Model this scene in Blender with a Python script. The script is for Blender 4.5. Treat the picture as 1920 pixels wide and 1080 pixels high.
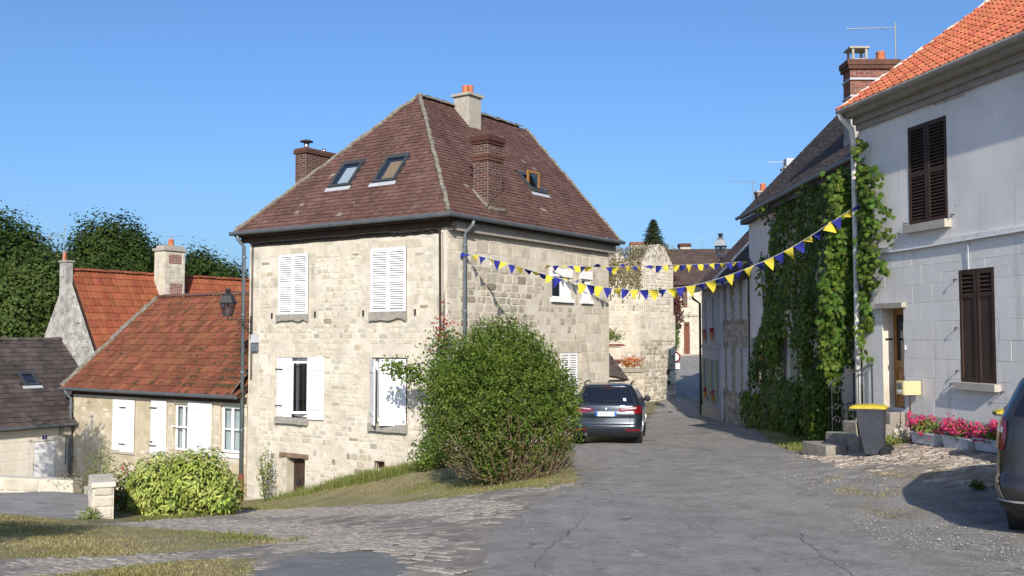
import bpy, math, random
import numpy as np
from mathutils import Vector, Matrix
from mathutils.geometry import delaunay_2d_cdt
for o in list(bpy.data.objects): bpy.data.objects.remove(o)
SC = bpy.context.scene; COL = SC.collection
random.seed(7); RNG = np.random.default_rng(7)
rnd = random.random
def ru(a, b): return a + (b - a) * random.random()
rad = math.radians
# ------------------------------------------------------------------ camera, sky, sun, exposure (z = 0 is eye level)
cam = bpy.data.cameras.new('camera'); camo = bpy.data.objects.new('camera', cam); COL.objects.link(camo)
camo.location = (0, 0, 0); camo.rotation_euler = (rad(90 + 2.97), 0, 0)
cam.sensor_width = 36; cam.lens = 1850 / 1920 * 36; cam.clip_end = 5000
SC.camera = camo
SUN_AZ, SUN_EL = 2.0, 28.0
w = bpy.data.worlds.new('World'); SC.world = w; w.use_nodes = True
nt = w.node_tree; bg = nt.nodes['Background']
sky = nt.nodes.new('ShaderNodeTexSky'); sky.sky_type = 'NISHITA'; sky.sun_disc = False
sky.sun_elevation = rad(SUN_EL); sky.sun_rotation = rad(180 - SUN_AZ)
sky.air_density = 1.0; sky.dust_density = 2.4; sky.ozone_density = 8.6; sky.altitude = 100
nt.links.new(sky.outputs[0], bg.inputs[0]); bg.inputs[1].default_value = 0.15
sl = bpy.data.lights.new('sun', 'SUN'); sl.energy = 4.95; sl.angle = rad(0.5); sl.color = (1.0, 0.925, 0.82)
so = bpy.data.objects.new('sun', sl); COL.objects.link(so)
a, e = rad(SUN_AZ), rad(SUN_EL)
so.rotation_euler = Vector((-math.sin(a) * math.cos(e), math.cos(a) * math.cos(e), -math.sin(e))).to_track_quat('-Z', 'Y').to_euler()
SC.view_settings.view_transform = 'Standard'; SC.view_settings.look = 'None'
SC.view_settings.exposure = 0.22; SC.view_settings.gamma = 1.0; SC.view_settings.use_curve_mapping = False
SC.render.engine = 'CYCLES'

# ------------------------------------------------------------------ materials
def mat(name, cols, scale=3., detail=5., rand=0., hue=0., pick=None, rough=.85, bump=0., bscale=40., spec=.25, metal=0.,
        spots=None, trans=0., stretch=None, coat=0., pickmix=.85, bdist=.02, k=.87):
    if name in ('grey_render', 'grey_block', 'white_paint', 'white_window_paint'): k = 1.
    S = lambda c: tuple(v * k for v in c)
    cols = [S(c) for c in cols]; pick = [(p_, S(c)) for p_, c in pick] if pick else None; spots = [(S(s_[0]), *s_[1:]) for s_ in spots] if spots else None
    m = bpy.data.materials.new(name); m.use_nodes = True
    N = m.node_tree.nodes; L = m.node_tree.links; b = N['Principled BSDF']
    b.inputs['Roughness'].default_value = rough; b.inputs['Specular IOR Level'].default_value = spec
    b.inputs['Metallic'].default_value = metal; b.inputs['Coat Weight'].default_value = coat
    geo = N.new('ShaderNodeNewGeometry'); pos = geo.outputs['Position']
    if stretch:
        mp = N.new('ShaderNodeMapping'); mp.inputs['Scale'].default_value = stretch; L.new(pos, mp.inputs[0]); vec = mp.outputs[0]
    else: vec = pos
    nz = N.new('ShaderNodeTexNoise'); nz.inputs['Scale'].default_value = scale; nz.inputs['Detail'].default_value = detail
    nz.inputs['Roughness'].default_value = .62; L.new(vec, nz.inputs['Vector'])
    cr = N.new('ShaderNodeValToRGB'); el = cr.color_ramp.elements
    n = len(cols)
    lo, hi = .33, .67
    el[0].position = lo; el[0].color = (*cols[0], 1)
    el[1].position = hi if n > 1 else .9; el[1].color = (*cols[-1], 1)
    for i in range(1, n - 1):
        q = el.new(lo + (hi - lo) * i / (n - 1)); q.color = (*cols[i], 1)
    L.new(nz.outputs['Fac'], cr.inputs[0]); col = cr.outputs[0]
    if rand or hue or pick:
        oi = N.new('ShaderNodeObjectInfo')
        ad = N.new('ShaderNodeMath'); ad.operation = 'ADD'; L.new(oi.outputs['Random'], ad.inputs[0]); L.new(geo.outputs['Random Per Island'], ad.inputs[1])
        fr = N.new('ShaderNodeMath'); fr.operation = 'FRACT'; L.new(ad.outputs[0], fr.inputs[0]); r = fr.outputs[0]
        m7 = N.new('ShaderNodeMath'); m7.operation = 'MULTIPLY'; m7.inputs[1].default_value = 7.31; L.new(r, m7.inputs[0])
        f7 = N.new('ShaderNodeMath'); f7.operation = 'FRACT'; L.new(m7.outputs[0], f7.inputs[0])
        if pick:
            pr = N.new('ShaderNodeValToRGB'); pr.color_ramp.interpolation = 'CONSTANT'; pe = pr.color_ramp.elements
            pe[0].position = 0; pe[0].color = (*pick[0][1], 1); pe[1].position = pick[1][0]; pe[1].color = (*pick[1][1], 1)
            for p_, c_ in pick[2:]:
                q = pe.new(p_); q.color = (*c_, 1)
            L.new(r, pr.inputs[0])
            mx = N.new('ShaderNodeMix'); mx.data_type = 'RGBA'; mx.inputs[0].default_value = pickmix
            L.new(col, mx.inputs[6]); L.new(pr.outputs[0], mx.inputs[7]); col = mx.outputs[2]
            # grain on the picked colour
            g2 = N.new('ShaderNodeMapRange'); g2.inputs[1].default_value = .25; g2.inputs[2].default_value = .75
            g2.inputs[3].default_value = .75; g2.inputs[4].default_value = 1.2; L.new(nz.outputs['Fac'], g2.inputs[0])
            hs0 = N.new('ShaderNodeHueSaturation'); L.new(g2.outputs[0], hs0.inputs['Value']); L.new(col, hs0.inputs['Color']); col = hs0.outputs[0]
        if rand or hue:
            hs = N.new('ShaderNodeHueSaturation')
            mr = N.new('ShaderNodeMapRange'); mr.inputs[3].default_value = 1 - rand; mr.inputs[4].default_value = 1 + rand; L.new(f7.outputs[0], mr.inputs[0])
            L.new(mr.outputs[0], hs.inputs['Value'])
            mh = N.new('ShaderNodeMapRange'); mh.inputs[3].default_value = .5 - hue; mh.inputs[4].default_value = .5 + hue; L.new(r, mh.inputs[0])
            L.new(mh.outputs[0], hs.inputs['Hue']); L.new(col, hs.inputs['Color']); col = hs.outputs[0]
    for sp in (spots or []):
        c_, s_, t_, soft, st_ = sp
        mp2 = N.new('ShaderNodeMapping'); mp2.inputs['Scale'].default_value = st_; mp2.inputs['Location'].default_value = (s_ * 1.7, t_ * 9, s_); L.new(pos, mp2.inputs[0])
        n2 = N.new('ShaderNodeTexNoise'); n2.inputs['Scale'].default_value = s_; n2.inputs['Detail'].default_value = 9; n2.inputs['Roughness'].default_value = .70; L.new(mp2.outputs[0], n2.inputs['Vector'])
        m2 = N.new('ShaderNodeMapRange'); m2.inputs[1].default_value = t_; m2.inputs[2].default_value = t_ + soft; L.new(n2.outputs['Fac'], m2.inputs[0])
        mx = N.new('ShaderNodeMix'); mx.data_type = 'RGBA'; L.new(m2.outputs[0], mx.inputs[0]); L.new(col, mx.inputs[6]); mx.inputs[7].default_value = (*c_, 1); col = mx.outputs[2]
    L.new(col, b.inputs['Base Color'])
    if bump:
        n3 = N.new('ShaderNodeTexNoise'); n3.inputs['Scale'].default_value = bscale; n3.inputs['Detail'].default_value = 6; n3.inputs['Roughness'].default_value = .7; L.new(pos, n3.inputs['Vector'])
        bp = N.new('ShaderNodeBump'); bp.inputs['Strength'].default_value = bump; bp.inputs['Distance'].default_value = bdist; L.new(n3.outputs['Fac'], bp.inputs['Height']); L.new(bp.outputs[0], b.inputs['Normal'])
    if trans:
        tr = N.new('ShaderNodeBsdfTranslucent'); L.new(col, tr.inputs[0]); ms = N.new('ShaderNodeMixShader'); ms.inputs[0].default_value = trans
        L.new(b.outputs[0], ms.inputs[1]); L.new(tr.outputs[0], ms.inputs[2]); L.new(ms.outputs[0], N['Material Output'].inputs[0])
    return m
def glassmat(name, tint=(.75, .82, .85), keep=.82):
    m = bpy.data.materials.new(name); m.use_nodes = True; N = m.node_tree.nodes; L = m.node_tree.links
    for n in list(N):
        if n.type == 'BSDF_PRINCIPLED': N.remove(n)
    t = N.new('ShaderNodeBsdfTransparent'); t.inputs[0].default_value = (*[c * keep for c in tint], 1)
    g = N.new('ShaderNodeBsdfGlossy'); g.inputs['Roughness'].default_value = .02; g.inputs[0].default_value = (1, 1, 1, 1)
    lw = N.new('ShaderNodeLayerWeight'); pw = N.new('ShaderNodeMath'); pw.operation = 'POWER'; pw.inputs[1].default_value = 3.; L.new(lw.outputs['Facing'], pw.inputs[0]); f = N.new('ShaderNodeMath'); f.operation = 'MULTIPLY_ADD'; f.inputs[1].default_value = .8; f.inputs[2].default_value = .08; L.new(pw.outputs[0], f.inputs[0])
    ms = N.new('ShaderNodeMixShader'); L.new(f.outputs[0], ms.inputs[0]); L.new(t.outputs[0], ms.inputs[1]); L.new(g.outputs[0], ms.inputs[2])
    L.new(ms.outputs[0], N['Material Output'].inputs[0]); return m

Y1 = (1, 1, 1)
M = {}
M['mortar'] = mat('lime_mortar', [(.52, .465, .37), (.64, .58, .475), (.72, .67, .565)], 1.3, 8, rough=.95, bump=.45, bscale=22, spots=[((.40, .385, .35), 1.1, .56, .16, Y1), ((.46, .38, .27), 2.3, .60, .1, Y1), ((.32, .30, .265), 9., .62, .06, Y1), ((.36, .32, .25), 3.3, .63, .06, (1, 1, 1.6))])
M['stone'] = mat('rubble_stone', [(.58, .52, .40), (.67, .61, .49)], 7, 6, rand=.07, hue=.005, rough=.95, bump=.6, bscale=24,
    pick=[(0, (.68, .62, .49)), (.30, (.62, .56, .44)), (.56, (.56, .50, .385)), (.74, (.49, .455, .38)), (.85, (.48, .40, .29)), (.93, (.37, .34, .285)), (.97, (.28, .22, .15))], pickmix=.8,
    spots=[((.34, .315, .26), 6., .59, .12, Y1), ((.30, .27, .22), 14, .63, .05, Y1)])
M['stone_grey'] = mat('weathered_stone', [(.46, .41, .32), (.58, .52, .41)], 6, 6, rand=.10, hue=.005, rough=.95, bump=.7, bscale=22,
    pick=[(0, (.56, .50, .39)), (.3, (.48, .425, .33)), (.55, (.42, .37, .285)), (.72, (.36, .32, .255)), (.86, (.30, .245, .18)), (.94, (.23, .19, .145))], pickmix=.75,
    spots=[((.27, .245, .205), 5., .58, .10, Y1), ((.60, .545, .44), 3., .60, .08, Y1)])
M['ashlar'] = mat('pale_ashlar', [(.54, .48, .375), (.64, .58, .465)], 3, 7, rand=.06, hue=.005, rough=.95, bump=.45, bscale=26,
    pick=[(0, (.66, .60, .48)), (.35, (.60, .54, .425)), (.7, (.55, .49, .385)), (.9, (.48, .43, .345))], pickmix=.75, spots=[((.30, .275, .235), 3., .59, .12, (1, 1, .35)), ((.64, .59, .50), 2., .58, .1, Y1), ((.33, .30, .25), 10, .63, .05, Y1)])
M['sill'] = mat('grey_sill_stone', [(.26, .24, .21), (.40, .37, .31)], 9, 5, rough=.95, bump=.5, bscale=30)
M['tile_brown'] = mat('brown_plain_tile', [(.112, .058, .045), (.15, .080, .064)], 1.2, 5, rand=.17, hue=.005, rough=.9, bump=.25, bscale=40,
    pick=[(0, (.132, .069, .054)), (.3, (.143, .077, .062)), (.6, (.12, .063, .050)), (.85, (.155, .088, .072)), (.994, (.32, .28, .24))], pickmix=.7, spots=[((.19, .14, .11), 1.6, .60, .10, Y1), ((.44, .38, .33), 9, .64, .03, Y1), ((.23, .13, .08), .7, .64, .1, Y1), ((.085, .053, .044), 2.3, .61, .1, Y1)])
M['tile_orange'] = mat('orange_tile', [(.155, .056, .029), (.225, .080, .041)], 1.0, 6, rand=.26, hue=.010, rough=.88, bump=.5, bscale=28,
    spots=[((.11, .048, .028), 2.2, .54, .13, Y1), ((.05, .036, .02), 3.6, .61, .06, Y1), ((.33, .18, .12), 9, .65, .06, Y1), ((.05, .04, .025), 10, .65, .05, Y1)])
M['tile_gable'] = mat('red_tile', [(.24, .072, .033), (.32, .098, .045)], 1.0, 6, rand=.18, hue=.008, rough=.85, bump=.3, spots=[((.17, .054, .03), 2.2, .58, .13, Y1), ((.08, .048, .03), 6, .66, .05, Y1)])
M['tile_new'] = mat('bright_tile', [(.40, .115, .055), (.50, .155, .078)], 1.6, 5, rand=.18, hue=.010, rough=.8, bump=.2, spots=[((.30, .085, .04), 3, .6, .1, Y1), ((.58, .40, .28), 14, .70, .05, Y1)])
M['tile_dark'] = mat('dark_flat_tile', [(.062, .050, .045), (.10, .080, .07)], 1.4, 5, rand=.3, rough=.85, bump=.25, spots=[((.22, .19, .16), 7, .64, .07, Y1), ((.03, .027, .024), 2, .6, .1, Y1)])
M['lichen'] = mat('lichen_mortar', [(.12, .108, .085), (.21, .19, .15), (.30, .275, .225)], 9, 6, rough=.95, bump=.6, bscale=25, spots=[((.26, .14, .06), 5, .66, .05, Y1), ((.10, .085, .06), 7, .6, .1, Y1)])
M['brick'] = mat('brick', [(.085, .040, .032), (.13, .056, .042)], 6, 4, rand=.3, hue=.012, rough=.9, bump=.3, spots=[((.05, .04, .035), 4, .6, .12, Y1)])
M['brick_red'] = mat('red_brick', [(.20, .075, .055), (.28, .105, .075)], 6, 4, rand=.28, hue=.012, rough=.9, bump=.3, spots=[((.13, .09, .075), 5, .62, .1, Y1)])
M['joint'] = mat('brick_joint', [(.24, .21, .185), (.36, .32, .28)], 8, 4, rough=.95)
M['concrete'] = mat('concrete', [(.36, .33, .27), (.46, .42, .35)], 4, 6, rough=.95, bump=.3, spots=[((.22, .2, .17), 3, .6, .12, (1, 1, .4))])
M['terracotta'] = mat('terracotta', [(.46, .14, .06), (.56, .2, .09)], 5, rough=.8, bump=.1)
M['zinc'] = mat('zinc', [(.16, .19, .21), (.22, .25, .27)], 6, rough=.5, metal=.35, spec=.4)
M['gutter'] = mat('dark_zinc_gutter', [(.10, .115, .125), (.15, .165, .17)], 6, rough=.5, metal=.3, spec=.4)
M['rust'] = mat('rust_brown_iron', [(.17, .05, .03), (.24, .075, .05)], 12, rough=.8, bump=.2)
M['white'] = mat('white_paint', [(.66, .655, .65), (.76, .755, .75)], 2.5, 6, rough=.6, spec=.3, spots=[((.55, .53, .49), 3.2, .64, .12, (1, 1, .3)), ((.42, .39, .34), 8, .70, .04, (1, 1, .4))])
M['white2'] = mat('white_window_paint', [(.80, .80, .80), (.84, .84, .83)], 5, rough=.5, spec=.35)
M['dark_wood'] = mat('dark_brown_wood', [(.045, .027, .020), (.075, .045, .034)], 5, 5, rough=.6, bump=.15, stretch=(1, 1, .3), spots=[((.30, .27, .24), 9, .72, .04, (1, 1, .25))])
M['old_wood'] = mat('weathered_wood', [(.15, .10, .06), (.28, .2, .13)], 14, rough=.9, bump=.4, stretch=(.3, .3, 1))
M['iron'] = mat('black_iron', [(.02, .02, .022), (.035, .035, .037)], 12, rough=.5, spec=.4)
M['iron_brown'] = mat('dark_red_iron', [(.05, .022, .018), (.075, .04, .03)], 12, rough=.6)
M['black'] = mat('black_rubber', [(.012, .012, .013), (.02, .02, .021)], 15, rough=.7)
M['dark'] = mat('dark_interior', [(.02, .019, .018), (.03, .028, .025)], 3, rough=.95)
M['pane'] = glassmat('window_glass')
M['pane_dark'] = glassmat('dark_window_glass', keep=.4)
M['curtain'] = mat('net_curtain', [(.66, .70, .70), (.82, .84, .83)], 14, 2, rough=.9, stretch=(1, 1, .04))
M['render'] = mat('grey_render', [(.65, .625, .59), (.72, .695, .66), (.77, .74, .705)], 1.0, 8, rough=.9, bump=.35, bscale=40, bdist=.015,
    spots=[((.52, .49, .455), 1.3, .57, .14, (3.2, 3.2, .3)), ((.45, .42, .385), .8, .61, .12, (1, 1, .6)), ((.80, .765, .71), 3.4, .665, .02, Y1), ((.33, .30, .265), 2.6, .68, .03, (1, 1, .6)), ((.36, .33, .29), 7, .70, .03, Y1)])
M['block'] = mat('grey_block', [(.66, .635, .595), (.73, .705, .665)], 2.2, 8, rand=.03, rough=.9, bump=.4, bscale=36, bdist=.015,
    spots=[((.52, .49, .455), 1.3, .57, .14, (3.2, 3.2, .3)), ((.45, .42, .385), .8, .61, .12, (1, 1, .6)), ((.80, .765, .71), 3.4, .665, .02, Y1), ((.33, .30, .265), 2.6, .68, .03, (1, 1, .6)), ((.36, .33, .29), 7, .70, .03, Y1)])
M['plinth'] = mat('buff_plinth', [(.42, .38, .32), (.52, .48, .41)], 2, 6, rough=.95, bump=.3, spots=[((.3, .27, .22), 3, .6, .1, Y1)])
M['cream'] = mat('cream_plaster', [(.66, .60, .50), (.76, .70, .60)], 1.4, 6, rough=.95, bump=.2)
M['cottage'] = mat('tan_plaster', [(.40, .34, .22), (.52, .45, .31), (.62, .55, .41)], 1.7, 8, rough=.95, bump=.5, bscale=18, spots=[((.66, .60, .48), 1.5, .58, .12, Y1), ((.27, .23, .16), 4, .63, .08, Y1)])
M['gablewall'] = mat('grey_rubble_render', [(.20, .19, .17), (.40, .38, .34), (.52, .5, .46)], 3.2, 8, rough=.95, bump=.7, bscale=10, bdist=.05, spots=[((.60, .57, .52), 2.6, .58, .05, Y1), ((.13, .12, .11), 5, .63, .05, Y1)])
M['bluewhite'] = mat('pale_blue_render', [(.36, .385, .42), (.43, .45, .48)], 1.5, 6, rough=.9, bump=.15, spots=[((.27, .255, .24), 1.8, .64, .15, (1, 1, .4))])
M['asphalt'] = mat('worn_asphalt', [(.228, .215, .194), (.292, .276, .25), (.345, .327, .297)], 2.4, 12, rough=.95, bump=1.0, bscale=16, bdist=.04,
    spots=[((.345, .33, .305), .35, .54, .16, (2.8, .35, 1)), ((.215, .203, .184), .6, .57, .12, (3.4, .18, 1)), ((.40, .38, .345), 2.6, .60, .06, (1, .6, 1)), ((.165, .158, .148), 3.4, .61, .05, (1, .55, 1)), ((.52, .495, .45), 6, .665, .03, Y1), ((.11, .105, .098), 6.5, .66, .03, Y1), ((.11, .105, .098), .9, .665, .012, (5, .3, 1))])
M['patch'] = mat('dark_asphalt_patch', [(.19, .187, .18), (.232, .226, .216)], 3, 10, rough=.95, bump=1.0, bscale=18, bdist=.03, spots=[((.29, .28, .264), 3, .57, .07, Y1), ((.42, .405, .375), 7, .65, .03, Y1), ((.30, .288, .268), .9, .52, .16, Y1), ((.11, .11, .108), 6, .64, .04, Y1)])
M['lane'] = mat('earth_between_cobbles', [(.215, .186, .150), (.30, .266, .222), (.39, .352, .30)], 2.6, 11, rough=.95, bump=1.0, bscale=14, bdist=.05, spots=[((.15, .122, .094), 3, .60, .06, Y1), ((.48, .44, .385), 4, .62, .05, Y1)])
M['cobble'] = mat('cobble', [(.27, .24, .205), (.35, .315, .272)], 8, 5, rand=.10, hue=.006, rough=.95, bump=.6, bscale=34,
    pick=[(0, (.315, .28, .238)), (.4, (.285, .25, .21)), (.75, (.335, .30, .258)), (.95, (.37, .335, .29))], pickmix=.6, spots=[((.35, .315, .265), 1.0, .50, .14, Y1), ((.19, .165, .135), 5, .58, .1, Y1)])
M['paver'] = mat('old_paver', [(.34, .275, .215), (.46, .39, .32)], 8, 5, rand=.22, hue=.012, rough=.9, bump=.5, bscale=40,
    pick=[(0, (.42, .355, .285)), (.4, (.36, .295, .235)), (.7, (.50, .44, .37)), (.9, (.38, .26, .2))], pickmix=.8)
M['gravel'] = mat('gravel_ground', [(.24, .224, .196), (.305, .286, .252), (.37, .35, .308)], 2.2, 12, rough=.95, bump=1.0, bscale=14, bdist=.05, spots=[((.38, .36, .32), .9, .56, .16, Y1), ((.23, .185, .13), 1.2, .60, .10, Y1), ((.45, .425, .38), 3, .60, .05, Y1), ((.15, .14, .122), 3.6, .60, .05, Y1), ((.58, .545, .49), 8, .65, .03, Y1), ((.10, .092, .082), 8, .64, .03, Y1)])
M['pebble'] = mat('pebble', [(.24, .225, .20), (.36, .34, .31)], 9, rand=.45, rough=.9)
M['earth'] = mat('dry_grass_earth', [(.21, .19, .09), (.30, .26, .135), (.37, .31, .17)], 1.1, 8, rough=.95, bump=.9, bscale=20, bdist=.04, spots=[((.16, .185, .06), .8, .55, .12, Y1), ((.42, .34, .20), 2.5, .60, .1, Y1)])
M['terrain'] = mat('dry_ground', [(.16, .15, .08), (.24, .21, .12)], .8, 8, rough=.95, bump=.6, bscale=12)
M['slabpath'] = mat('grey_path', [(.25, .24, .222), (.33, .316, .292), (.40, .385, .355)], 1.6, 11, rough=.9, bump=.9, bscale=14, bdist=.03, spots=[((.19, .18, .166), 1.4, .56, .08, Y1), ((.50, .48, .44), 2.4, .60, .05, (1, 1.8, 1)), ((.11, .10, .09), 1.0, .665, .010, (4, .6, 1)), ((.11, .10, .09), .9, .665, .010, (.6, 4, 1)), ((.30, .26, .2), .8, .58, .10, Y1)])
def leafm(name, cols, scale=1.2, rand=.3, hue=.02, trans=.35, rough=.55): return mat(name, cols, scale, 3, rand=rand, hue=hue, rough=rough, spec=.12, trans=trans)
M['leaf_bush'] = leafm('bush_leaf', [(.075, .135, .020), (.165, .235, .040)], 1.9, rand=.36)
M['leaf_young'] = leafm('young_leaf', [(.17, .23, .045), (.25, .29, .075)], 2)
M['leaf_dry'] = leafm('dry_twig_leaf', [(.16, .14, .06), (.24, .195, .10)], 3, trans=.15)
M['leaf_laurel'] = leafm('laurel_leaf', [(.33, .41, .07), (.55, .60, .17)], 1.8, rand=.4, hue=.03, rough=.45)
M['leaf_ivy'] = leafm('ivy_leaf', [(.065, .125, .018), (.15, .22, .036)], 1.1, rand=.45, hue=.03, rough=.45)
M['leaf_tree'] = leafm('tree_leaf', [(.030, .058, .012), (.075, .115, .024)], .45, rand=.35)
M['leaf_tree2'] = leafm('pale_tree_leaf', [(.065, .11, .028), (.11, .155, .04)], .3, rand=.3)
M['leaf_fir'] = leafm('fir_needle', [(.026, .045, .016), (.05, .07, .026)], .5, trans=.1)
M['leaf_red'] = leafm('red_leaf', [(.22, .035, .02), (.34, .07, .03)], 2, trans=.2)
M['leaf_darkred'] = leafm('dark_red_leaf', [(.05, .016, .016), (.085, .025, .02)], 2, trans=.1)
M['grass'] = leafm('grass_blade', [(.24, .22, .08), (.40, .33, .16)], .6, rand=.35, hue=.03, trans=.2)
M['grass_green'] = leafm('green_grass_blade', [(.14, .18, .04), (.25, .26, .085)], .8, rand=.35, hue=.03, trans=.25)
M['tile_far'] = mat('far_roof_tile', [(.07, .048, .042), (.10, .068, .058)], 1., 5, rand=.2, rough=.9)
M['bark'] = mat('bark', [(.09, .07, .05), (.15, .12, .09)], 8, rough=.95, bump=.6, stretch=(1, 1, .25))
M['flower_pink'] = leafm('pink_petal', [(.52, .03, .12), (.66, .09, .2)], 9, rand=.35, hue=.025, trans=.2)
M['flower_orange'] = leafm('orange_petal', [(.62, .13, .03), (.7, .2, .07)], 6, rand=.25, trans=.2)
M['flower_red'] = leafm('red_petal', [(.4, .02, .04), (.5, .04, .06)], 6, rand=.2, trans=.2)
M['flag_yellow'] = mat('yellow_cloth', [(.80, .66, .05), (.84, .71, .08)], 6, rough=.8, trans=.3)
M['flag_blue'] = mat('blue_cloth', [(.025, .03, .26), (.035, .045, .33)], 6, rough=.8, trans=.2)
M['cord'] = mat('white_cord', [(.6, .58, .5)], rough=.8)
M['cable'] = mat('black_cable', [(.025, .022, .02), (.05, .045, .04)], 20, rough=.7)
M['car'] = mat('dark_blue_grey_paint', [(.022, .032, .044)], rough=.28, spec=.6, metal=.35, coat=1.)
M['suv'] = mat('dark_grey_paint', [(.030, .029, .030)], rough=.3, spec=.55, metal=.3, coat=.8, spots=[((.06, .055, .048), 3, .55, .2, Y1)])
M['carglass'] = mat('tinted_glass', [(.008, .010, .014)], rough=.04, spec=.9)
M['lamp_red'] = mat('red_lens', [(.13, .003, .006), (.20, .005, .009)], 30, rough=.15, spec=.6, coat=1.)
M['lamp_clear'] = mat('clear_lens', [(.6, .55, .55)], rough=.12, spec=.6, coat=1.)
M['chrome'] = mat('chrome', [(.62, .63, .65)], rough=.15, metal=1.)
M['plastic'] = mat('black_plastic', [(.02, .021, .023), (.028, .029, .031)], 20, rough=.55)
M['bin'] = mat('grey_bin_plastic', [(.035, .040, .050), (.055, .060, .070)], 5, rough=.55, spec=.35, spots=[((.11, .11, .115), 6, .62, .12, Y1)])
M['bin_yellow'] = mat('yellow_lid_plastic', [(.56, .43, .04), (.64, .51, .06)], 5, rough=.5, spots=[((.40, .33, .08), 5, .64, .1, Y1)])
M['sticker'] = mat('faded_sticker', [(.35, .34, .16), (.55, .53, .35)], 16, rough=.6)
M['mailbox'] = mat('cream_yellow_metal', [(.62, .49, .26), (.68, .55, .31)], 3, rough=.5, spots=[((.45, .36, .2), 4, .66, .08, Y1)])
M['oak'] = mat('varnished_wood', [(.30, .13, .032), (.42, .19, .05)], 5, 5, rough=.45, stretch=(3, 3, .4), coat=.3)
M['paper'] = mat('white_label', [(.8, .8, .78)], rough=.7)
M['plate_white'] = mat('plate_white', [(.80, .83, .86)], rough=.35)
M['plate_blue'] = mat('plate_blue', [(.03, .12, .5)], rough=.4)
M['text'] = mat('black_print', [(.02, .02, .025)], rough=.5)
M['text_white'] = mat('white_print', [(.85, .85, .85)], rough=.5)
M['enamel'] = mat('blue_enamel', [(.015, .03, .16)], rough=.25)
M['green_paint'] = mat('pale_green_paint', [(.24, .30, .22), (.30, .36, .28)], 3, rough=.7, spots=[((.2, .22, .17), 4, .62, .1, Y1)])
M['greyblue'] = mat('grey_white_paint', [(.47, .485, .51), (.56, .57, .585)], 3, rough=.7)
M['planter'] = mat('white_planter_plastic', [(.58, .60, .63), (.70, .71, .73)], 6, rough=.6)
M['step'] = mat('worn_step_stone', [(.22, .20, .17), (.36, .32, .27)], 5, 7, rough=.95, bump=.5, bscale=25, spots=[((.5, .47, .4), 4, .62, .08, Y1)])
M['step_sunlit'] = mat('sunlit_step_stone', [(.46, .42, .34), (.58, .53, .44)], 5, 7, rough=.95, bump=.5, bscale=25)
M['velux'] = mat('grey_window_metal', [(.055, .06, .065), (.075, .08, .085)], 6, rough=.45, metal=.2)
M['lead'] = mat('lead_flashing', [(.40, .42, .44), (.5, .52, .54)], 5, rough=.5)
M['blind_white'] = mat('white_blind', [(.85, .87, .9)], rough=.7)
M['blind_tan'] = mat('tan_blind', [(.66, .40, .19)], rough=.8)
M['soffit'] = mat('grey_brown_soffit', [(.30, .27, .235), (.40, .365, .32)], 4, rough=.9, bump=.2)
M['steel'] = mat('steel', [(.55, .55, .55)], rough=.3, metal=.9)
M['antenna'] = mat('aluminium', [(.5, .5, .5)], rough=.4, metal=.7)
M['wallcream'] = mat('far_stone', [(.48, .43, .34), (.60, .54, .44)], 3, 6, rough=.95, bump=.3)
M['frame_brown'] = mat('red_brown_frame', [(.17, .06, .035)], rough=.7)
M['lampglass'] = glassmat('lantern_glass', keep=.8)

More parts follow.
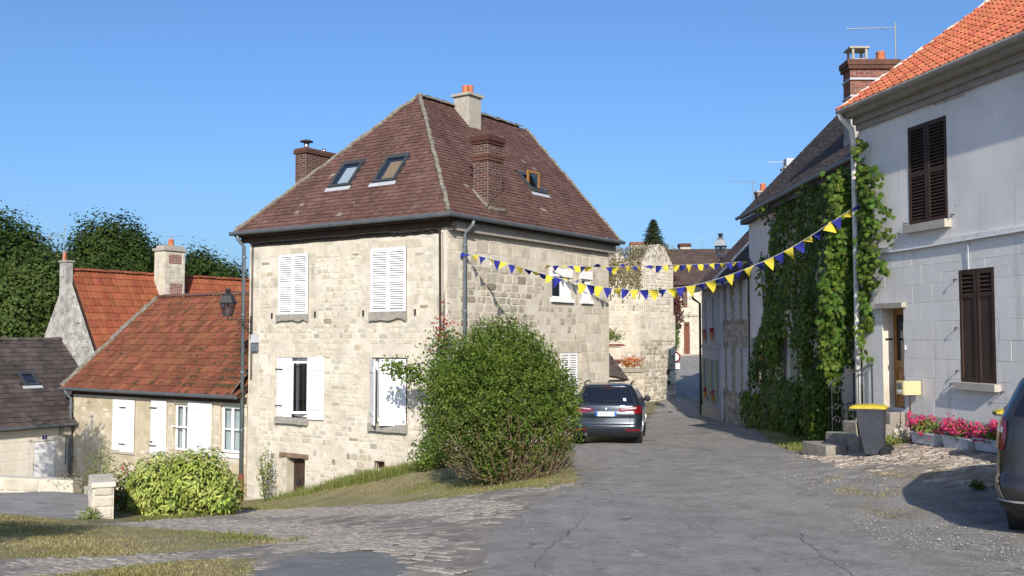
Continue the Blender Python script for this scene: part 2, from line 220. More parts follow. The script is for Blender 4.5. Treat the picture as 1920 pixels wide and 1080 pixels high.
# ------------------------------------------------------------------ mesh helpers
WL = {}
def wl(o): return WL.get(o.name, Vector((0, 0, 0))) if o else Vector((0, 0, 0))
def thing(name, label, cat, loc, group=None):
    o = bpy.data.objects.new(name, None); COL.objects.link(o); o.location = loc; WL[o.name] = Vector(loc)
    o['label'] = label; o['category'] = cat
    if group: o['group'] = group
    o.empty_display_size = .2
    return o
def tag(o, label, cat, group=None):
    o['label'] = label; o['category'] = cat
    if group: o['group'] = group
    return o
def link(name, me, m, parent=None, kind=None, label=None):
    o = bpy.data.objects.new(name, me); COL.objects.link(o)
    if m and not me.materials: me.materials.append(m)
    if parent: o.parent = parent; WL[o.name] = wl(parent)
    else: WL[o.name] = Vector((0, 0, 0))
    if kind: o['kind'] = kind
    if label: o['label'] = label
    return o
class MB:
    def __init__(s): s.v = []; s.f = []
    def add(s, vs, fs):
        n = len(s.v); s.v += [tuple(v) for v in vs]; s.f += [tuple(i + n for i in f) for f in fs]; return s
    def poly(s, *vs): return s.add(vs, [tuple(range(len(vs)))])
    def box(s, o, X, Y, Z):  # corner o and three edge vectors
        o, X, Y, Z = Vector(o), Vector(X), Vector(Y), Vector(Z)
        vs = [o, o + X, o + X + Y, o + Y, o + Z, o + X + Z, o + X + Y + Z, o + Y + Z]
        fs = [(0, 3, 2, 1), (4, 5, 6, 7), (0, 1, 5, 4), (1, 2, 6, 5), (2, 3, 7, 6), (3, 0, 4, 7)]
        if X.cross(Y).dot(Z) < 0: fs = [f[::-1] for f in fs]
        return s.add(vs, fs)
    def cbox(s, c, d): return s.box((c[0] - d[0] / 2, c[1] - d[1] / 2, c[2] - d[2] / 2), (d[0], 0, 0), (0, d[1], 0), (0, 0, d[2]))
    def tube(s, pts, r, n=8, caps=True):
        pts = [Vector(p) for p in pts]; rs = r if isinstance(r, (list, tuple)) else [r] * len(pts)
        rings = []
        up = Vector((0, 0, 1)); prev = None
        for i, p in enumerate(pts):
            d = (pts[min(i + 1, len(pts) - 1)] - pts[max(i - 1, 0)]).normalized()
            if prev is None:
                x = d.cross(up)
                if x.length < .1: x = d.cross(Vector((1, 0, 0)))
            else: x = prev - d * prev.dot(d)
            x.normalize(); prev = x; y = d.cross(x)
            rings.append([p + (x * math.cos(2 * math.pi * k / n) + y * math.sin(2 * math.pi * k / n)) * rs[i] for k in range(n)])
        vs = [v for rg in rings for v in rg]; fs = []
        for i in range(len(pts) - 1):
            for k in range(n):
                a_, b_ = i * n + k, i * n + (k + 1) % n
                fs.append((a_, a_ + n, b_ + n, b_))
        if caps: fs.append(tuple(range(n))); fs.append(tuple(range(len(vs) - 1, len(vs) - n - 1, -1)))
        return s.add(vs, fs)
    def prism(s, pts, ext):  # polygon extruded
        n = len(pts); ext = Vector(ext); vs = [Vector(p) for p in pts] + [Vector(p) + ext for p in pts]
        return s.add(vs, [tuple(range(n))[::-1], tuple(range(n, 2 * n))] + [(i, (i + 1) % n, n + (i + 1) % n, n + i) for i in range(n)])
    def mesh(s, name, off=(0, 0, 0), smooth=False, fix=True):
        me = bpy.data.meshes.new(name); ox, oy, oz = off
        me.from_pydata([(a_ - ox, b_ - oy, c_ - oz) for a_, b_, c_ in s.v], [], s.f); me.update()
        if fix:
            import bmesh
            bm = bmesh.new(); bm.from_mesh(me); bmesh.ops.recalc_face_normals(bm, faces=bm.faces[:]); bm.to_mesh(me); bm.free()
        if smooth: me.shade_smooth()
        return me
    def build(s, name, m, parent=None, smooth=False, kind=None, label=None, fix=True):
        return link(name, s.mesh(name, wl(parent), smooth, fix), m, parent, kind, label)
class Fr:  # vertical wall frame: u runs left to right as seen from outside, z up, n outward
    def __init__(s, o, d):
        d = Vector((d[0], d[1], 0)).normalized(); s.o = Vector((o[0], o[1], 0)); s.d = d; s.n = Vector((d.y, -d.x, 0)); s.ang = math.atan2(d.y, d.x)
    def P(s, u, z, n=0): return s.o + s.d * u + s.n * n + Vector((0, 0, z))
    def box(s, mb, u0, u1, z0, z1, n0, n1): return mb.box(s.P(u0, z0, n0), s.d * (u1 - u0), s.n * (n1 - n0), (0, 0, z1 - z0))
def fbox(fr, name, m, parent, u0, u1, z0, z1, n0, n1, **k):
    mb = MB(); fr.box(mb, u0, u1, z0, z1, n0, n1); return mb.build(name, m, parent, **k)
def wall(fr, name, m, parent, u0, u1, z0, z1, ops=(), depth=.28, top=None, kind=None, label=None):
    mb = MB()
    us = sorted({u0, u1, *[o[0] for o in ops], *[o[1] for o in ops]}); zs = sorted({z0, z1, *[o[2] for o in ops], *[o[3] for o in ops]})
    for i in range(len(us) - 1):
        for j in range(len(zs) - 1):
            cu, cz = (us[i] + us[i + 1]) / 2, (zs[j] + zs[j + 1]) / 2
            if any(o[0] < cu < o[1] and o[2] < cz < o[3] for o in ops): continue
            mb.poly(fr.P(us[i], zs[j]), fr.P(us[i + 1], zs[j]), fr.P(us[i + 1], zs[j + 1]), fr.P(us[i], zs[j + 1]))
    for o in ops:
        a_, b_, c_, d_ = o[:4]; dp = o[4] if len(o) > 4 else depth
        for (p, q) in (((a_, c_), (b_, c_)), ((b_, c_), (b_, d_)), ((b_, d_), (a_, d_)), ((a_, d_), (a_, c_))):
            mb.poly(fr.P(p[0], p[1]), fr.P(p[0], p[1], -dp), fr.P(q[0], q[1], -dp), fr.P(q[0], q[1]))
    if top: mb.poly(*[fr.P(u, z) for u, z in top])
    return mb.build(name, m, parent, fix=False, kind=kind, label=label)
def dist2(p): return p.x * p.x + p.y * p.y + p.z * p.z
def basis(X, Y, Z): return Matrix((X, Y, Z)).transposed()
def place(name, me, m, parent, p, R3, sc, label=None):
    o = bpy.data.objects.new(name, me); COL.objects.link(o)
    if m and not me.materials: me.materials.append(m)
    o.parent = parent; o.location = Vector(p) - wl(parent); o.rotation_euler = R3.to_euler(); o.scale = sc
    if label: o['label'] = label
    return o
# unit stone: x across, z up, -y outward, irregular outline with a bevel
def stone_proto(k, square):
    mb = MB(); out = []; c = [(-.5, -.5), (0, -.5), (.5, -.5), (.5, 0), (.5, .5), (0, .5), (-.5, .5), (-.5, 0)]
    j = .03 if square else .09
    for (x, z) in c:
        cx = abs(x) > .4 and abs(z) > .4; q = (1 - ru(0, .05 if square else .2)) if cx else 1
        out.append((x * q + ru(-j, j) * .6, z * q + ru(-j, j) * .6))
    n = 8; vs = [(x, .25, z) for x, z in out] + [(x * .97, -.55, z * .96) for x, z in out] + [(x * .82 + ru(-.02, .02), -1 + ru(-.1, .25), z * .78 + ru(-.02, .02)) for x, z in out] + [(0, -1.0, 0)]
    fs = []
    for i in range(n):
        i2 = (i + 1) % n
        fs += [(i, i2, n + i2, n + i), (n + i, n + i2, 2 * n + i2, 2 * n + i), (2 * n + i, 2 * n + i2, 3 * n)]
    mb.add(vs, fs); return mb
PROTO_R = [stone_proto(i, False) for i in range(10)]; PROTO_S = [stone_proto(i, True) for i in range(8)]
for q in (PROTO_R, PROTO_S):
    for i, p_ in enumerate(q): p_.me = {}
def proto_mesh(p_, m, name):
    if m.name not in p_.me:
        me = p_.mesh(name); me.materials.append(m); p_.me[m.name] = me
    return p_.me[m.name]
def stones(fr, parent, m, u0, u1, z0, z1, ops, hr, wr, proud, n_ind, fill=1., square=False, name='stone', keep=None, n0=0., gap=.018, seed=1):
    random.seed(seed); items = []; z = z0
    while z < z1 - .04:
        h = min(ru(*hr), z1 - z)
        if z1 - z - h < hr[0] * .6: h = z1 - z
        u = u0 - ru(0, wr[0]) * (0 if square else 1); u = max(u, u0)
        while u < u1 - .03:
            w_ = min(ru(*wr), u1 - u)
            if u1 - u - w_ < wr[0] * .6: w_ = u1 - u
            segs = [(u, u + w_, z, z + h)]
            for o in ops:
                ns = []
                for s_ in segs:
                    if s_[0] < o[1] and s_[1] > o[0] and s_[2] < o[3] - .01 and s_[3] > o[2] + .01:
                        if s_[2] >= o[2] - .02 and s_[3] <= o[3] + .02 or True:
                            if o[2] - s_[2] > .09: ns.append((s_[0], s_[1], s_[2], o[2])); 
                            if s_[3] - o[3] > .09: ns.append((s_[0], s_[1], o[3], s_[3]))
                            zz0, zz1 = max(s_[2], o[2]), min(s_[3], o[3])
                            if o[0] - s_[0] > .05: ns.append((s_[0], o[0], zz0, zz1))
                            if s_[1] - o[1] > .05: ns.append((o[1], s_[1], zz0, zz1))
                    else: ns.append(s_)
                segs = ns
            for s_ in segs:
                if rnd() < fill and s_[1] - s_[0] > .05 and s_[3] - s_[2] > .04 and (keep is None or keep((s_[0] + s_[1]) / 2, (s_[2] + s_[3]) / 2)): items.append(s_)
            u += w_
        z += h
    R3 = basis(fr.d, -fr.n, Vector((0, 0, 1)))
    its = []
    for (a_, b_, c_, d_) in items:
        p = fr.P((a_ + b_) / 2, (c_ + d_) / 2, n0); its.append((-(b_ - a_) * (d_ - c_) / dist2(p), p, b_ - a_ - gap, d_ - c_ - gap, ru(*proud)))
    its.sort(key=lambda t: t[0]); mb = MB()
    P_ = PROTO_S if square else PROTO_R
    for i, (_, p, w_, h_, pr) in enumerate(its):
        pp = random.choice(P_); fl = random.choice((1, -1)) if not square else 1
        if i < n_ind:
            place(name, proto_mesh(pp, m, name), m, parent, p, R3, (w_, pr, h_))
        else:
            mb.add([p + fr.d * (v[0] * w_) - fr.n * (v[1] * pr) + Vector((0, 0, v[2] * h_)) for v in pp.v], pp.f)
    if mb.v: mb.build('small_stones', m, parent, kind='stuff', fix=False)
def poly_clip_x(poly, y):
    xs = []
    n = len(poly)
    for i in range(n):
        (x0, y0), (x1, y1) = poly[i], poly[(i + 1) % n]
        if (y0 - y) * (y1 - y) < 0 or y0 == y: 
            if y0 != y1: xs.append(x0 + (x1 - x0) * (y - y0) / (y1 - y0))
    return (min(xs), max(xs)) if len(xs) >= 2 else None
def tile_shape(style, th):
    if style == 'flat':
        v = [(0, -.12, th), (1, -.12, th), (1, 1, .2 * th), (0, 1, .2 * th), (0, -.12, -.3 * th), (1, -.12, -.3 * th), (1, 1, -.4 * th), (0, 1, -.4 * th)]
        return v, [(0, 1, 2, 3), (4, 5, 1, 0), (5, 6, 2, 1), (7, 4, 0, 3)]
    prof = [(0, .35), (.14, 1.0), (.28, .4), (.5, .15), (.68, .5), (.82, .2), (1, .3)]
    if style == 'rib': prof = [(0, .2), (.12, .95), (.24, .2), (.45, .15), (.56, .6), (.68, .15), (1, .2)]
    n = len(prof); v = [(x, -.10, th * (1.0 + 1.2 * z)) for x, z in prof] + [(x, 1, th * (.1 + 1.2 * z)) for x, z in prof] + [(x, -.10, th * (-.2 + 1.2 * z)) for x, z in prof]
    f = [(i, i + 1, n + i + 1, n + i) for i in range(n - 1)] + [(2 * n + i, 2 * n + i + 1, i + 1, i) for i in range(n - 1)]
    return v, f
def roof(parent, O, E, T, poly, tw, ex, style, m, n_ind=0, th=.014, slab=.1, slab_m=None, holes=(), name='tile', jit=1., seed=3, brk=True):
    """O origin on the eave, E point along the eave, T any point up the slope; poly in (along, up) metres"""
    random.seed(seed); O, E, T = Vector(O), Vector(E), Vector(T); X = (E - O).normalized(); Z = X.cross(T - O).normalized()
    if Z.z < 0: Z = -Z
    Y = Z.cross(X)
    if (T - O).dot(Y) < 0: Y = -Y
    mb = MB(); mb.prism([O + X * x + Y * y - Z * .012 for x, y in poly], -Z * slab); mb.build('roof_deck', slab_m or m, parent)
    ymax = max(p[1] for p in poly); its = []; r = 0; y = 0.0
    while y < ymax - .03:
        e_ = min(ex, ymax - y); cl = poly_clip_x(poly, y + e_ * .5)
        if cl:
            xl, xr = cl; x0 = math.floor(xl / tw) * tw - (tw * .5 if (r % 2 and brk) else 0); c = 0
            while x0 < xr:
                a_, b_ = max(x0, xl), min(x0 + tw, xr)
                if b_ - a_ > .3 * tw and not any(h[0] < (a_ + b_) / 2 < h[1] and h[2] < y + e_ / 2 < h[3] for h in holes):
                    p = O + X * a_ + Y * y; its.append((dist2(p), p, b_ - a_ - .006, e_))
                x0 += tw
        y += ex; r += 1
    its.sort(key=lambda t: t[0])
    V, F = tile_shape(style, th); me = None; mb = MB(); R3 = basis(X, Y, Z)
    for i, (_, p, w_, e_) in enumerate(its):
        dz = ru(0, .006) * jit; dy = ru(-.012, .012) * jit; tl = ru(-.010, .010) * jit
        if i < n_ind:
            if me is None:
                me = MB().add(V, F).mesh(name, fix=False); me.materials.append(m)
            place(name, me, m, parent, p + Z * dz + Y * dy, R3 @ Matrix.Rotation(tl * .8, 3, 'Z'), (w_, e_, 1))
        else:
            mb.add([p + X * (v[0] * w_) + Y * (v[1] * e_ + dy + tl * v[0]) + Z * (v[2] + dz) for v in V], F)
    if mb.v: mb.build('small_tiles', m, parent, kind='stuff', fix=False)
    return X, Y, Z
def bricks(parent, o, X, Y, z0, z1, mb_m, joint_m, course=.072, length=.23, n_ind=0, name='brick', faces='xXyY', joint=True):
    """stack body from corner o with horizontal edge vectors X and Y, clad in brick pieces"""
    o, X, Y = Vector(o), Vector(X), Vector(Y)
    if joint: MB().box(Vector((o.x, o.y, z0)), X, Y, (0, 0, z1 - z0)).build('stack', joint_m, parent)
    its = []
    for (p0, d_, out) in ((o, X, -Y), (o + Y, X, Y), (o, Y, -X), (o + X, Y, X)):
        L_ = d_.length; dn = d_.normalized(); on = out.normalized(); z = z0; r = 0
        while z < z1 - .03:
            u = -(length / 2) * (r % 2)
            while u < L_ - .02:
                a_, b_ = max(u, 0), min(u + length, L_)
                if b_ - a_ > .04:
                    p = Vector((p0.x, p0.y, 0)) + dn * ((a_ + b_) / 2); its.append((p + Vector((0, 0, z + course / 2)), b_ - a_ - .018, course - .016, dn, on))
                u += length
            z += course; r += 1
    its.sort(key=lambda t: t[0].dot(t[4]) )
    mb = MB(); bx = MB().cbox((0, 0, 0), (1, 1, 1)); me = bx.mesh(name); me.materials.append(mb_m)
    for i, (p, w_, h_, dn, on) in enumerate(its):
        t = ru(.010, .018)
        if i < n_ind: place(name, me, mb_m, parent, p, basis(dn, on.cross(dn) if False else Vector((0, 0, 1)).cross(dn), Vector((0, 0, 1))), (w_, t, h_))
        else: mb.box(p - dn * (w_ / 2) - on * (t / 2) - Vector((0, 0, h_ / 2)), dn * w_, on * t, (0, 0, h_))
    if mb.v: mb.build('small_bricks', mb_m, parent, kind='stuff', fix=False)
def leafcloud(name, P, Nn, size, m, parent=None, aspect=.55, kind='stuff', fold=.25, droop=None, label=None):
    P = np.asarray(P, float); n = len(P); Nn = np.asarray(Nn, float) + RNG.normal(0, .35, (n, 3))
    Nn /= np.linalg.norm(Nn, axis=1)[:, None] + 1e-9
    up = RNG.normal(0, 1, (n, 3)) if droop is None else np.array(droop) + RNG.normal(0, .45, (n, 3))
    A = up - (up * Nn).sum(1)[:, None] * Nn; A /= np.linalg.norm(A, axis=1)[:, None] + 1e-9
    B = np.cross(Nn, A); s = (np.asarray(size) * np.ones(n))[:, None] * RNG.uniform(.65, 1.3, (n, 1))
    off = np.array(wl(parent)); P = P - off
    v = np.stack([P, P + A * s * .5 + B * s * aspect * .5 - Nn * s * fold * .5, P + A * s, P + A * s * .5 - B * s * aspect * .5 - Nn * s * fold * .5], 1).reshape(-1, 3)
    me = bpy.data.meshes.new(name); me.vertices.add(4 * n); me.vertices.foreach_set('co', v.ravel())
    me.loops.add(6 * n); me.polygons.add(2 * n)
    idx = (np.arange(n)[:, None] * 4 + np.array([0, 1, 2, 0, 2, 3])[None]).ravel()
    me.loops.foreach_set('vertex_index', idx.astype(np.int32)); me.polygons.foreach_set('loop_start', np.arange(0, 6 * n, 3, dtype=np.int32))
    me.update(calc_edges=True); me.validate()
    return link(name, me, m, parent, kind, label)
def ell_leaves(c, r, n, shell=.35, lump=.18, k=5):
    """points in the outer shell of a lumpy ellipsoid with outward normals"""
    d = RNG.normal(0, 1, (n, 3)); d /= np.linalg.norm(d, axis=1)[:, None]
    ph = RNG.uniform(0, 6.28, (k, 3)); fr_ = RNG.uniform(2, 5, (k, 3)); amp = np.zeros(n)
    for i in range(k): amp += np.sin(d @ np.diag(fr_[i]) @ np.ones(3) + ph[i, 0]) * np.cos(d[:, 2] * fr_[i, 2] + ph[i, 1]) / k
    q = (1 + lump * 2 * amp) * (1 - shell * RNG.random(n) ** 1.6)
    return np.array(c) + d * q[:, None] * np.array(r), d
def trunk(name, pts, rs, parent, m='bark'):
    return MB().tube(pts, rs, 8).build(name, M[m], parent, smooth=True)
# ------------------------------------------------------------------ ground: one height field, split into regions along shared edges
CP = np.array([(0.50, 2.00, -1.84), (0.50, 8.00, -2.07), (0.50, 12.00, -2.21), (0.50, 17.00, -2.40), (0.50, 22.00, -2.58), (0.50, 26.00, -2.73), (3.50, 2.00, -1.84), (3.50, 8.00, -2.07), (3.50, 12.00, -2.21), (3.50, 17.00, -2.40), (3.50, 22.00, -2.58), (3.50, 26.00, -2.73), (3.60, 30.00, -2.84), (5.50, 33.00, -2.97), (6.00, 37.00, -3.10), (6.50, 41.00, -3.19), (7.30, 47.00, -2.80), (8.60, 53.00, -2.25), (10.00, 60.00, -1.75), (12.00, 70.00, -1.10), (20.00, 70.00, -1.00), (20.00, 55.00, -1.50), (30.00, 60.00, -1.00), (14.00, 80.00, -1.00), (8.10, 15.70, -1.80), (7.40, 18.60, -1.78), (7.20, 20.30, -2.05), (6.60, 18.50, -2.19), (7.10, 16.50, -1.90), (5.00, 10.00, -2.10), (6.00, 11.00, -2.11), (5.50, 6.00, -1.95), (8.00, 8.00, -1.92), (9.00, 12.00, -1.95), (6.60, 21.00, -2.30), (8.00, 24.00, -2.50), (8.00, 28.00, -2.62), (8.00, 33.00, -2.90), (8.00, 37.00, -3.10), (8.00, 41.00, -3.20), (13.00, 20.00, -1.80), (13.00, 30.00, -2.40), (12.00, 42.00, -2.80), (14.00, 5.00, -1.60), (-7.82, 29.20, -4.71), (-6.36, 28.30, -4.45), (-3.82, 26.40, -3.56), (-1.64, 25.00, -3.03), (0.50, 27.50, -2.95), (2.90, 31.50, -3.00), (-2.00, 31.00, -3.50), (-6.00, 34.00, -4.50), (-6.96, 25.50, -4.37), (-4.92, 23.00, -3.88), (-2.81, 20.20, -3.34), (-1.07, 18.20, -2.86), (-0.09, 17.60, -2.60), (1.18, 16.90, -2.39), (-9.00, 30.50, -4.95), (-12.00, 32.20, -5.10), (-15.20, 34.30, -5.20), (-9.00, 27.00, -4.75), (-6.00, 17.00, -3.17), (-2.48, 11.60, -2.38), (-6.49, 15.00, -2.91), (-4.91, 9.60, -2.27), (-3.24, 9.20, -2.18), (-1.69, 8.80, -2.08), (-1.01, 11.80, -2.29), (-9.24, 18.00, -3.26), (-7.52, 18.50, -3.38), (-10.10, 24.50, -3.72), (-12.59, 24.50, -3.79), (-1.89, 13.60, -2.53), (-17.00, 32.00, -5.00), (-22.00, 28.00, -4.80), (-25.00, 20.00, -4.00), (-14.00, 12.00, -2.60), (-6.00, 3.00, -1.75), (-14.00, 3.00, -1.80), (-25.00, 8.00, -2.60), (-30.00, 40.00, -5.50), (-15.00, 45.00, -5.50), (-20.00, 60.00, -5.50), (-5.00, 45.00, -4.80), (-5.00, 70.00, -4.50), (-40.00, 70.00, -6.00), (-40.00, 20.00, -5.00), (-40.00, -5.00, -3.00), (0.00, -5.00, -1.60), (15.00, -5.00, -1.50), (40.00, -5.00, -1.30), (40.00, 30.00, -1.50), (40.00, 70.00, -1.00), (40.00, 110.00, -1.00), (0.00, 110.00, -3.00), (-40.00, 110.00, -6.00), (5.20, 38.00, -2.90), (4.40, 45.00, -2.90), (6.80, 46.80, -2.75)])
def _tps():
    n = len(CP); d = np.hypot(CP[:, None, 0] - CP[None, :, 0], CP[:, None, 1] - CP[None, :, 1])
    K = np.where(d > 0, d * d * np.log(d + 1e-12), 0) + 3. * np.eye(n); P = np.c_[np.ones(n), CP[:, :2]]
    return np.linalg.solve(np.block([[K, P], [P.T, np.zeros((3, 3))]]), np.r_[CP[:, 2], 0, 0, 0])
_W = _tps()
def H(x, y):
    d2 = (x - CP[:, 0]) ** 2 + (y - CP[:, 1]) ** 2
    return float(_W[:-3] @ (d2 * .5 * np.log(d2 + 1e-12)) + _W[-3] + _W[-2] * x + _W[-1] * y)
def HV(xy):
    d2 = (xy[:, None, 0] - CP[None, :, 0]) ** 2 + (xy[:, None, 1] - CP[None, :, 1]) ** 2
    return (d2 * .5 * np.log(d2 + 1e-12)) @ _W[:-3] + _W[-3] + xy @ _W[-2:]
def inpoly(xy, poly):
    x, y = xy[:, 0], xy[:, 1]; c = np.zeros(len(xy), bool); n = len(poly)
    for i in range(n):
        (x0, y0), (x1, y1) = poly[i], poly[(i + 1) % n]
        if y0 == y1: continue
        c ^= ((y0 > y) != (y1 > y)) & (x < (x1 - x0) * (y - y0) / (y1 - y0) + x0)
    return c
def wiggle(poly, amp, step=.35, seed=1):
    r = random.Random(seed); out = []
    for i in range(len(poly)):
        (x0, y0), (x1, y1) = poly[i], poly[(i + 1) % len(poly)]; L = math.hypot(x1 - x0, y1 - y0); n = max(1, min(14, int(L / step)))
        nx, ny = -(y1 - y0) / L, (x1 - x0) / L
        for k in range(n):
            t = k / n; o_ = r.uniform(-amp, amp) if k else 0; out.append((x0 + (x1 - x0) * t + nx * o_, y0 + (y1 - y0) * t + ny * o_))
    return out
ROAD = [(-.9, -5), (-.5, 6.5), (-.38, 8.9), (-.3, 10.35), (-.07, 12.75), (.38, 14.35), (1.15, 16.3), (1.25, 20.5), (1.5, 24.4), (3.35, 30), (4.5, 34), (5.3, 38), (6.0, 42), (7.3, 47.3), (8.8, 54), (10.5, 62), (11, 68.2), (17, 69), (17, 66), (14.5, 60), (12.5, 55), (10, 50), (8.4, 45), (7.95, 41.6), (7.95, 34), (7.7, 31.9), (6.83, 26.5), (5.72, 20.1), (4.46, 17.35), (4.34, 15), (4.16, 12.95), (3.96, 10.9), (3.64, 8.75), (3.4, -5)]
PATCH = [(-2.15, 8.2), (-2.39, 9.85), (-2.02, 10.5), (-1.54, 10.65), (-1.15, 10.0), (-.95, 9.35), (-1.02, 8.3)]
ISLE_A = [(-9.78, 19.05), (-8.08, 18.5), (-5.99, 16.25), (-4.01, 13.9), (-2.57, 12.05), (-3.21, 11.35), (-4.21, 11.1), (-5.66, 11.05), (-9.5, 11.2), (-14, 13), (-14, 18)]
ISLE_B = [(-9, 8.4), (-4.36, 9.5), (-4.1, 9.85), (-3.46, 10.3), (-2.86, 10.3), (-2.53, 10.1), (-2.29, 8.4), (-3, 5.5), (-9, 5.5)]
PATH_L = [(-7.79, 18.8), (-8.62, 18.75), (-9.83, 19.15), (-14, 18.5), (-17, 21), (-15.5, 24.8), (-9.9, 23.6), (-8.6, 21.2)]
LANE = [(-.9, -5), (-.5, 6.5), (-.38, 8.9), (-.3, 10.35), (-.07, 12.75), (.38, 14.35), (1.15, 16.3), (1.18, 16.75), (.52, 16.2), (-.09, 16.65), (-.98, 16.7), (-2.73, 19.6), (-4.73, 22.1), (-6.3, 23.1), (-6.9, 22.6), (-6.9, 18.65), (-7.4, 17.6), (-10, 14.5), (-13, 10.5), (-13, -5)]
BANK = [(-6.3, 23.1), (-4.73, 22.1), (-2.73, 19.6), (-.98, 16.7), (-.09, 16.65), (.52, 16.2), (1.18, 16.75), (1.23, 19.15), (1.2, 22), (.9, 25.6), (-1.3, 25.8), (-7.9, 30), (-9.5, 29.5), (-8.2, 25.5)]
PAVE = [(5.72, 20.1), (5.6, 18.6), (5.5, 16.35), (5.91, 14.7), (6.58, 13.65), (8.9, 13.2), (8.4, 16.0), (7.6, 19.6), (7.3, 20.2)]
VERGE = [(5.72, 20.1), (6.83, 26.5), (7.68, 31.9), (7.95, 34), (8.3, 33), (8.3, 20.4), (7.3, 20.2)]
GRAVEL = [(3.4, -5), (3.64, 8.75), (3.96, 10.9), (4.16, 12.95), (4.34, 15), (4.46, 17.35), (5.72, 20.1), (5.6, 18.6), (5.5, 16.35), (5.91, 14.7), (6.58, 13.65), (8.9, 13.2), (13, -5)]
REG = [('asphalt_patch', PATCH, 'patch'), ('grass_ground', ISLE_A, 'earth'), ('grass_ground', ISLE_B, 'earth'), ('road', ROAD, 'asphalt'), ('path', PATH_L, 'slabpath'),
       ('lane', LANE, 'lane'), ('grass_bank', BANK, 'earth'), ('pavement', PAVE, 'lane'), ('verge', VERGE, 'earth'), ('forecourt', GRAVEL, 'gravel')]
amps = {'PATCH': .06}
pts, edges = [], []
wig = []
_cache = {}
def wig_poly(poly, amp):
    out = []
    for i in range(len(poly)):
        A_, B_ = poly[i], poly[(i + 1) % len(poly)]; key = tuple(sorted((A_, B_)))
        if key not in _cache:
            r = random.Random(hash(key) & 0xffff if False else int(abs(A_[0] * 131 + A_[1] * 717 + B_[0] * 131 + B_[1] * 717) * 100) % 99991)
            (x0, y0), (x1, y1) = key; L = math.hypot(x1 - x0, y1 - y0); n = max(1, min(16, int(L / .3)))
            nx, ny = -(y1 - y0) / L, (x1 - x0) / L; seg = [key[0]]
            for k in range(1, n):
                t = k / n; o_ = r.uniform(-amp, amp); seg.append((x0 + (x1 - x0) * t + nx * o_, y0 + (y1 - y0) * t + ny * o_))
            seg.append(key[1]); _cache[key] = seg
        seg = _cache[key]; seg = seg if seg[0] == A_ else seg[::-1]; out += seg[:-1]
    return out
WP = [(n, wig_poly(p, .16), m) for n, p, m in REG]
for n, p, m in WP:
    k0 = len(pts); pts += p; edges += [(k0 + i, k0 + (i + 1) % len(p)) for i in range(len(p))]
gx = [(x, y) for y in np.arange(5, 26, .42) for x in np.arange(-16, 10, .42)]
gx += [(x, y) for y in np.arange(26, 56, 1.0) for x in np.arange(-24, 16, 1.0)]
gx += [(x, y) for y in np.arange(-8, 111, 4) for x in np.arange(-44, 45, 4) if not (-16 < x < 10 and 5 < y < 26)]
pts += [(x + ru(-.08, .08), y + ru(-.08, .08)) for x, y in gx]
cv, ce, cf, *_ = delaunay_2d_cdt([Vector((x, y)) for x, y in pts], edges, [], 0, 1e-4)
cxy = np.array([(v.x, v.y) for v in cv]); cz = HV(cxy)
lump = np.sin(cxy[:, 0] * 2.1 + cxy[:, 1] * 1.3) * .012 + np.sin(cxy[:, 0] * 5.3 - cxy[:, 1] * 4.1) * .008
cz = cz + lump
tri = np.array([f for f in cf if len(f) == 3]); cen = cxy[tri].mean(1)
own = np.full(len(tri), len(WP)); free = np.ones(len(tri), bool)
for i, (n, p, m) in enumerate(WP):
    q = free & inpoly(cen, p); own[q] = i; free &= ~q
def ground_obj(name, ids, m):
    t = tri[np.isin(own, ids)]
    if len(t) == 0: return
    u, inv = np.unique(t.ravel(), return_inverse=True); me = bpy.data.meshes.new(name)
    me.from_pydata([(cxy[i, 0], cxy[i, 1], cz[i]) for i in u], [], [tuple(r) for r in inv.reshape(-1, 3)]); me.shade_smooth()
    return link(name, me, M[m], None, 'structure')
for i, (n, p, m) in enumerate(WP): ground_obj(n, [i], m)
ground_obj('terrain', [len(WP)], 'terrain')
far = MB().poly((-3000, -3000, -9), (3000, -3000, -9), (3000, 3000, -9), (-3000, 3000, -9)); far.build('far_terrain', M['terrain'], None, kind='structure')
def scatter(poly, n, seed=0, keep=None):
    r = np.random.default_rng(seed); p = np.array(poly); lo, hi = p.min(0), p.max(0)
    q = lo + r.random((n, 2)) * (hi - lo); q = q[inpoly(q, poly)]
    if keep is not None: q = q[keep(q)]
    return q
def grad(x, y, h=.15): return Vector((-(H(x + h, y) - H(x - h, y)) / (2 * h), -(H(x, y + h) - H(x, y - h)) / (2 * h), 1)).normalized()
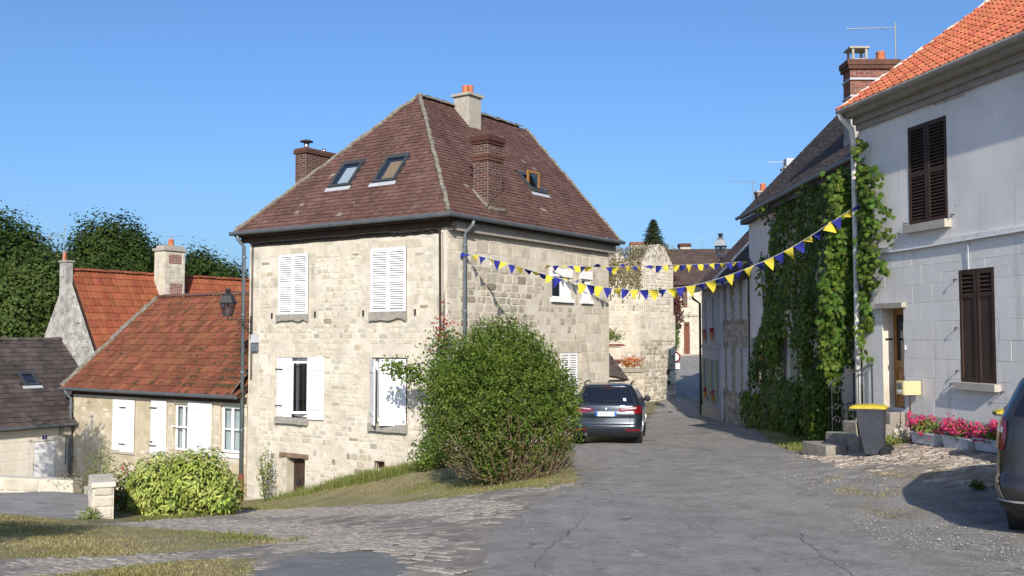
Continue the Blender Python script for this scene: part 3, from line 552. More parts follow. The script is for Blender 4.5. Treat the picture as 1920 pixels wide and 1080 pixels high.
# cobbles of the lane: rows across the fall, the nearest as pieces of their own
def cobbles(owner_poly, parent, ang, lw, lh, m, n_ind, ymin, ymax, xmin, xmax, proud, seed, drop=.0, exclude=()):
    rr = random.Random(seed); ca, sa = math.cos(ang), math.sin(ang); its = []
    v = -40.
    while v < 40:
        hh = rr.uniform(*lh); u = -40 + rr.uniform(0, .3)
        while u < 40:
            ww = rr.uniform(*lw); x = ca * (u + ww / 2) - sa * v; y = sa * (u + ww / 2) + ca * v
            if xmin < x < xmax and ymin < y < ymax: its.append((x, y, ww, hh))
            u += ww
        v += hh
    xy = np.array([(i[0], i[1]) for i in its]); ok = inpoly(xy, owner_poly)
    for ex in exclude: ok &= ~inpoly(xy, ex)
    dm = np.full(len(xy), 9.)
    for i in range(1, 9):
        a_, b_ = np.array(ROAD[i]), np.array(ROAD[i + 1]); ab = b_ - a_; t_ = np.clip(((xy - a_) @ ab) / (ab @ ab), 0, 1); dm = np.minimum(dm, np.hypot(*(xy - a_ - t_[:, None] * ab).T))
    fade = np.clip(.9 - dm / .9, 0, 1) if parent.name == 'lane' else 0 * dm
    nz = np.sin(xy[:, 0] * 1.7 + 3) * np.sin(xy[:, 1] * 1.3 + xy[:, 0] * .6) 
    ok &= np.array([rr.random() > drop + .12 * max(0, n_) + f_ for n_, f_ in zip(nz, fade)]); its = [its[i] for i in np.where(ok)[0]]
    its.sort(key=lambda t: t[0] ** 2 + t[1] ** 2); mb = MB(); protos = [stone_proto(i, False) for i in range(6)]
    for pp in protos: pp.me = {}
    X0 = Vector((ca, sa, 0))
    for i, (x, y, ww, hh) in enumerate(its):
        Z = grad(x, y); Z = (Z + Vector((rr.uniform(-.05, .05), rr.uniform(-.05, .05), 0))).normalized(); X = (X0 - Z * X0.dot(Z)).normalized(); Y = Z.cross(X); p = Vector((x, y, H(x, y) - .004))
        pp = rr.choice(protos); pr = rr.uniform(*proud)
        if i < n_ind: place('cobble', proto_mesh(pp, m, 'cobble'), m, parent, p, basis(X, -Z, Y), (ww - .014, pr, hh - .012))
        else: mb.add([p + X * (a_[0] * (ww - .014)) - Z * (a_[1] * pr) + Y * (a_[2] * (hh - .012)) for a_ in pp.v], pp.f)
    if mb.v: mb.build('small_cobbles', m, parent, kind='stuff', fix=False)
lane_o = bpy.data.objects['lane']; pave_o = bpy.data.objects['pavement']
random.seed(5)
cobbles(LANE, lane_o, rad(-38), (.11, .21), (.075, .12), M['cobble'], 300, 8.0, 23, -8, 1.3, (.006, .020), 4, .02, (PATCH, ISLE_A, ISLE_B, ROAD))
cobbles(PAVE, pave_o, rad(8), (.12, .24), (.08, .12), M['paver'], 150, 13, 20.3, 5.4, 8.9, (.006, .022), 6, .12)
# loose stones on the forecourt and road shoulders
def pebbles(name, q, smin, smax, m, seed=2):
    r = np.random.default_rng(seed); n = len(q); z = HV(q); s = r.uniform(smin, smax, (n, 1)) * (1 + .9 * (r.random((n, 1)) > .97))
    base = np.array([(1, 0, 0), (-.5, .85, 0), (-.5, -.85, 0), (.2, .1, .8), (0, 0, -.6)])
    v = (np.c_[q, z][:, None, :] + base[None] * s[:, None, :] * r.uniform(.6, 1.3, (n, 5, 3))).reshape(-1, 3)
    f = [(5 * i + a_, 5 * i + b_, 5 * i + c_) for i in range(n) for a_, b_, c_ in ((0, 1, 3), (1, 2, 3), (2, 0, 3))]
    me = bpy.data.meshes.new(name); me.from_pydata(v.tolist(), [], f); return link(name, me, m, None, 'stuff')
def ribbon(name, path, wd, m, parent, seed=1):
    rr = random.Random(seed); mb = MB(); L_, R_ = [], []
    for i, (x, y) in enumerate(path):
        x1, y1 = path[min(i + 1, len(path) - 1)]; x0, y0 = path[max(i - 1, 0)]; d = math.hypot(x1 - x0, y1 - y0); nx, ny = -(y1 - y0) / d, (x1 - x0) / d; w_ = wd * rr.uniform(.5, 1.3)
        hh = lambda a_, b_: H(a_, b_) + math.sin(a_ * 2.1 + b_ * 1.3) * .012 + math.sin(a_ * 5.3 - b_ * 4.1) * .008 + .008
        L_.append((x - nx * w_, y - ny * w_, hh(x - nx * w_, y - ny * w_))); R_.append((x + nx * w_, y + ny * w_, hh(x + nx * w_, y + ny * w_)))
    n = len(path); mb.add(L_ + R_, [(i, i + 1, n + i + 1, n + i) for i in range(n - 1)]); return mb.build(name, m, parent, kind='stuff', fix=False)
def wander(p0, p1, amp, seed, step=.12):
    rr = random.Random(seed); n = int(math.dist(p0, p1) / step); off = 0; out = []
    for i in range(n + 1): off = off * .9 + rr.gauss(0, amp); t = i / n; out.append((p0[0] + (p1[0] - p0[0]) * t + off * (p1[1] - p0[1]) / math.dist(p0, p1), p0[1] + (p1[1] - p0[1]) * t - off * (p1[0] - p0[0]) / math.dist(p0, p1)))
    return out
road_o = bpy.data.objects['road']
M['crack'] = mat('crack', [(.11, .104, .094), (.16, .15, .136)], 8, rough=1.)
M['dust'] = mat('pale_dust', [(.31, .293, .262), (.42, .40, .355)], 6, 10, rough=1.)
for i, (a_, b_, am) in enumerate((((.2, 9.2), (.9, 12.5), .02), ((3.0, 8.9), (3.2, 11.2), .02), ((1.4, 11.5), (2.6, 11.9), .02), ((1.2, 20.6), (5.4, 21.5), .012), ((4.6, 26.2), (6.6, 27.4), .012))): ribbon('crack', wander(a_, b_, am, i), .0045, M['crack'], road_o, i)
for i, (a_, b_, wd) in enumerate((((.7, 16.4), (2.4, 16.5), .035), ((2.9, 16.9), (4.2, 17.1), .09))): ribbon('dust', wander(a_, b_, .02, i + 20), wd, M['dust'], road_o, i + 30)
pebbles('gravel', np.r_[scatter(GRAVEL, 46000, 3, lambda q: (q[:, 1] > 8)), scatter(ROAD, 9000, 4, lambda q: (q[:, 1] > 8) & (q[:, 1] < 24) & (np.sin(q[:, 0] * 2.2 + q[:, 1] * .2) > .2)), scatter(LANE, 5000, 5, lambda q: (q[:, 1] > 8))], .004, .016, M['pebble'])
def blades(name, q, h, m, wid=.010, lean=.5, seed=9):
    r = np.random.default_rng(seed); n = len(q); z = HV(q); hh = h * r.uniform(.4, 1.3, n); a_ = r.uniform(0, 6.28, n); b_ = r.uniform(0, 6.28, n)
    w_ = wid * r.uniform(.6, 1.4, n); P = np.c_[q, z - .01]; W_ = np.c_[np.cos(a_) * w_, np.sin(a_) * w_, 0 * a_]; T_ = P + np.c_[np.cos(b_) * hh * lean * r.random(n), np.sin(b_) * hh * lean * r.random(n), hh]
    v = np.stack([P - W_, P + W_, T_], 1).reshape(-1, 3); me = bpy.data.meshes.new(name); me.vertices.add(3 * n); me.vertices.foreach_set('co', v.ravel())
    me.loops.add(3 * n); me.polygons.add(n); me.loops.foreach_set('vertex_index', np.arange(3 * n, dtype=np.int32)); me.polygons.foreach_set('loop_start', np.arange(0, 3 * n, 3, dtype=np.int32)); me.update(calc_edges=True)
    return link(name, me, m, None, 'stuff')
def patchy(s, t, ph=0): return lambda q: (np.sin(q[:, 0] * s + ph) + np.sin(q[:, 1] * s * 1.3 + q[:, 0] * .7 + ph * 2) + np.sin(q[:, 0] * s * 2.3 - q[:, 1] * s * 1.9) * .7) > t
blades('dry_grass', np.r_[scatter(ISLE_A, 90000, 11), scatter(ISLE_B, 60000, 12), scatter(BANK, 60000, 13, lambda q: q[:, 1] < 27)], .034, M['grass'], .007, 1.2)
blades('green_grass', np.r_[scatter(ISLE_A, 40000, 14, patchy(1.3, .9)), scatter(ISLE_B, 16000, 15, patchy(1.5, 1.0, 1)), scatter(BANK, 50000, 16, patchy(1.1, .1, 2))], .05, M['grass_green'], .008, .8)
blades('bank_weeds', np.r_[scatter([(-7, 28.3), (-2, 24.9), (-1.6, 24), (-3.4, 24.3), (-6.2, 26.6)], 9000, 17), scatter([(-4.9, 26.6), (-1.9, 24.7), (-2.2, 23.8), (-4.6, 25.3)], 9000, 18)], .22, M['grass_green'], .010, .8, 19)
blades('verge_grass', np.r_[scatter([(5.8, 20.2), (6.2, 22.4), (6.9, 24.5), (7.7, 26), (7.2, 21)], 9000, 20), scatter(VERGE, 5000, 21)], .10, M['grass_green'], .010, .8, 22)
blades('forecourt_tufts', np.r_[scatter([(4.4, 12), (4.7, 15.2), (5.4, 16.3), (5.9, 14.9), (5.0, 12)], 3600, 23, patchy(3., .9)), scatter([(5.5, 15.8), (6.0, 14.2), (7.6, 13.4), (7.9, 14.6), (6.2, 15.6)], 7500, 24, patchy(3.4, .3)), scatter(PAVE, 12000, 25, patchy(4., 1.6)), scatter([(6.9, 18.9), (7.3, 18.6), (7.5, 17.9), (6.9, 18.3)], 1500, 26)], .045, M['grass'], .007, 1.1, 27)
blades('lane_tufts', np.r_[scatter([(-3.9, 12.9), (-2.2, 11.6), (-2.6, 12.4), (-3.9, 13.7)], 1800, 28, patchy(3, .4)), scatter([(-7.2, 18.5), (-6.3, 20), (-6.2, 22.8), (-7.2, 22)], 2500, 29)], .09, M['grass_green'], .009, .8, 30)
# ------------------------------------------------------------------ shared building bits
Rv = Vector((.572, .82, 0)).normalized(); Lv = Vector((-Rv.y, Rv.x, 0))   # street grid: along the right face, along the left face
Cn = Vector((-1.65, 25., 0))
def downpipe(fr, u, z0, z1, parent, m, r=.05, n=.10, neck=.28, z_red=None, mred=None, name='downpipe'):
    pts = [fr.P(u, z1 + .02, n + neck), fr.P(u, z1 - .10, n + neck), fr.P(u, z1 - .32, n), fr.P(u, (z_red or z0), n)]
    o = MB().tube(pts, r, 10).build(name, m, parent, smooth=True)
    z = z1 - .6
    while z > (z_red or z0) + .3:
        mb = MB().tube([fr.P(u, z, n), fr.P(u, z - .05, n)], r * 1.25, 10); fr.box(mb, u - .012, u + .012, z - .05, z - .02, 0, n); mb.build('pipe_clip', m, o); z -= 1.7
    if z_red: MB().tube([fr.P(u, z_red + .05, n), fr.P(u, z0, n)], r * 1.3, 10).build('pipe_foot', mred, o, smooth=True)
    return o
def louvre_leaf(fr, name, parent, u0, u1, z0, z1, n0, m, slat=.06, mid=True, slats_as='stuff', t=.035, st=.05, panel_from=None):
    """louvred shutter leaf: frame with tilted slats"""
    mb = MB()
    for a_, b_ in ((u0, u0 + st), (u1 - st, u1)): fr.box(mb, a_, b_, z0, z1, n0, n0 + t)
    zs = [z0, z1 - st * 1.3] + ([(z0 + z1) / 2 - st * .6] if mid else [])
    if panel_from: zs = [z0, panel_from, z1 - st * 1.3]
    for z in zs: fr.box(mb, u0 + st, u1 - st, z, z + st * 1.3, n0 + .003, n0 + t - .003)
    if panel_from: fr.box(mb, u0 + st, u1 - st, z0 + st, panel_from, n0 + .008, n0 + t * .55)
    lf = mb.build(name, m, parent)
    sb = MB(); z = (panel_from or z0) + st * 1.5; sm = None
    while z < z1 - st * 1.5:
        if not (mid and not panel_from and z + .2 * slat > (z0 + z1) / 2 - st * .6 and z + .75 * slat < (z0 + z1) / 2 + st * .7):
            p = fr.P(u0 + st, z, n0 + .004); ed = fr.d * (u1 - u0 - 2 * st); dn = fr.n * (t - .008) - Vector((0, 0, slat * .55)); th = Vector((0, 0, .011))
            if slats_as == 'stuff': sb.box(p + Vector((0, 0, slat * .75)), ed, dn, th)
            else:
                if sm is None: sm = MB().box(Vector((0, 0, 0)), ed, dn, th).mesh('slat'); sm.materials.append(m)
                o = bpy.data.objects.new('slat', sm); COL.objects.link(o); o.parent = lf; o.location = p + Vector((0, 0, slat * .75)) - wl(parent)
        z += slat
    if sb.v: sb.build('slats', m, lf)
    return lf
def plank_leaf(fr, name, parent, u0, u1, z0, z1, n0, m, planks=5, braces=(.18, .82), t=.03, back=False, hinges=None):
    """boarded shutter leaf: planks with battens"""
    mb = MB(); bz = [z0 + (z1 - z0) * b for b in braces]; fr.box(mb, u0 + .004, u1 - .004, z0 + .01, z1 - .01, n0 - .006, n0 - .001); lf = mb.build(name, m, parent)
    for z in bz: fbox(fr, 'batten', m, lf, u0 + .02, u1 - .02, z - .045, z + .045, n0 + t + .0045, n0 + t + .02)
    w_ = (u1 - u0) / planks
    me = MB().box((0, 0, 0), fr.d * (w_ - .006), fr.n * t, (0, 0, z1 - z0)).mesh('plank'); me.materials.append(m)
    for i in range(planks):
        o = bpy.data.objects.new('plank', me); COL.objects.link(o); o.parent = lf; o.location = fr.P(u0 + w_ * i + .003, z0 + ru(-.004, .004), n0 + ru(0, .003)) - wl(parent)
    if hinges:
        hb = MB()
        for z in hinges: fr.box(hb, u0 - .04, u0 + .34 * (u1 - u0) + .06, z - .016, z + .016, n0 + t + .021, n0 + t + .028)
        hb.build('hinge', M['iron'], lf)
    return lf
def hinged(fr, u, z, ang, n=0.02):
    """frame for a leaf hinged at u, swung out by ang (positive: hinge on its left)"""
    d = fr.d * math.cos(ang) + fr.n * math.sin(ang); return Fr(fr.P(u, 0, n), (d.x, d.y))
def casement(fr, parent, u0, u1, z0, z1, n0, m, cols=2, rows=2, fw=.06, glass='pane', curtain=None, name='window'):
    mb = MB()
    fr.box(mb, u0, u0 + fw, z0, z1, n0, n0 + .06); fr.box(mb, u1 - fw, u1, z0, z1, n0, n0 + .06)
    fr.box(mb, u0 + fw, u1 - fw, z0, z0 + fw, n0, n0 + .06); fr.box(mb, u0 + fw, u1 - fw, z1 - fw, z1, n0, n0 + .06)
    wd = MB().build  # noqa
    o = mb.build(name, m, parent); bw = .035
    W_ = (u1 - u0 - 2 * fw); Hh = (z1 - z0 - 2 * fw)
    bb = MB()
    for i in range(1, cols): c_ = u0 + fw + W_ * i / cols; fr.box(bb, c_ - bw, c_ + bw, z0 + fw, z1 - fw, n0 + .004, n0 + .066)
    for j in range(1, rows):
        c_ = z0 + fw + Hh * j / rows
        for i in range(cols): fr.box(bb, u0 + fw + W_ * i / cols + (bw if i else 0), u0 + fw + W_ * (i + 1) / cols - (bw if i < cols - 1 else 0), c_ - .018, c_ + .018, n0 + .01, n0 + .05)
    if bb.v: bb.build('glazing_bar', m, o)
    for i in range(cols):
        for j in range(rows):
            a_ = u0 + fw + W_ * i / cols + (bw if i else 0); b_ = u0 + fw + W_ * (i + 1) / cols - (bw if i < cols - 1 else 0)
            c_ = z0 + fw + Hh * j / rows + (.018 if j else 0); d_ = z0 + fw + Hh * (j + 1) / rows - (.018 if j < rows - 1 else 0)
            MB().poly(fr.P(a_, c_, n0 + .03), fr.P(b_, c_, n0 + .03), fr.P(b_, d_, n0 + .03), fr.P(a_, d_, n0 + .03)).build('pane', M[glass], o, fix=False)
    if curtain:
        n = 24; cb = MB()
        for (a_, b_) in curtain:
            for i in range(n):
                x0, x1 = a_ + (b_ - a_) * i / n, a_ + (b_ - a_) * (i + 1) / n; q0, q1 = .03 * math.sin(i * 1.9), .03 * math.sin((i + 1) * 1.9)
                cb.poly(fr.P(x0, z0, n0 - .08 + q0), fr.P(x1, z0, n0 - .08 + q1), fr.P(x1, z1, n0 - .08 + q1), fr.P(x0, z1, n0 - .08 + q0))
        cb.build('curtain', M['curtain'], o, fix=False)
    return o
def rough_sill(fr, name, m, parent, u0, u1, z0, z1, n1, seed=1, n=9, amp=.03):
    r = random.Random(seed); bot = [(u0 + (u1 - u0) * i / n, z0 + (r.uniform(0, amp) if 0 < i < n else 0)) for i in range(n + 1)]
    mb = MB()
    for i in range(n):
        (a_, za), (b_, zb) = bot[i], bot[i + 1]; na, nb = n1 * 1., n1 * 1.
        P_ = [fr.P(a_, za, -.1), fr.P(b_, zb, -.1), fr.P(b_, zb, nb), fr.P(a_, za, na), fr.P(a_, z1, -.1), fr.P(b_, z1, -.1), fr.P(b_, z1, nb), fr.P(a_, z1, na)]
        fs = [(0, 3, 2, 1), (4, 5, 6, 7), (3, 7, 6, 2)] + ([(0, 4, 7, 3)] if i == 0 else []) + ([(1, 2, 6, 5)] if i == n - 1 else []); mb.add(P_, fs)
    return mb.build(name, m, parent, fix=False)
def ridge_tiles(parent, A, B, m, r=.11, L=.33, name='ridge_tile', seed=1, lift=.0, bed=None):
    A, B = Vector(A), Vector(B); d = (B - A).normalized(); n = int((B - A).length / L); side = d.cross(Vector((0, 0, 1))).normalized(); up = side.cross(d)
    k = 8; mb = MB(); vs = []; 
    for q, rr in ((-.02, 1.08), (1., .95)):
        for i in range(k + 1):
            t = math.pi * (i / k); vs.append((q, math.cos(t) * rr, math.sin(t) * rr * .8 - .25))
    mb.add(vs, [(i, i + 1, k + 2 + i, k + 1 + i) for i in range(k)]); me = mb.mesh(name, fix=False, smooth=False); me.materials.append(m)
    R3 = basis(d, side, up); rr_ = random.Random(seed)
    for i in range(n): place(name, me, m, parent, A + d * (i * L) + up * (lift + rr_.uniform(-.01, .015)), R3 @ Matrix.Rotation(rr_.uniform(-.05, .05), 3, 'Z'), (L * 1.06, r, r))
def hip_bed(parent, A, B, m, r=.09, name='mortar_ridge', seed=1):
    rr = random.Random(seed); A, B = Vector(A), Vector(B); n = int((B - A).length / .16)
    pts = [A + (B - A) * (i / n) + Vector((rr.uniform(-.018, .018), rr.uniform(-.018, .018), rr.uniform(-.02, .02))) for i in range(n + 1)]
    return MB().tube(pts, [r * rr.uniform(.8, 1.2) for _ in pts], 7).build(name, m, parent)
def aerial(parent, base, hgt, boom_dir, boom_len, n_el, el_len, name='antenna', mast_r=.016, vertical=False, boom_at=None, offs=.3):
    b = Vector(base); d = Vector(boom_dir).normalized(); s = d.cross(Vector((0, 0, 1))).normalized() if not vertical else Vector((0, 0, 1)); top = b + Vector((0, 0, hgt))
    o = MB().tube([b, top], mast_r, 6).build(name, M['antenna'], parent); mb = MB(); q = top - Vector((0, 0, .06 if boom_at is None else boom_at)); mb.tube([q - d * boom_len * offs, q + d * boom_len * (1 - offs)], .010, 5)
    for i in range(n_el):
        c = q + d * (boom_len * (-offs + (i + .3) / n_el)); mb.tube([c - s * el_len / 2, c + s * el_len / 2], .006, 4)
    mb.build('antenna_boom', M['antenna'], o); return o
def pot(parent, c, z0, z1, r, m='terracotta', name='chimney_pot'):
    return MB().tube([(c[0], c[1], z0), (c[0], c[1], z0 + (z1 - z0) * .1), (c[0], c[1], z1 - (z1 - z0) * .18), (c[0], c[1], z1 - .03), (c[0], c[1], z1)], [r * 1.05, r * 1.08, r * .9, r * 1.0, r * .95], 12).build(name, M[m], parent, smooth=True)
# ------------------------------------------------------------------ the big corner house
fL = Fr(Cn + Lv * 7.5, (-Lv.x, -Lv.y)); fRt = Fr(Cn, (Rv.x, Rv.y))
def ML_(p, q, z): v = Cn + Lv * p + Rv * q; return Vector((v.x, v.y, z))
mh = thing('stone_house', 'tall pale rubble-stone corner house with brown hipped roof and white shutters', 'house', (*(Cn + Lv * 3.7 + Rv * 4).xy, -4.0))
opsL = [(1.28, 2.50, .70, 2.44), (4.90, 6.15, .72, 2.44), (1.28, 2.54, -2.22, -.52), (4.92, 6.19, -2.22, -.49), (1.69, 2.43, -4.75, -3.36, .35), (5.03, 5.42, -3.42, -3.22, .2)]
opsR = [(4.95, 6.0, 1.21, 1.86, .16), (6.66, 7.18, 1.21, 1.86, .16), (5.40, 6.35, -2.55, -.40, .12)]
wall(fL, 'wall', M['mortar'], mh, 0, 7.5, -6, 3.02, opsL)
wall(fRt, 'wall', M['mortar'], mh, 0, 8.35, -6, 3.02, opsR)
fbk = Fr(Cn + Rv * 8.35, (Lv.x, Lv.y)); wall(fbk, 'wall', M['mortar'], mh, 0, 7.5, -6, 3.02, top=[(0, 3.02), (7.5, 3.02), (7.5, 3.4), (3.4, 7.2), (0, 3.4)])
ffar = Fr(Cn + Lv * 7.5 + Rv * 8.35, (-Rv.x, -Rv.y)); wall(ffar, 'wall', M['mortar'], mh, 0, 8.35, -6, 3.02)
MB().poly(ML_(.3, .3, 2.9), ML_(7.2, .3, 2.9), ML_(7.2, 8, 2.9), ML_(.3, 8, 2.9)).build('attic_floor', M['dark'], mh)
MB().poly(ML_(.3, .3, -.2), ML_(7.2, .3, -.2), ML_(7.2, 8, -.2), ML_(.3, 8, -.2)).build('upper_floor', M['dark'], mh)
# quoins and dressed surrounds, then rubble
mg = [(o[0] - .0, o[1] + .0, o[2] - .14, o[3]) for o in opsL]
def near_open(u, z):
    return any(o[0] - .34 < u < o[1] + .34 and o[2] - .3 < z < o[3] + .36 for o in opsL[:4])
stones(fL, mh, M['ashlar'], 0.02, 7.48, -4.9, 2.62, mg, (.26, .36), (.34, .62), (.002, .007), 90, fill=.7, square=True, keep=lambda u, z: near_open(u, z) or u < .5 or u > 7.05 or z > 2.35, seed=11, name='dressed_stone', gap=.012)
stones(fL, mh, M['stone'], .5, 7.05, -4.9, 2.35, mg, (.09, .20), (.12, .40), (.003, .013), 150, fill=.70, keep=lambda u, z: not near_open(u, z), seed=12, gap=.03)
mgr = [(4.7, 6.25, 1.0, 2.2), (6.5, 7.3, 1.05, 2.2), (5.2, 6.5, -2.7, -.1)]
stones(fRt, mh, M['ashlar'], .02, 8.33, -4.4, 2.75, mgr, (.26, .34), (.32, .6), (.004, .014), 40, fill=.75, square=True, keep=lambda u, z: u < .55 or u > 6.3 or z > 1.95 + .2 * math.sin(u * 3), seed=13, name='dressed_stone', gap=.012)
stones(fRt, mh, M['stone_grey'], .55, 6.3, -4.4, 1.95, mgr, (.15, .27), (.18, .46), (.006, .018), 150, fill=.9, keep=lambda u, z: u < 3.9 + .4 * math.sin(z * 5) , seed=14, gap=.028)
stones(fRt, mh, M['stone_grey'], 3.9, 6.3, -4.4, 1.95, mgr, (.12, .24), (.12, .34), (.005, .016), 40, fill=.40, keep=lambda u, z: u > 3.9 + .4 * math.sin(z * 5), seed=15, gap=.03)
# shutters upstairs
for (a_, b_, c_, d_) in opsL[:2]:
    m_ = (a_ + b_) / 2
    for x0, x1 in ((a_ + .01, m_ - .004), (m_ + .004, b_ - .01)):
        louvre_leaf(fL, 'shutter', mh, x0, x1, c_ + .01, d_ - .01, .012, M['white'], slat=.062, st=.055)
rough_sill(fL, 'sill', M['sill'], mh, 1.24, 2.52, .50, .70, .09, 3, amp=.07); rough_sill(fL, 'sill', M['sill'], mh, 4.88, 6.18, .48, .72, .09, 4, amp=.08)
rough_sill(fL, 'sill', M['sill'], mh, 1.27, 2.56, -2.41, -2.22, .12, 5, amp=.02); rough_sill(fL, 'sill', M['sill'], mh, 4.90, 6.22, -2.44, -2.22, .13, 6, amp=.02)
# ground floor left window: one leaf shut, one folded back, sash ajar
plank_leaf(fL, 'shutter', mh, 1.29, 1.89, -2.21, -.53, .02, M['white'], 4, hinges=(-.86, -1.9)); plank_leaf(fL, 'shutter', mh, 2.55, 3.19, -2.24, -.50, .03, M['white'], 4)
casement(fL, mh, 1.30, 2.52, -2.2, -.54, -.22, M['white2'], 2, 1, .07, glass='pane_dark')
fs_ = hinged(fL, 2.46, 0, math.pi - .5, -.14); casement(fs_, mh, .04, .56, -2.1, -.62, 0, M['white2'], 1, 1, .06, name='open_sash', glass='pane_dark')
# ground floor right window: both leaves ajar
h1 = hinged(fL, 4.93, 0, .62, .02); plank_leaf(h1, 'shutter', mh, 0, .55, -2.26, -.52, 0, M['white'], 4)
h2 = hinged(fL, 6.18, 0, math.pi - .26, .02); f2 = Fr(h2.P(.78, 0, -.03), (-h2.d.x, -h2.d.y)); plank_leaf(f2, 'shutter', mh, 0, .78, -2.26, -.52, -.03, M['white'], 6, hinges=None)
casement(fL, mh, 4.94, 6.17, -2.2, -.52, -.22, M['white2'], 2, 1, .07, glass='pane_dark')
# cellar door, lintel, grille
dr = MB(); fL.box(dr, 1.70, 2.42, -4.75, -3.38, -.30, -.26); dr = dr.build('cellar_door', M['dark_wood'], mh)
for i in range(5): fbox(fL, 'plank', M['dark_wood'], dr, 1.83 + i * .115, 1.935 + i * .115, -4.7, -3.42, -.258, -.235)
fbox(fL, 'lock', M['iron'], dr, 1.86, 2.04, -4.12, -3.98, -.233, -.2)
rough_sill(fL, 'lintel', M['old_wood'], mh, 1.42, 2.58, -3.36, -3.23, .05, 8, amp=.03)
gr = MB()
for i in range(6): u = 5.05 + i * .07; gr.tube([fL.P(u, -3.42, -.05), fL.P(u, -3.22, -.05)], .011, 6)
gr.build('grille', M['iron_brown'], mh)
fbox(fL, 'meter_box', M['greyblue'], mh, .22, .47, -.10, .14, .0, .12); fbox(fL, 'meter_box', M['zinc'], mh, .22, .45, -.36, -.13, .0, .10)
# iron hooks beside the upper windows
hk = MB()
for u, z in ((1.0, .6), (2.78, .62), (4.62, .62), (6.45, .62)): fL.box(hk, u, u + .03, z, z + .16, .0, .05)
hk.build('shutter_hook', M['iron'], mh)
# right face: white windows and louvred door
for (a_, b_, lt) in ((4.92, 6.03, True), (6.63, 7.21, False)):
    fbox(fRt, 'lintel', M['white2'], mh, a_ - .08, b_ + .06, 1.862, 2.10, -.05, .03); fbox(fRt, 'sill', M['white2'], mh, a_ - .06, b_ + .04, 1.10, 1.208, -.1, .09)
casement(fRt, mh, 4.96, 5.56, 1.22, 1.85, -.10, M['white2'], 1, 1, .055); fbox(fRt, 'blind', M['white2'], mh, 5.57, 5.99, 1.22, 1.85, -.10, -.05)
casement(fRt, mh, 6.67, 7.0, 1.5, 1.85, -.10, M['white2'], 1, 1, .045, glass='pane_dark'); fbox(fRt, 'blind', M['white2'], mh, 6.67, 7.17, 1.22, 1.498, -.10, -.04); fbox(fRt, 'blind', M['white2'], mh, 7.003, 7.17, 1.5, 1.85, -.10, -.05)
fbox(fRt, 'lintel', M['ashlar'], mh, 5.15, 6.6, -.398, -.05, -.05, .02)
for x0, x1 in ((5.41, 5.87), (5.88, 6.34)): louvre_leaf(fRt, 'shutter', mh, x0, x1, -2.54, -.41, .0, M['white'], slat=.07)
# roof
zE, zR = 3.15, 7.28
E0, E1, E2, E3 = ML_(7.85, -.32, zE), ML_(-.32, -.32, zE), ML_(-.32, 8.6, zE), ML_(7.85, 8.6, zE); AP, BP = ML_(3.4, 2.9, zR), ML_(3.4, 8.6, zR)
def plan2d(O, E, T, *pts):
    X = (E - O).normalized(); Z = X.cross(T - O).normalized(); Y = Z.cross(X); s = 1 if (T - O).dot(Y) > 0 else -1
    return [((p - O).dot(X), (p - O).dot(Y) * s) for p in pts]
sk = [(3.0, 3.86, 1.42, 2.58), (4.72, 5.58, 1.40, 2.58)]
roof(mh, E0, E1, AP, plan2d(E0, E1, AP, E0, E1, AP), .17, .145, 'flat', M['tile_brown'], 150, .026, .09, M['dark_wood'], holes=sk, seed=21)
roof(mh, E1, E2, BP, plan2d(E1, E2, BP, E1, E2, BP, AP), .17, .145, 'flat', M['tile_brown'], 150, .026, .09, M['dark_wood'], holes=[(5.45, 6.35, 1.7, 2.7)], seed=22)
MB().prism([E3, E0, AP, BP], (0, 0, -.1)).build('back_slope', M['tile_brown'], mh)
hip_bed(mh, E1 + Vector((0, 0, .05)), AP + Vector((0, 0, .06)), M['lichen'], .066, seed=1); hip_bed(mh, E0 + Vector((0, 0, .05)), AP + Vector((0, 0, .06)), M['lichen'], .06, seed=2); hip_bed(mh, E2 + Vector((0, 0, .03)), BP + Vector((0, 0, .03)), M['lichen'], .05, seed=3, name='verge')
ridge_tiles(mh, AP + Vector((0, 0, .04)), BP + Vector((0, 0, .04)), M['lichen'], .12, .36)
MB().poly(ML_(7.6, -.1, 3.1), ML_(0, -.1, 3.1), ML_(0, 8.5, 3.1), ML_(7.6, 8.5, 3.1)).build('soffit', M['dark_wood'], mh)
fbox(fL, 'fascia', M['dark_wood'], mh, -.3, 7.8, 2.86, 3.02, .003, .10); fbox(fRt, 'fascia', M['soffit'], mh, .0, 8.55, 2.78, 3.02, .003, .16)
fbox(fRt, 'fascia', M['dark_wood'], mh, -.3, 8.58, 3.022, 3.10, .003, .30); fbox(fL, 'fascia', M['dark_wood'], mh, -.34, 7.5, 3.022, 3.10, .003, .30)
MB().tube([ML_(7.92, -.40, 3.12), ML_(-.40, -.40, 3.12), ML_(-.40, 8.66, 3.12)], .062, 10).build('gutter', M['gutter'], mh)
downpipe(fL, -.13, -4.85, 3.06, mh, M['zinc'], .055, .12, .24, -4.0, M['rust']); downpipe(fRt, .62, -3.1, 3.06, mh, M['zinc'], .055, .10, .26)
MB().tube([fL.P(7.30, 2.85, .05), fL.P(7.31, 1.6, .045), fL.P(7.33, .1, .05)], .032, 7).build('cable_conduit', M['cable'], mh)
cb = MB(); r_ = random.Random(4)
for k in range(5):
    ph = r_.uniform(0, 6); pts_ = [fL.P(.1 + i * .12, 2.845 - .024 * k - .012 * abs(math.sin(i * .19 + ph)) + r_.uniform(-.004, .004) - (.03 * abs(math.sin(i * .9 + k)) if i > 46 else 0), .02 + .012 * (k % 2) if k > 0 else .11) for i in range(61)]; cb.tube(pts_, .015, 4)
for u in (.12, .17): cb.tube([fL.P(u, 2.8, .03), fL.P(u + .01, -1.2, .03)], .010, 4)
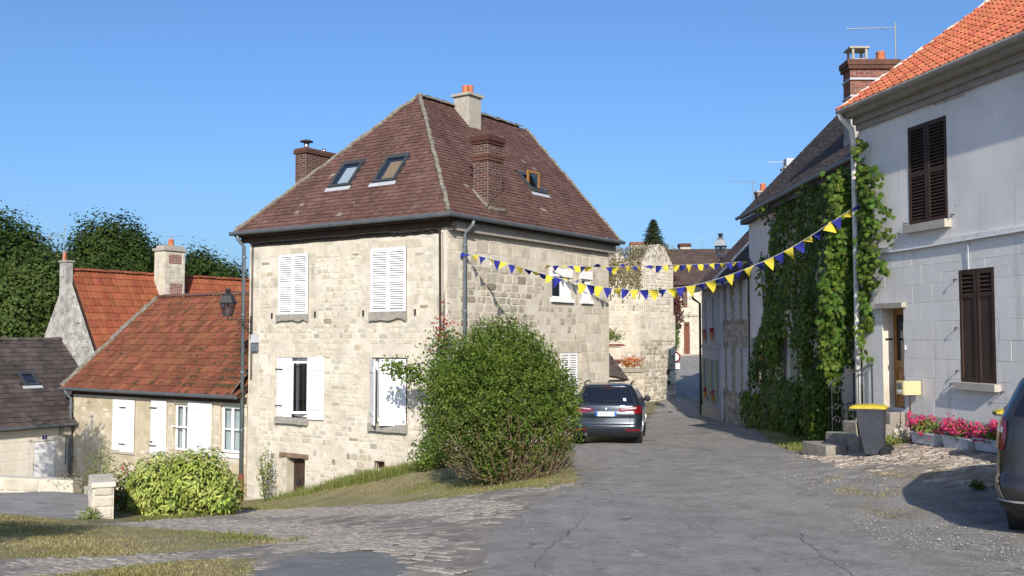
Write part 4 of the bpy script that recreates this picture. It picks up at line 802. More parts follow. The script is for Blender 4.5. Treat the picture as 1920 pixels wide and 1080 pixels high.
cb.tube([fL.P(7.22, 2.78, .03), fL.P(7.38, 2.7, .03), fL.P(7.40, 0.3, .03)], .008, 4)
cb.build('cable_shade_band', M['cable'], mh)  # cables packed into a dark band that also carries the shade under the eaves
# chimneys
ch = MB().cbox((0, 0, 0), (.01, .01, .01)); c0 = ML_(7.03, 1.75, 0)
chA = fbox(Fr(c0, (Rv.x, Rv.y)), 'brick_chimney', M['joint'], mh, 0, 1.5, 3.2, 5.88, -.47, 0); bricks(chA, ML_(7.03, 1.75, 0), Rv * 1.5, Lv * .47, 3.3, 5.80, M['brick'], M['joint'], joint=False)
fA = Fr(ML_(7.03, 1.75, 0), (Rv.x, Rv.y)); mb = MB(); fA.box(mb, -.05, 1.55, 5.80, 5.90, -.52, .05); fA.box(mb, -.03, 1.53, 5.90, 5.97, -.50, .03); mb.build('chimney_cap', M['brick'], chA)
c_ = ML_(7.27, 2.0, 0); MB().tube([(c_.x, c_.y, 5.95), (c_.x, c_.y, 6.18)], .085, 12).build('flue', M['steel'], chA, smooth=True); MB().tube([(c_.x, c_.y, 6.20), (c_.x, c_.y, 6.23), (c_.x, c_.y, 6.29)], [.21, .2, .02], 14).build('cowl', M['iron'], chA)
c_ = ML_(7.27, 2.75, 0); MB().tube([(c_.x, c_.y, 5.95), (c_.x, c_.y, 6.1)], .06, 10).build('flue', M['steel'], chA, smooth=True)
fB = Fr(ML_(2.75, 4.5, 0), (Rv.x, Rv.y)); chB = fbox(fB, 'concrete_chimney', M['concrete'], mh, 0, .62, 6.2, 7.58, -.6, 0); fbox(fB, 'chimney_cap', M['concrete'], chB, -.07, .69, 7.58, 7.66, -.67, .07)
for q, zz in ((.2, 7.94), (.44, 8.0)): pot(chB, fB.P(q, 0, -.3), 7.66, zz, .105)
fC = Fr(ML_(0, 1.75, 0), (Rv.x, Rv.y)); chC = fbox(fC, 'brick_chimney', M['joint'], mh, 0, .66, 3.2, 5.5, -.5, 0); bricks(chC, ML_(0, 1.75, 0), Rv * .66, Lv * .5, 3.25, 5.42, M['brick'], M['joint'], joint=False, length=.22)
mb = MB()
for z0, z1, e_ in ((4.85, 4.93, .04), (4.93, 5.0, .06), (5.30, 5.38, .04), (5.38, 5.52, .07)): fC.box(mb, -e_, .66 + e_, z0, z1, -.5 - e_, e_)
mb.build('chimney_band', M['brick'], chC)
mb = MB(); rr_ = random.Random(3); mb.tube([fC.P(-.02, 3.52, .04), fC.P(.35, 3.50, .05), fC.P(.70, 3.53, .04)], .06, 6); mb.tube([fC.P(-.05, 3.55, .03), fC.P(-.05, 4.05, -.5)], .055, 6); mb.build('mortar_fillet', M['lichen'], chC)
# skylights
def skylight(parent, O, E, T, x0, x1, y0, y1, blind, tilt=0., name='skylight'):
    X = (E - O).normalized(); Z = X.cross(T - O).normalized(); Z = Z if Z.z > 0 else -Z; Y = Z.cross(X)
    def P(x, y, h): return O + X * x + Y * y + Z * h
    f = .075; mb = MB()
    for a_, b_, c_, d_ in ((x0, x0 + f, y0, y1), (x1 - f, x1, y0, y1), (x0 + f, x1 - f, y0, y0 + f), (x0 + f, x1 - f, y1 - f * 1.9, y1)): mb.box(P(a_, c_, 0), X * (b_ - a_), Y * (d_ - c_), Z * .085)
    fr_ = mb.build(name, M['velux'], parent)
    MB().box(P(x0 - .10, y0 - .15, .02), X * (x1 - x0 + .16), Y * .14, Z * .012).build('flashing', M['lead'], fr_)
    if not tilt:
        MB().poly(P(x0 + f, y0 + f, .06), P(x1 - f, y0 + f, .06), P(x1 - f, y1 - f * 1.9, .06), P(x0 + f, y1 - f * 1.9, .06)).build('pane', M['pane'], fr_, fix=False)
        MB().poly(P(x0 + f, y0 + f, -.005), P(x1 - f, y0 + f, -.005), P(x1 - f, y1 - f * 1.9, -.005), P(x0 + f, y1 - f * 1.9, -.005)).build('reveal', M['velux'], fr_, fix=False)
        MB().poly(P(x0 + f + .16, y0 + f + .06, .02), P(x1 - f, y0 + f + .06, .02), P(x1 - f, y1 - .26, .02), P(x0 + f + .16, y1 - .26, .02)).build('blind', M[blind], fr_, fix=False)
    else:
        MB().poly(P(x0 + f, y0 + f, -.005), P(x1 - f, y0 + f, -.005), P(x1 - f, y1 - f * 1.9, -.005), P(x0 + f, y1 - f * 1.9, -.005)).build('reveal', M['dark'], fr_, fix=False)
        ym = (y0 + y1) / 2; Yt = (Y * math.cos(tilt) + Z * math.sin(tilt)); Zt = (Z * math.cos(tilt) - Y * math.sin(tilt))
        c0_ = P(0, ym, .06); L_ = (y1 - y0) / 2 - .1; mb = MB()
        for a_, b_, c_, d_ in ((x0 + f, x0 + f + .07, -L_, L_), (x1 - f - .07, x1 - f, -L_, L_), (x0 + f + .07, x1 - f - .07, -L_, -L_ + .07), (x0 + f + .07, x1 - f - .07, L_ - .07, L_)): mb.box(c0_ + X * a_ + Yt * c_, X * (b_ - a_), Yt * (d_ - c_), Zt * .05)
        sh = mb.build('open_sash', M['oak'], fr_); MB().poly(c0_ + X * (x0 + .14) - Yt * L_ + Zt * .03, c0_ + X * (x1 - .14) - Yt * L_ + Zt * .03, c0_ + X * (x1 - .14) + Yt * L_ + Zt * .03, c0_ + X * (x0 + .14) + Yt * L_ + Zt * .03).build('pane', M['pane_dark'], sh, fix=False)
    return fr_
skylight(mh, E0, E1, AP, 3.02, 3.84, 1.5, 2.55, 'blind_white'); skylight(mh, E0, E1, AP, 4.74, 5.56, 1.48, 2.55, 'blind_tan'); skylight(mh, E1, E2, BP, 5.5, 6.3, 1.75, 2.65, None, .75)
# ------------------------------------------------------------------ orange-roofed cottage
Kc = Vector((-15.265, 34.497, 0)); fK = Fr(Kc, (-Lv.x, -Lv.y))
def KP(u, b, z): v = Kc - Lv * u + Rv * b; return Vector((v.x, v.y, z))
ct = thing('cottage', 'low cottage with mossy orange tile roof and white shutters behind the yellow-green shrub', 'house', KP(4.5, 3, -5))
opsK = [(2.42, 3.58, -3.64, -2.0), (5.58, 6.42, -3.5, -2.03), (7.83, 8.80, -3.42, -1.99)]
wall(fK, 'wall', M['cottage'], ct, 0, 9.05, -6.5, -1.62, opsK, .22)
for o_, d_, L_ in ((KP(0, 6.6, 0), -Rv, 6.6), (KP(9.05, 0, 0), Rv, 6.6)):
    f_ = Fr(o_, (d_.x, d_.y)); wall(f_, 'wall', M['cottage'], ct, 0, 6.6, -6.5, -1.62, top=[(0, -1.62), (6.6, -1.62), (3.3, 1.5)])
wall(Fr(KP(9.05, 6.6, 0), (Lv.x, Lv.y)), 'wall', M['cottage'], ct, 0, 9.05, -6.5, -1.62)
stones(fK, ct, M['stone'], .2, 9.0, -5.3, -2.1, [(o[0] - .25, o[1] + .3, o[2] - .2, o[3] + .2) for o in opsK], (.12, .22), (.14, .36), (.005, .016), 60, fill=.20, seed=31, gap=.03)
for (a_, b_, c_, d_) in opsK[1:]:
    stones(fK, ct, M['ashlar'], a_ - .26, b_ + .26, c_ - .3, d_ + .2, [(a_, b_, c_, d_)], (.24, .34), (.25, .27), (.006, .014), 20, square=True, seed=32, name='dressed_stone')
plank_leaf(fK, 'shutter', ct, 2.40, 2.86, -3.66, -2.0, .02, M['white'], 3, braces=(.06,)); plank_leaf(fK, 'shutter', ct, 2.87, 3.60, -3.70, -2.0, .035, M['white'], 4, braces=(.06,), hinges=(-2.25, -3.45))
plank_leaf(fK, 'shutter', ct, 4.50, 5.28, -3.68, -1.95, .03, M['white'], 4, braces=(.08, .47, .9), hinges=(-2.2, -3.4)); plank_leaf(fK, 'shutter', ct, 6.37, 7.50, -3.58, -1.95, .03, M['white'], 5, braces=(.45, .9))
fbox(fK, 'lock', M['iron'], ct, 4.52, 4.62, -3.3, -3.26, .062, .09)
casement(fK, ct, 5.60, 6.40, -3.48, -2.05, -.14, M['white2'], 2, 2, .06, curtain=[(5.62, 6.1)]); casement(fK, ct, 7.85, 8.78, -3.40, -2.01, -.14, M['white2'], 2, 2, .07, curtain=[(7.87, 8.76)])
fbox(fK, 'window_bar', M['white2'], ct, 5.5, 6.45, -2.75, -2.72, .01, .03)
fbox(fK, 'sill', M['plinth'], ct, 2.36, 3.6, -3.77, -3.66, -.05, .05); fbox(fK, 'sill', M['white2'], ct, 7.8, 8.85, -3.53, -3.425, -.1, .06)
fbox(fK, 'beam', M['dark_wood'], ct, 0, 9.05, -1.90, -1.72, .003, .07); fbox(fK, 'band', M['mortar'], ct, 0.05, 3.9, -1.97, -1.905, .003, .03)
zk, rk = -1.68, 1.58
KE0, KE1, KR0, KR1 = KP(-.25, -.3, zk), KP(9.02, -.3, zk), KP(-.25, 3.5, rk), KP(9.02, 3.5, rk)
roof(ct, KE0, KE1, KR0, plan2d(KE0, KE1, KR0, KE0, KE1, KR1, KR0), .235, .325, 'pan', M['tile_orange'], 300, .030, .1, M['dark_wood'], seed=33, brk=False, jit=1.6)
_rm = np.random.default_rng(44); _q = []
while len(_q) < 420:
    u_, v_ = _rm.uniform(0, 9), _rm.uniform(0, 1)
    if _rm.random() < (.012 + 1.6 * max(0, u_ / 9 - .5) ** 1.3 * (1.1 - v_)) * (.4 + .6 * (math.sin(u_ * 2.3 + v_ * 7) > 0)): _q.append((u_, round(v_ * 15) / 15 + _rm.uniform(0, .012)))
mb = MB()
for u_, v_ in _q:
    p = KP(u_, -.3 + 3.8 * v_, zk + (rk - zk) * v_) + Vector((0, -.03, .055)); s_ = .02 + .07 * _rm.random() ** 2; mb.add([p + Vector((s_ * _rm.uniform(.6, 1.4) * math.cos(a_), s_ * .7 * math.sin(a_), s_ * .5 * math.sin(a_))) for a_ in np.linspace(0, 5.2, 6)] + [p + Vector((0, -.025, .03))], [(i, (i + 1) % 6, 6) for i in range(6)])
mb.build('moss', mat('roof_moss', [(.045, .034, .018), (.085, .06, .03)], 9, rough=.95), ct, kind='stuff', fix=False)
MB().prism([KP(-.25, 6.9, zk), KP(9.02, 6.9, zk), KR1, KR0], (0, 0, -.1)).build('back_slope', M['tile_orange'], ct)
ridge_tiles(ct, KR0 + Vector((0, 0, .04)), KR1 + Vector((0, 0, .04)), M['tile_brown'], .11, .34); hip_bed(ct, KE0 + Vector((0, 0, .05)), KR0 + Vector((0, 0, .05)), M['lichen'], .085, name='verge', seed=6)
MB().tube([KP(-.3, -.36, zk - .03), KP(9.0, -.36, zk - .03)], .055, 10).build('gutter', M['gutter'], ct)
MB().box(KP(8.72, -.33, zk + .03), -Lv * .28 + Vector((0, 0, .30)), Rv * .9 + Vector((0, 0, .77)), Vector((0, 0, .012))).build('flashing', M['lead'], ct)
downpipe(fK, .07, -5.3, -1.72, ct, M['zinc'], .05, .14, .2)
# ------------------------------------------------------------------ dark-roofed outbuilding on the left
fS = Fr(Kc - Rv * 9, (Rv.x, Rv.y))
sh_ = thing('low_house', 'low cream house with dark tiled roof and a small white door', 'house', (*(Kc - Rv * 4 + Lv * 3).xy, -5.2))
opsS = [(7.62, 8.38, -5.2, -3.44, .08)]
wall(fS, 'wall', M['cream'], sh_, 0, 8.98, -6.5, -2.85, opsS)
stones(fS, sh_, M['cream'], 4.5, 8.9, -5.0, -3.0, [(7.5, 8.5, -5.2, -3.2)], (.28, .34), (.5, .8), (.004, .008), 40, square=True, seed=41, name='block', gap=.010)
wall(Fr(Kc + Lv * 6.4 - Rv * 9, (-Lv.x, -Lv.y)), 'wall', M['cream'], sh_, 0, 6.4, -6.5, -2.85, top=[(0, -2.85), (6.4, -2.85), (3.2, -.15)])
wall(Fr(Kc + Rv * 1.4, (Lv.x, Lv.y)), 'wall', M['gablewall'], sh_, 0.05, 6.4, -6.5, -2.85, top=[(0.05, -2.85), (6.4, -2.85), (3.2, -.15)])
S0, S1 = KP(.27, -9.2, -2.90), KP(.27, 1.4, -2.90); S2, S3 = KP(-3.2, 1.4, -.06), KP(-3.2, -9.2, -.06)
roof(sh_, S0, S1, S3, plan2d(S0, S1, S3, S0, S1, S2, S3), .20, .24, 'flat', M['tile_dark'], 150, .032, .1, M['dark_wood'], seed=42, holes=[(8.1, 8.75, 1.9, 2.75)], jit=1.5)
MB().prism([KP(-6.65, -9.2, -2.9), KP(-6.65, 1.4, -2.9), S2, S3], (0, 0, -.1)).build('back_slope', M['tile_dark'], sh_)
hip_bed(sh_, S3 + Vector((0, 0, .04)), S2 + Vector((0, 0, .04)), M['tile_dark'], .09, name='ridge', seed=8)
skylight(sh_, S0, S1, S3, 8.15, 8.70, 2.0, 2.7, 'velux')
MB().tube([KP(.33, -9.2, -2.93), KP(.33, .02, -2.93)], .055, 10).build('gutter', M['gutter'], sh_); fbox(fS, 'fascia', M['dark_wood'], sh_, 0, 8.98, -3.02, -2.86, .003, .12)
dr = plank_leaf(fS, 'door', sh_, 7.63, 8.37, -5.2, -3.46, -.05, M['white'], 4, braces=(.2, .8))
fbox(fS, 'meter_box', M['plinth'], sh_, 8.60, 8.86, -3.30, -3.02, 0.0, .12); MB().tube([fS.P(8.73, -3.3, .05), fS.P(8.74, -4.3, .03)], .012, 5).build('cable', M['cable'], sh_); MB().tube([fS.P(8.55, -3.0, .03), fS.P(8.5, -3.1, .03), fS.P(8.52, -3.3, .03), fS.P(8.62, -3.34, .03)], .012, 5).build('cable', M['cable'], sh_)
pl = fbox(fS, 'number_plate', M['enamel'], sh_, 7.90, 8.06, -3.38, -3.26, .0, .015)
def text(s, fr, u, z, n, size, m, parent, name='number', align='CENTER', ext=.001, sx=1.):
    cu = bpy.data.curves.new(name, 'FONT'); cu.body = s; cu.size = size; cu.align_x = align; cu.align_y = 'CENTER'; cu.extrude = ext
    o = bpy.data.objects.new(name, cu); COL.objects.link(o); cu.materials.append(m); o.parent = parent
    o.location = fr.P(u, z, n) - wl(parent); o.rotation_euler = basis(fr.d, Vector((0, 0, 1)), fr.n).to_euler(); o.scale = (sx, 1, 1)
    bpy.context.view_layer.update(); me = bpy.data.meshes.new_from_object(o.evaluated_get(bpy.context.evaluated_depsgraph_get())); q = bpy.data.objects.new(name, me); COL.objects.link(q); q.parent = parent; q.location = o.location; q.rotation_euler = o.rotation_euler; q.scale = o.scale; bpy.data.objects.remove(o); return q
text('2', fS, 7.98, -3.32, .017, .11, M['text_white'], pl)
# ------------------------------------------------------------------ gabled house behind
Gv = Vector((-18.95, 42.0, 0)); gh = thing('gable_house', 'tall house with red tiled roof and bare grey gable wall behind the cottage', 'house', (*Gv.xy, -5))
def GP(p, q, z): v = Gv + Lv * p + Rv * q; return Vector((v.x, v.y, z))
fG = Fr(GP(3.2, 0, 0), (-Lv.x, -Lv.y)); wall(fG, 'gable_wall', M['gablewall'], gh, 0, 6.4, -7, -2.35, top=[(0, -2.35), (6.4, -2.35), (3.2, 2.93)])
stones(fG, gh, M['gablewall'], .6, 5.8, -2.3, 2.2, [], (.16, .26), (.2, .45), (.01, .04), 60, fill=.3, seed=51, keep=lambda u, z: abs(u - 3.2) < (2.7 - z) / 1.7 and abs(u - 2.95) > .3)
fbox(fG, 'wall', M['gablewall'], gh, 0.05, 6.35, -7, -2.4, -15, -.3)
G0, G1, G2, G3 = GP(-3.35, .12, -2.55), GP(-3.35, 15, -2.55), GP(0, 15, 2.95), GP(0, .12, 2.95)
roof(gh, G0, G1, G3, plan2d(G0, G1, G3, G0, G1, G2, G3), .23, .36, 'rib', M['tile_gable'], 150, .034, .12, M['dark_wood'], seed=52, brk=False, jit=.7)
MB().prism([GP(3.35, .12, -2.55), GP(3.35, 15, -2.55), G2, G3], (0, 0, -.12)).build('back_slope', M['tile_gable'], gh)
ridge_tiles(gh, G3 + Vector((0, 0, .04)), G2 + Vector((0, 0, .04)), M['tile_gable'], .13, .36)
gf = fbox(fG, 'gable_chimney', M['gablewall'], gh, 2.95, 3.42, -2.2, 3.28, -.1, .22); fbox(fG, 'chimney_cap', M['concrete'], gf, 2.90, 3.47, 3.28, 3.34, -.15, .27); pot(gf, fG.P(3.05, 0, .06), 3.34, 3.72, .10)
aerial(gh, fG.P(3.3, 2.8, .26), 2.0, fG.d * -1 + fG.n * .1, 1.1, 9, .30, boom_at=.38, vertical=True, offs=-.12)
fH = Fr(GP(-.95, 4.1, 0), (Rv.x, Rv.y)); gc = fbox(fH, 'stone_chimney', M['ashlar'], gh, .0, 1.1, .5, 4.05, -.75, 0)
for (q0, q1, z0, z1) in ((.30, .98, 1.7, 2.55), (.22, .92, 3.45, 3.9)): bricks(gc, GP(-.95, 4.1, 0) + Rv * q0 + Lv * .004, Rv * (q1 - q0), Lv * .70, z0, z1, M['brick_red'], M['joint'], joint=False)
bricks(gc, GP(-.95, 4.1, 0) + Rv * .01 + Lv * .25, Rv * 1.05, Lv * .42, 2.6, 3.8, M['brick_red'], M['joint'], joint=False)
stones(fH, gc, M['ashlar'], 0, 1.1, .6, 4.0, [(.28, 1.0, 1.65, 2.6), (.2, .94, 3.4, 3.95)], (.2, .3), (.25, .4), (.006, .014), 30, square=True, seed=55)
mb = MB(); fH.box(mb, -.07, 1.17, 4.05, 4.17, -.82, .07); fH.box(mb, .05, 1.05, 4.17, 4.3, -.7, -.05); mb.build('chimney_cap', M['concrete'], gc); pot(gc, fH.P(.62, 0, -.4), 4.3, 4.62, .13)
aerial(gh, fH.P(.6, 4.2, -.35), .62, (1, .3, .12), 1.6, 3, .3, offs=.6)
# ------------------------------------------------------------------ grey rendered house on the right
fR = Fr((7.175, 20.24), (.2113, -.9774))
rh = thing('grey_house', 'grey rendered two-storey house with bright orange roof, brown shutters and open wooden door', 'house', (*fR.P(4, 0, -3).xy, -1.9))
opsH = [(1.68, 2.82, 2.14, 4.01, .12), (.73, 1.42, -1.34, .60, .30), (3.07, 3.97, -.74, 1.20, .12)]
UE = 9.0
wall(fR, 'wall', M['render'], rh, 0, UE, -3.2, 4.56, opsH)
wall(Fr(fR.P(0, 0, -8), (fR.n.x, fR.n.y)), 'gable_wall', M['render'], rh, 0, 8, -3.5, 4.56, top=[(0, 4.56), (8, 4.56), (4, 7.5)])
wall(Fr(fR.P(UE, 0, 0), (-fR.n.x, -fR.n.y)), 'gable_wall', M['render'], rh, 0, 8, -3.5, 4.56, top=[(0, 4.56), (8, 4.56), (4, 7.5)])
wall(Fr(fR.P(UE, 0, -8), (-fR.d.x, -fR.d.y)), 'wall', M['render'], rh, 0, UE, -3.5, 4.56)
# lower storey in rendered blocks with open joints
random.seed(61); bz = -1.40; row = 0; bs = MB()
bl_me = {}
blocks = []
while bz < 1.66:
    h_ = min(.345, 1.70 - bz); u = -.3 * (row % 2)
    while u < 6.5:
        a_, b_ = max(u, .003), u + .58; segs = [(a_, b_, bz, bz + h_)]
        for o in opsH[1:]:
            ns = []
            for s_ in segs:
                if s_[0] < o[1] and s_[1] > o[0] and s_[2] < o[3] and s_[3] > o[2]:
                    if s_[2] < o[2] - .05: ns.append((s_[0], s_[1], s_[2], o[2]))
                    if s_[3] > o[3] + .05: ns.append((s_[0], s_[1], o[3], s_[3]))
                    z_0, z_1 = max(s_[2], o[2]), min(s_[3], o[3])
                    if o[0] - s_[0] > .04: ns.append((s_[0], o[0], z_0, z_1))
                    if s_[1] - o[1] > .04: ns.append((o[1], s_[1], z_0, z_1))
                else: ns.append(s_)
            segs = ns
        blocks += segs; u += .58
    bz += h_; row += 1
bme = MB().add([(-.5, .1, -.5), (.5, .1, -.5), (.5, .1, .5), (-.5, .1, .5), (-.5, -.7, -.5), (.5, -.7, -.5), (.5, -.7, .5), (-.5, -.7, .5), (-.493, -1, -.487), (.493, -1, -.487), (.493, -1, .487), (-.493, -1, .487)],
    [(8, 9, 10, 11), (4, 5, 9, 8), (5, 6, 10, 9), (6, 7, 11, 10), (7, 4, 8, 11), (0, 1, 5, 4), (1, 2, 6, 5), (2, 3, 7, 6), (3, 0, 4, 7)]).mesh('block'); bme.materials.append(M['block'])
for (a_, b_, c_, d_) in blocks:
    place('block', bme, M['block'], rh, fR.P((a_ + b_) / 2, (c_ + d_) / 2, 0), basis(fR.d, -fR.n, Vector((0, 0, 1))), (b_ - a_ - .004, .007 + ru(0, .004), d_ - c_ - .004))
fbox(fR, 'plinth', M['plinth'], rh, 1.44, UE, -3, -1.41, .003, .035); fbox(fR, 'plinth', M['plinth'], rh, .0, .71, -3, -1.41, .003, .035)
fbox(fR, 'string_course', M['render'], rh, -.02, UE, 1.70, 1.80, .003, .05); MB().tube([fR.P(.05, 1.69, .05), fR.P(2.0, 1.685, .055), fR.P(3.35, 1.70, .06), fR.P(5, 1.72, .06), fR.P(8, 1.73, .06)], .016, 6).build('cable', M['greyblue'], rh)
MB().tube([fR.P(3.38, 1.68, .04), fR.P(3.37, 1.2, .03)], .012, 6).build('cable', M['greyblue'], rh)
# repaired crack band and iron tie bar under the eaves
MB().tube([fR.P(2.5, 4.27, .02), fR.P(3.35, 4.25, .025)], .012, 6).build('tie_bar', M['plinth'], rh)
hk = MB()
for u, z in ((1.42, 2.02), (2.98, 2.2), (2.86, -.78), (4.14, -.86), (1.6, 2.2), (3.02, 1.05), (3.02, .2), (3.02, -.55)): hk.tube([fR.P(u, z, 0), fR.P(u, z, .07), fR.P(u, z - .05, .07)], .011, 5)
hk.build('shutter_hook', M['iron_brown'], rh)
for (a_, b_, c_, d_, _) in (opsH[0], opsH[2]):
    m_ = (a_ + b_) / 2
    for x0, x1 in ((a_ + .008, m_ - .012), (m_ + .012, b_ - .008)):
        louvre_leaf(fR, 'shutter', rh, x0, x1, c_ + .008, d_ - .008, -.035, M['dark_wood'], slat=.062 if c_ > 0 else .072, slats_as='obj', mid=c_ > 0, panel_from=None if c_ > 0 else d_ - .48, t=.045, st=.06)
for (a_, b_, c_, d_, _) in (opsH[0], opsH[2]): fbox(fR, 'unlit_room_panel', M['dark'], rh, a_ + .002, b_ - .002, c_ + .002, d_ - .002, -.11, -.06)  # dark panel added behind the slats in place of the unlit room
fbox(fR, 'sill', M['plinth'], rh, 1.66, 2.90, 1.99, 2.135, -.1, .14); fbox(fR, 'sill', M['plinth'], rh, 3.02, 4.07, -.865, -.745, -.1, .13)
# doorway
fbox(fR, 'lintel', M['concrete'], rh, .64, 1.55, .605, .70, .016, .12)
mb = MB(); mb.poly(fR.P(.735, -1.34, .012), fR.P(.735, .6, .012), fR.P(.735, .6, -.28), fR.P(.735, -1.34, -.28)); mb.build('door_jamb', M['mortar'], rh, fix=False)
fDr = fR
dl = MB(); fDr.box(dl, .74, .83, -1.33, .59, -.28, -.23); fDr.box(dl, 1.33, 1.41, -1.33, .59, -.28, -.23); fDr.box(dl, .83, 1.33, -1.33, -1.15, -.28, -.23); fDr.box(dl, .83, 1.33, .48, .59, -.28, -.23); fDr.box(dl, .83, 1.33, -.55, -.42, -.28, -.23); fDr.box(dl, .83, 1.33, -1.15, -.55, -.275, -.25)
dl = dl.build('door', M['oak'], rh); fbox(fDr, 'door_panel', M['oak'], dl, .90, 1.26, -1.07, -.63, -.249, -.235); fbox(fDr, 'door_glass', M['carglass'], dl, .832, 1.328, -.418, .478, -.27, -.255); fbox(fDr, 'door_handle', M['iron'], dl, 1.28, 1.31, -.56, -.42, -.228, -.18)
db = MB()
for i in range(4): db.tube([fDr.P(.93 + i * .1, -.42, -.36), fDr.P(.93 + i * .1, .48, -.24)], .008, 5)
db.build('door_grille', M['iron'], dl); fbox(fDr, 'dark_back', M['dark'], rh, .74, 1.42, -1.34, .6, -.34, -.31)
fbox(fR, 'doorbell', M['paper'], rh, 1.47, 1.51, -.20, -.12, .014, .035)
fbox(fR, 'junction_box', M['white2'], rh, .22, .38, 1.80, 2.0, .0, .09)
fbox(fR, 'number_plate', M['iron'], rh, .735, .75, -.02, .02, -.2, -.05)
# eaves: boxed cornice, gutter, roof
mb = MB(); fR.box(mb, .0, UE, 4.42, 4.55, .003, .14); fR.box(mb, -.02, UE, 4.555, 4.65, .003, .34); fR.box(mb, .02, UE, 4.30, 4.415, .003, .07); mb.build('cornice', M['soffit'], rh)
MB().tube([fR.P(-.06, 4.69, .42), fR.P(UE, 4.69, .42)], .065, 10).build('gutter', M['soffit'], rh)
Q0, Q1, Q2, Q3 = fR.P(-.06, 4.70, .41), fR.P(UE + .1, 4.70, .41), fR.P(UE + .1, 7.78, -4), fR.P(-.06, 7.78, -4)
roof(rh, Q0, Q1, Q3, plan2d(Q0, Q1, Q3, Q0, Q1, Q2, Q3), .225, .31, 'pan', M['tile_new'], 300, .045, .1, M['soffit'], seed=62, brk=False, jit=.7)
MB().prism([fR.P(-.06, 4.7, -8.41), fR.P(UE + .1, 4.7, -8.41), Q2, Q3], (0, 0, -.1)).build('back_slope', M['tile_new'], rh)
hip_bed(rh, Q0 + Vector((0, 0, .05)), Q3 + Vector((0, 0, .05)), M['mortar'], .05, name='verge', seed=9); ridge_tiles(rh, Q3, Q2, M['tile_new'], .12, .34)
MB().tube([fR.P(.0, 4.66, .42), fR.P(.01, 4.55, .40), fR.P(.06, 4.32, .20), fR.P(.06, 4.05, .16), fR.P(.08, 1.0, .16), fR.P(.08, -1.95, .16)], .055, 10).build('downpipe', mat('rusty_white_pipe', [(.60, .58, .54), (.68, .66, .62)], 4, rough=.6, spots=[((.36, .17, .08), 3., .60, .1, (3, 3, .6))]), rh, smooth=True)
for z in (3.4, 1.1, -.3, -1.6): MB().tube([fR.P(.075, z, .16), fR.P(.075, z - .05, .16)], .068, 10).build('pipe_clip', M['plinth'], rh)
# steps and landing
st = thing('door_steps', 'worn stone steps leading up to the wooden door', 'steps', fR.P(1.1, -2.2, .6))
stm = M['step']
def jitbox(u0, u1, z0, z1, n0, n1, seed):
    r = random.Random(seed); j = lambda: r.uniform(-.018, .018); mb = MB()
    vs = [fR.P(u + j(), z + j() * .6, n + j()) for u, z, n in ((u0, z0, n0), (u1, z0, n0), (u1, z0, n1), (u0, z0, n1), (u0, z1, n0), (u1, z1, n0), (u1, z1, n1), (u0, z1, n1))]
    return mb.add(vs, [(0, 3, 2, 1), (4, 5, 6, 7), (0, 1, 5, 4), (1, 2, 6, 5), (2, 3, 7, 6), (3, 0, 4, 7)])
def step(u0, u1, z0, z1, n0, n1, seed, m='step'):
    o = jitbox(u0, u1, z0, z1, n0, n1, seed).build('step', M[m], st); bv = o.modifiers.new('bevel', 'BEVEL'); bv.width = .02; bv.segments = 2
step(.62, 1.5, -2.6, -1.37, .04, .40, 1); step(.50, 1.62, -2.6, -1.60, .405, .78, 2); step(.46, 1.60, -2.6, -1.82, .785, 1.12, 3); step(.38, 1.25, -2.6, -2.0, 1.13, 1.58, 4)
step(1.50, 1.66, -2.6, -1.66, .04, .40, 6, 'step_sunlit')  # paler end block, sunlight on the end face put into its colour
rl = thing('handrail', 'black wrought-iron handrail with scrolls beside the wooden door steps', 'railing', fR.P(.4, -1.9, .5))
mb = MB(); mb.tube([fR.P(.42, -1.5, .06), fR.P(.42, -.50, .06)], .016, 6); mb.tube([fR.P(.42, -2.1, .95), fR.P(.42, -.86, .95)], .012, 6); mb.build('post', M['iron'], rl)
MB().tube([fR.P(.42, -.50, .03), fR.P(.42, -.84, .95), fR.P(.42, -.92, 1.02), fR.P(.42, -.98, .97)], .018, 6).build('top_rail', M['iron'], rl)
mb = MB(); mb.tube([fR.P(.42, -1.55, .36), fR.P(.42, -.62, .36)], .011, 5); mb.tube([fR.P(.42, -1.75, .66), fR.P(.42, -.74, .66)], .011, 5)
for c_z, c_n, r_, s_ in ((-1.02, .85, .09, 1), (-1.32, .86, .08, -1), (-1.60, .84, .09, 1)):
    mb.tube([fR.P(.42, c_z + s_ * math.sin(t) * r_ * (1 - t / 9), c_n + math.cos(t) * r_ * (1 - t / 9)) for t in np.linspace(0, 7.5, 22)], .010, 5)
mb.build('scroll', M['iron'], rl)
# letter box on its post
mx = thing('letter_box', 'cream-yellow metal letter box on a thin rusty post by the grey wall', 'letter box', fR.P(1.95, -1.85, .2))
mb = MB(); fR.box(mb, 1.76, 2.0, -1.03, -.77, .05, .40); o = mb.build('box', M['mailbox'], mx); bv = o.modifiers.new('bevel', 'BEVEL'); bv.width = .01; bv.segments = 2
fbox(fR, 'flap', M['mailbox'], o, 1.775, 1.985, -1.015, -.785, .401, .412); fbox(fR, 'name_window', M['zinc'], o, 1.80, 1.96, -.87, -.81, .413, .418); fbox(fR, 'slot', M['iron'], o, 1.80, 1.96, -.905, -.89, .413, .419)
pb = fbox(fR, 'name_label', M['paper'], o, 1.80, 1.93, -.985, -.94, .413, .417)
mb = MB(); mb.tube([fR.P(1.93, -1.95, .24), fR.P(1.93, -1.03, .24)], .013, 6)
for z in (-1.35, -1.58): mb.tube([fR.P(1.93, z - .03, .24), fR.P(1.93, z, .24), fR.P(1.93, z + .03, .24)], [.013, .03, .013], 8)
mb.build('post', M['iron_brown'], mx)
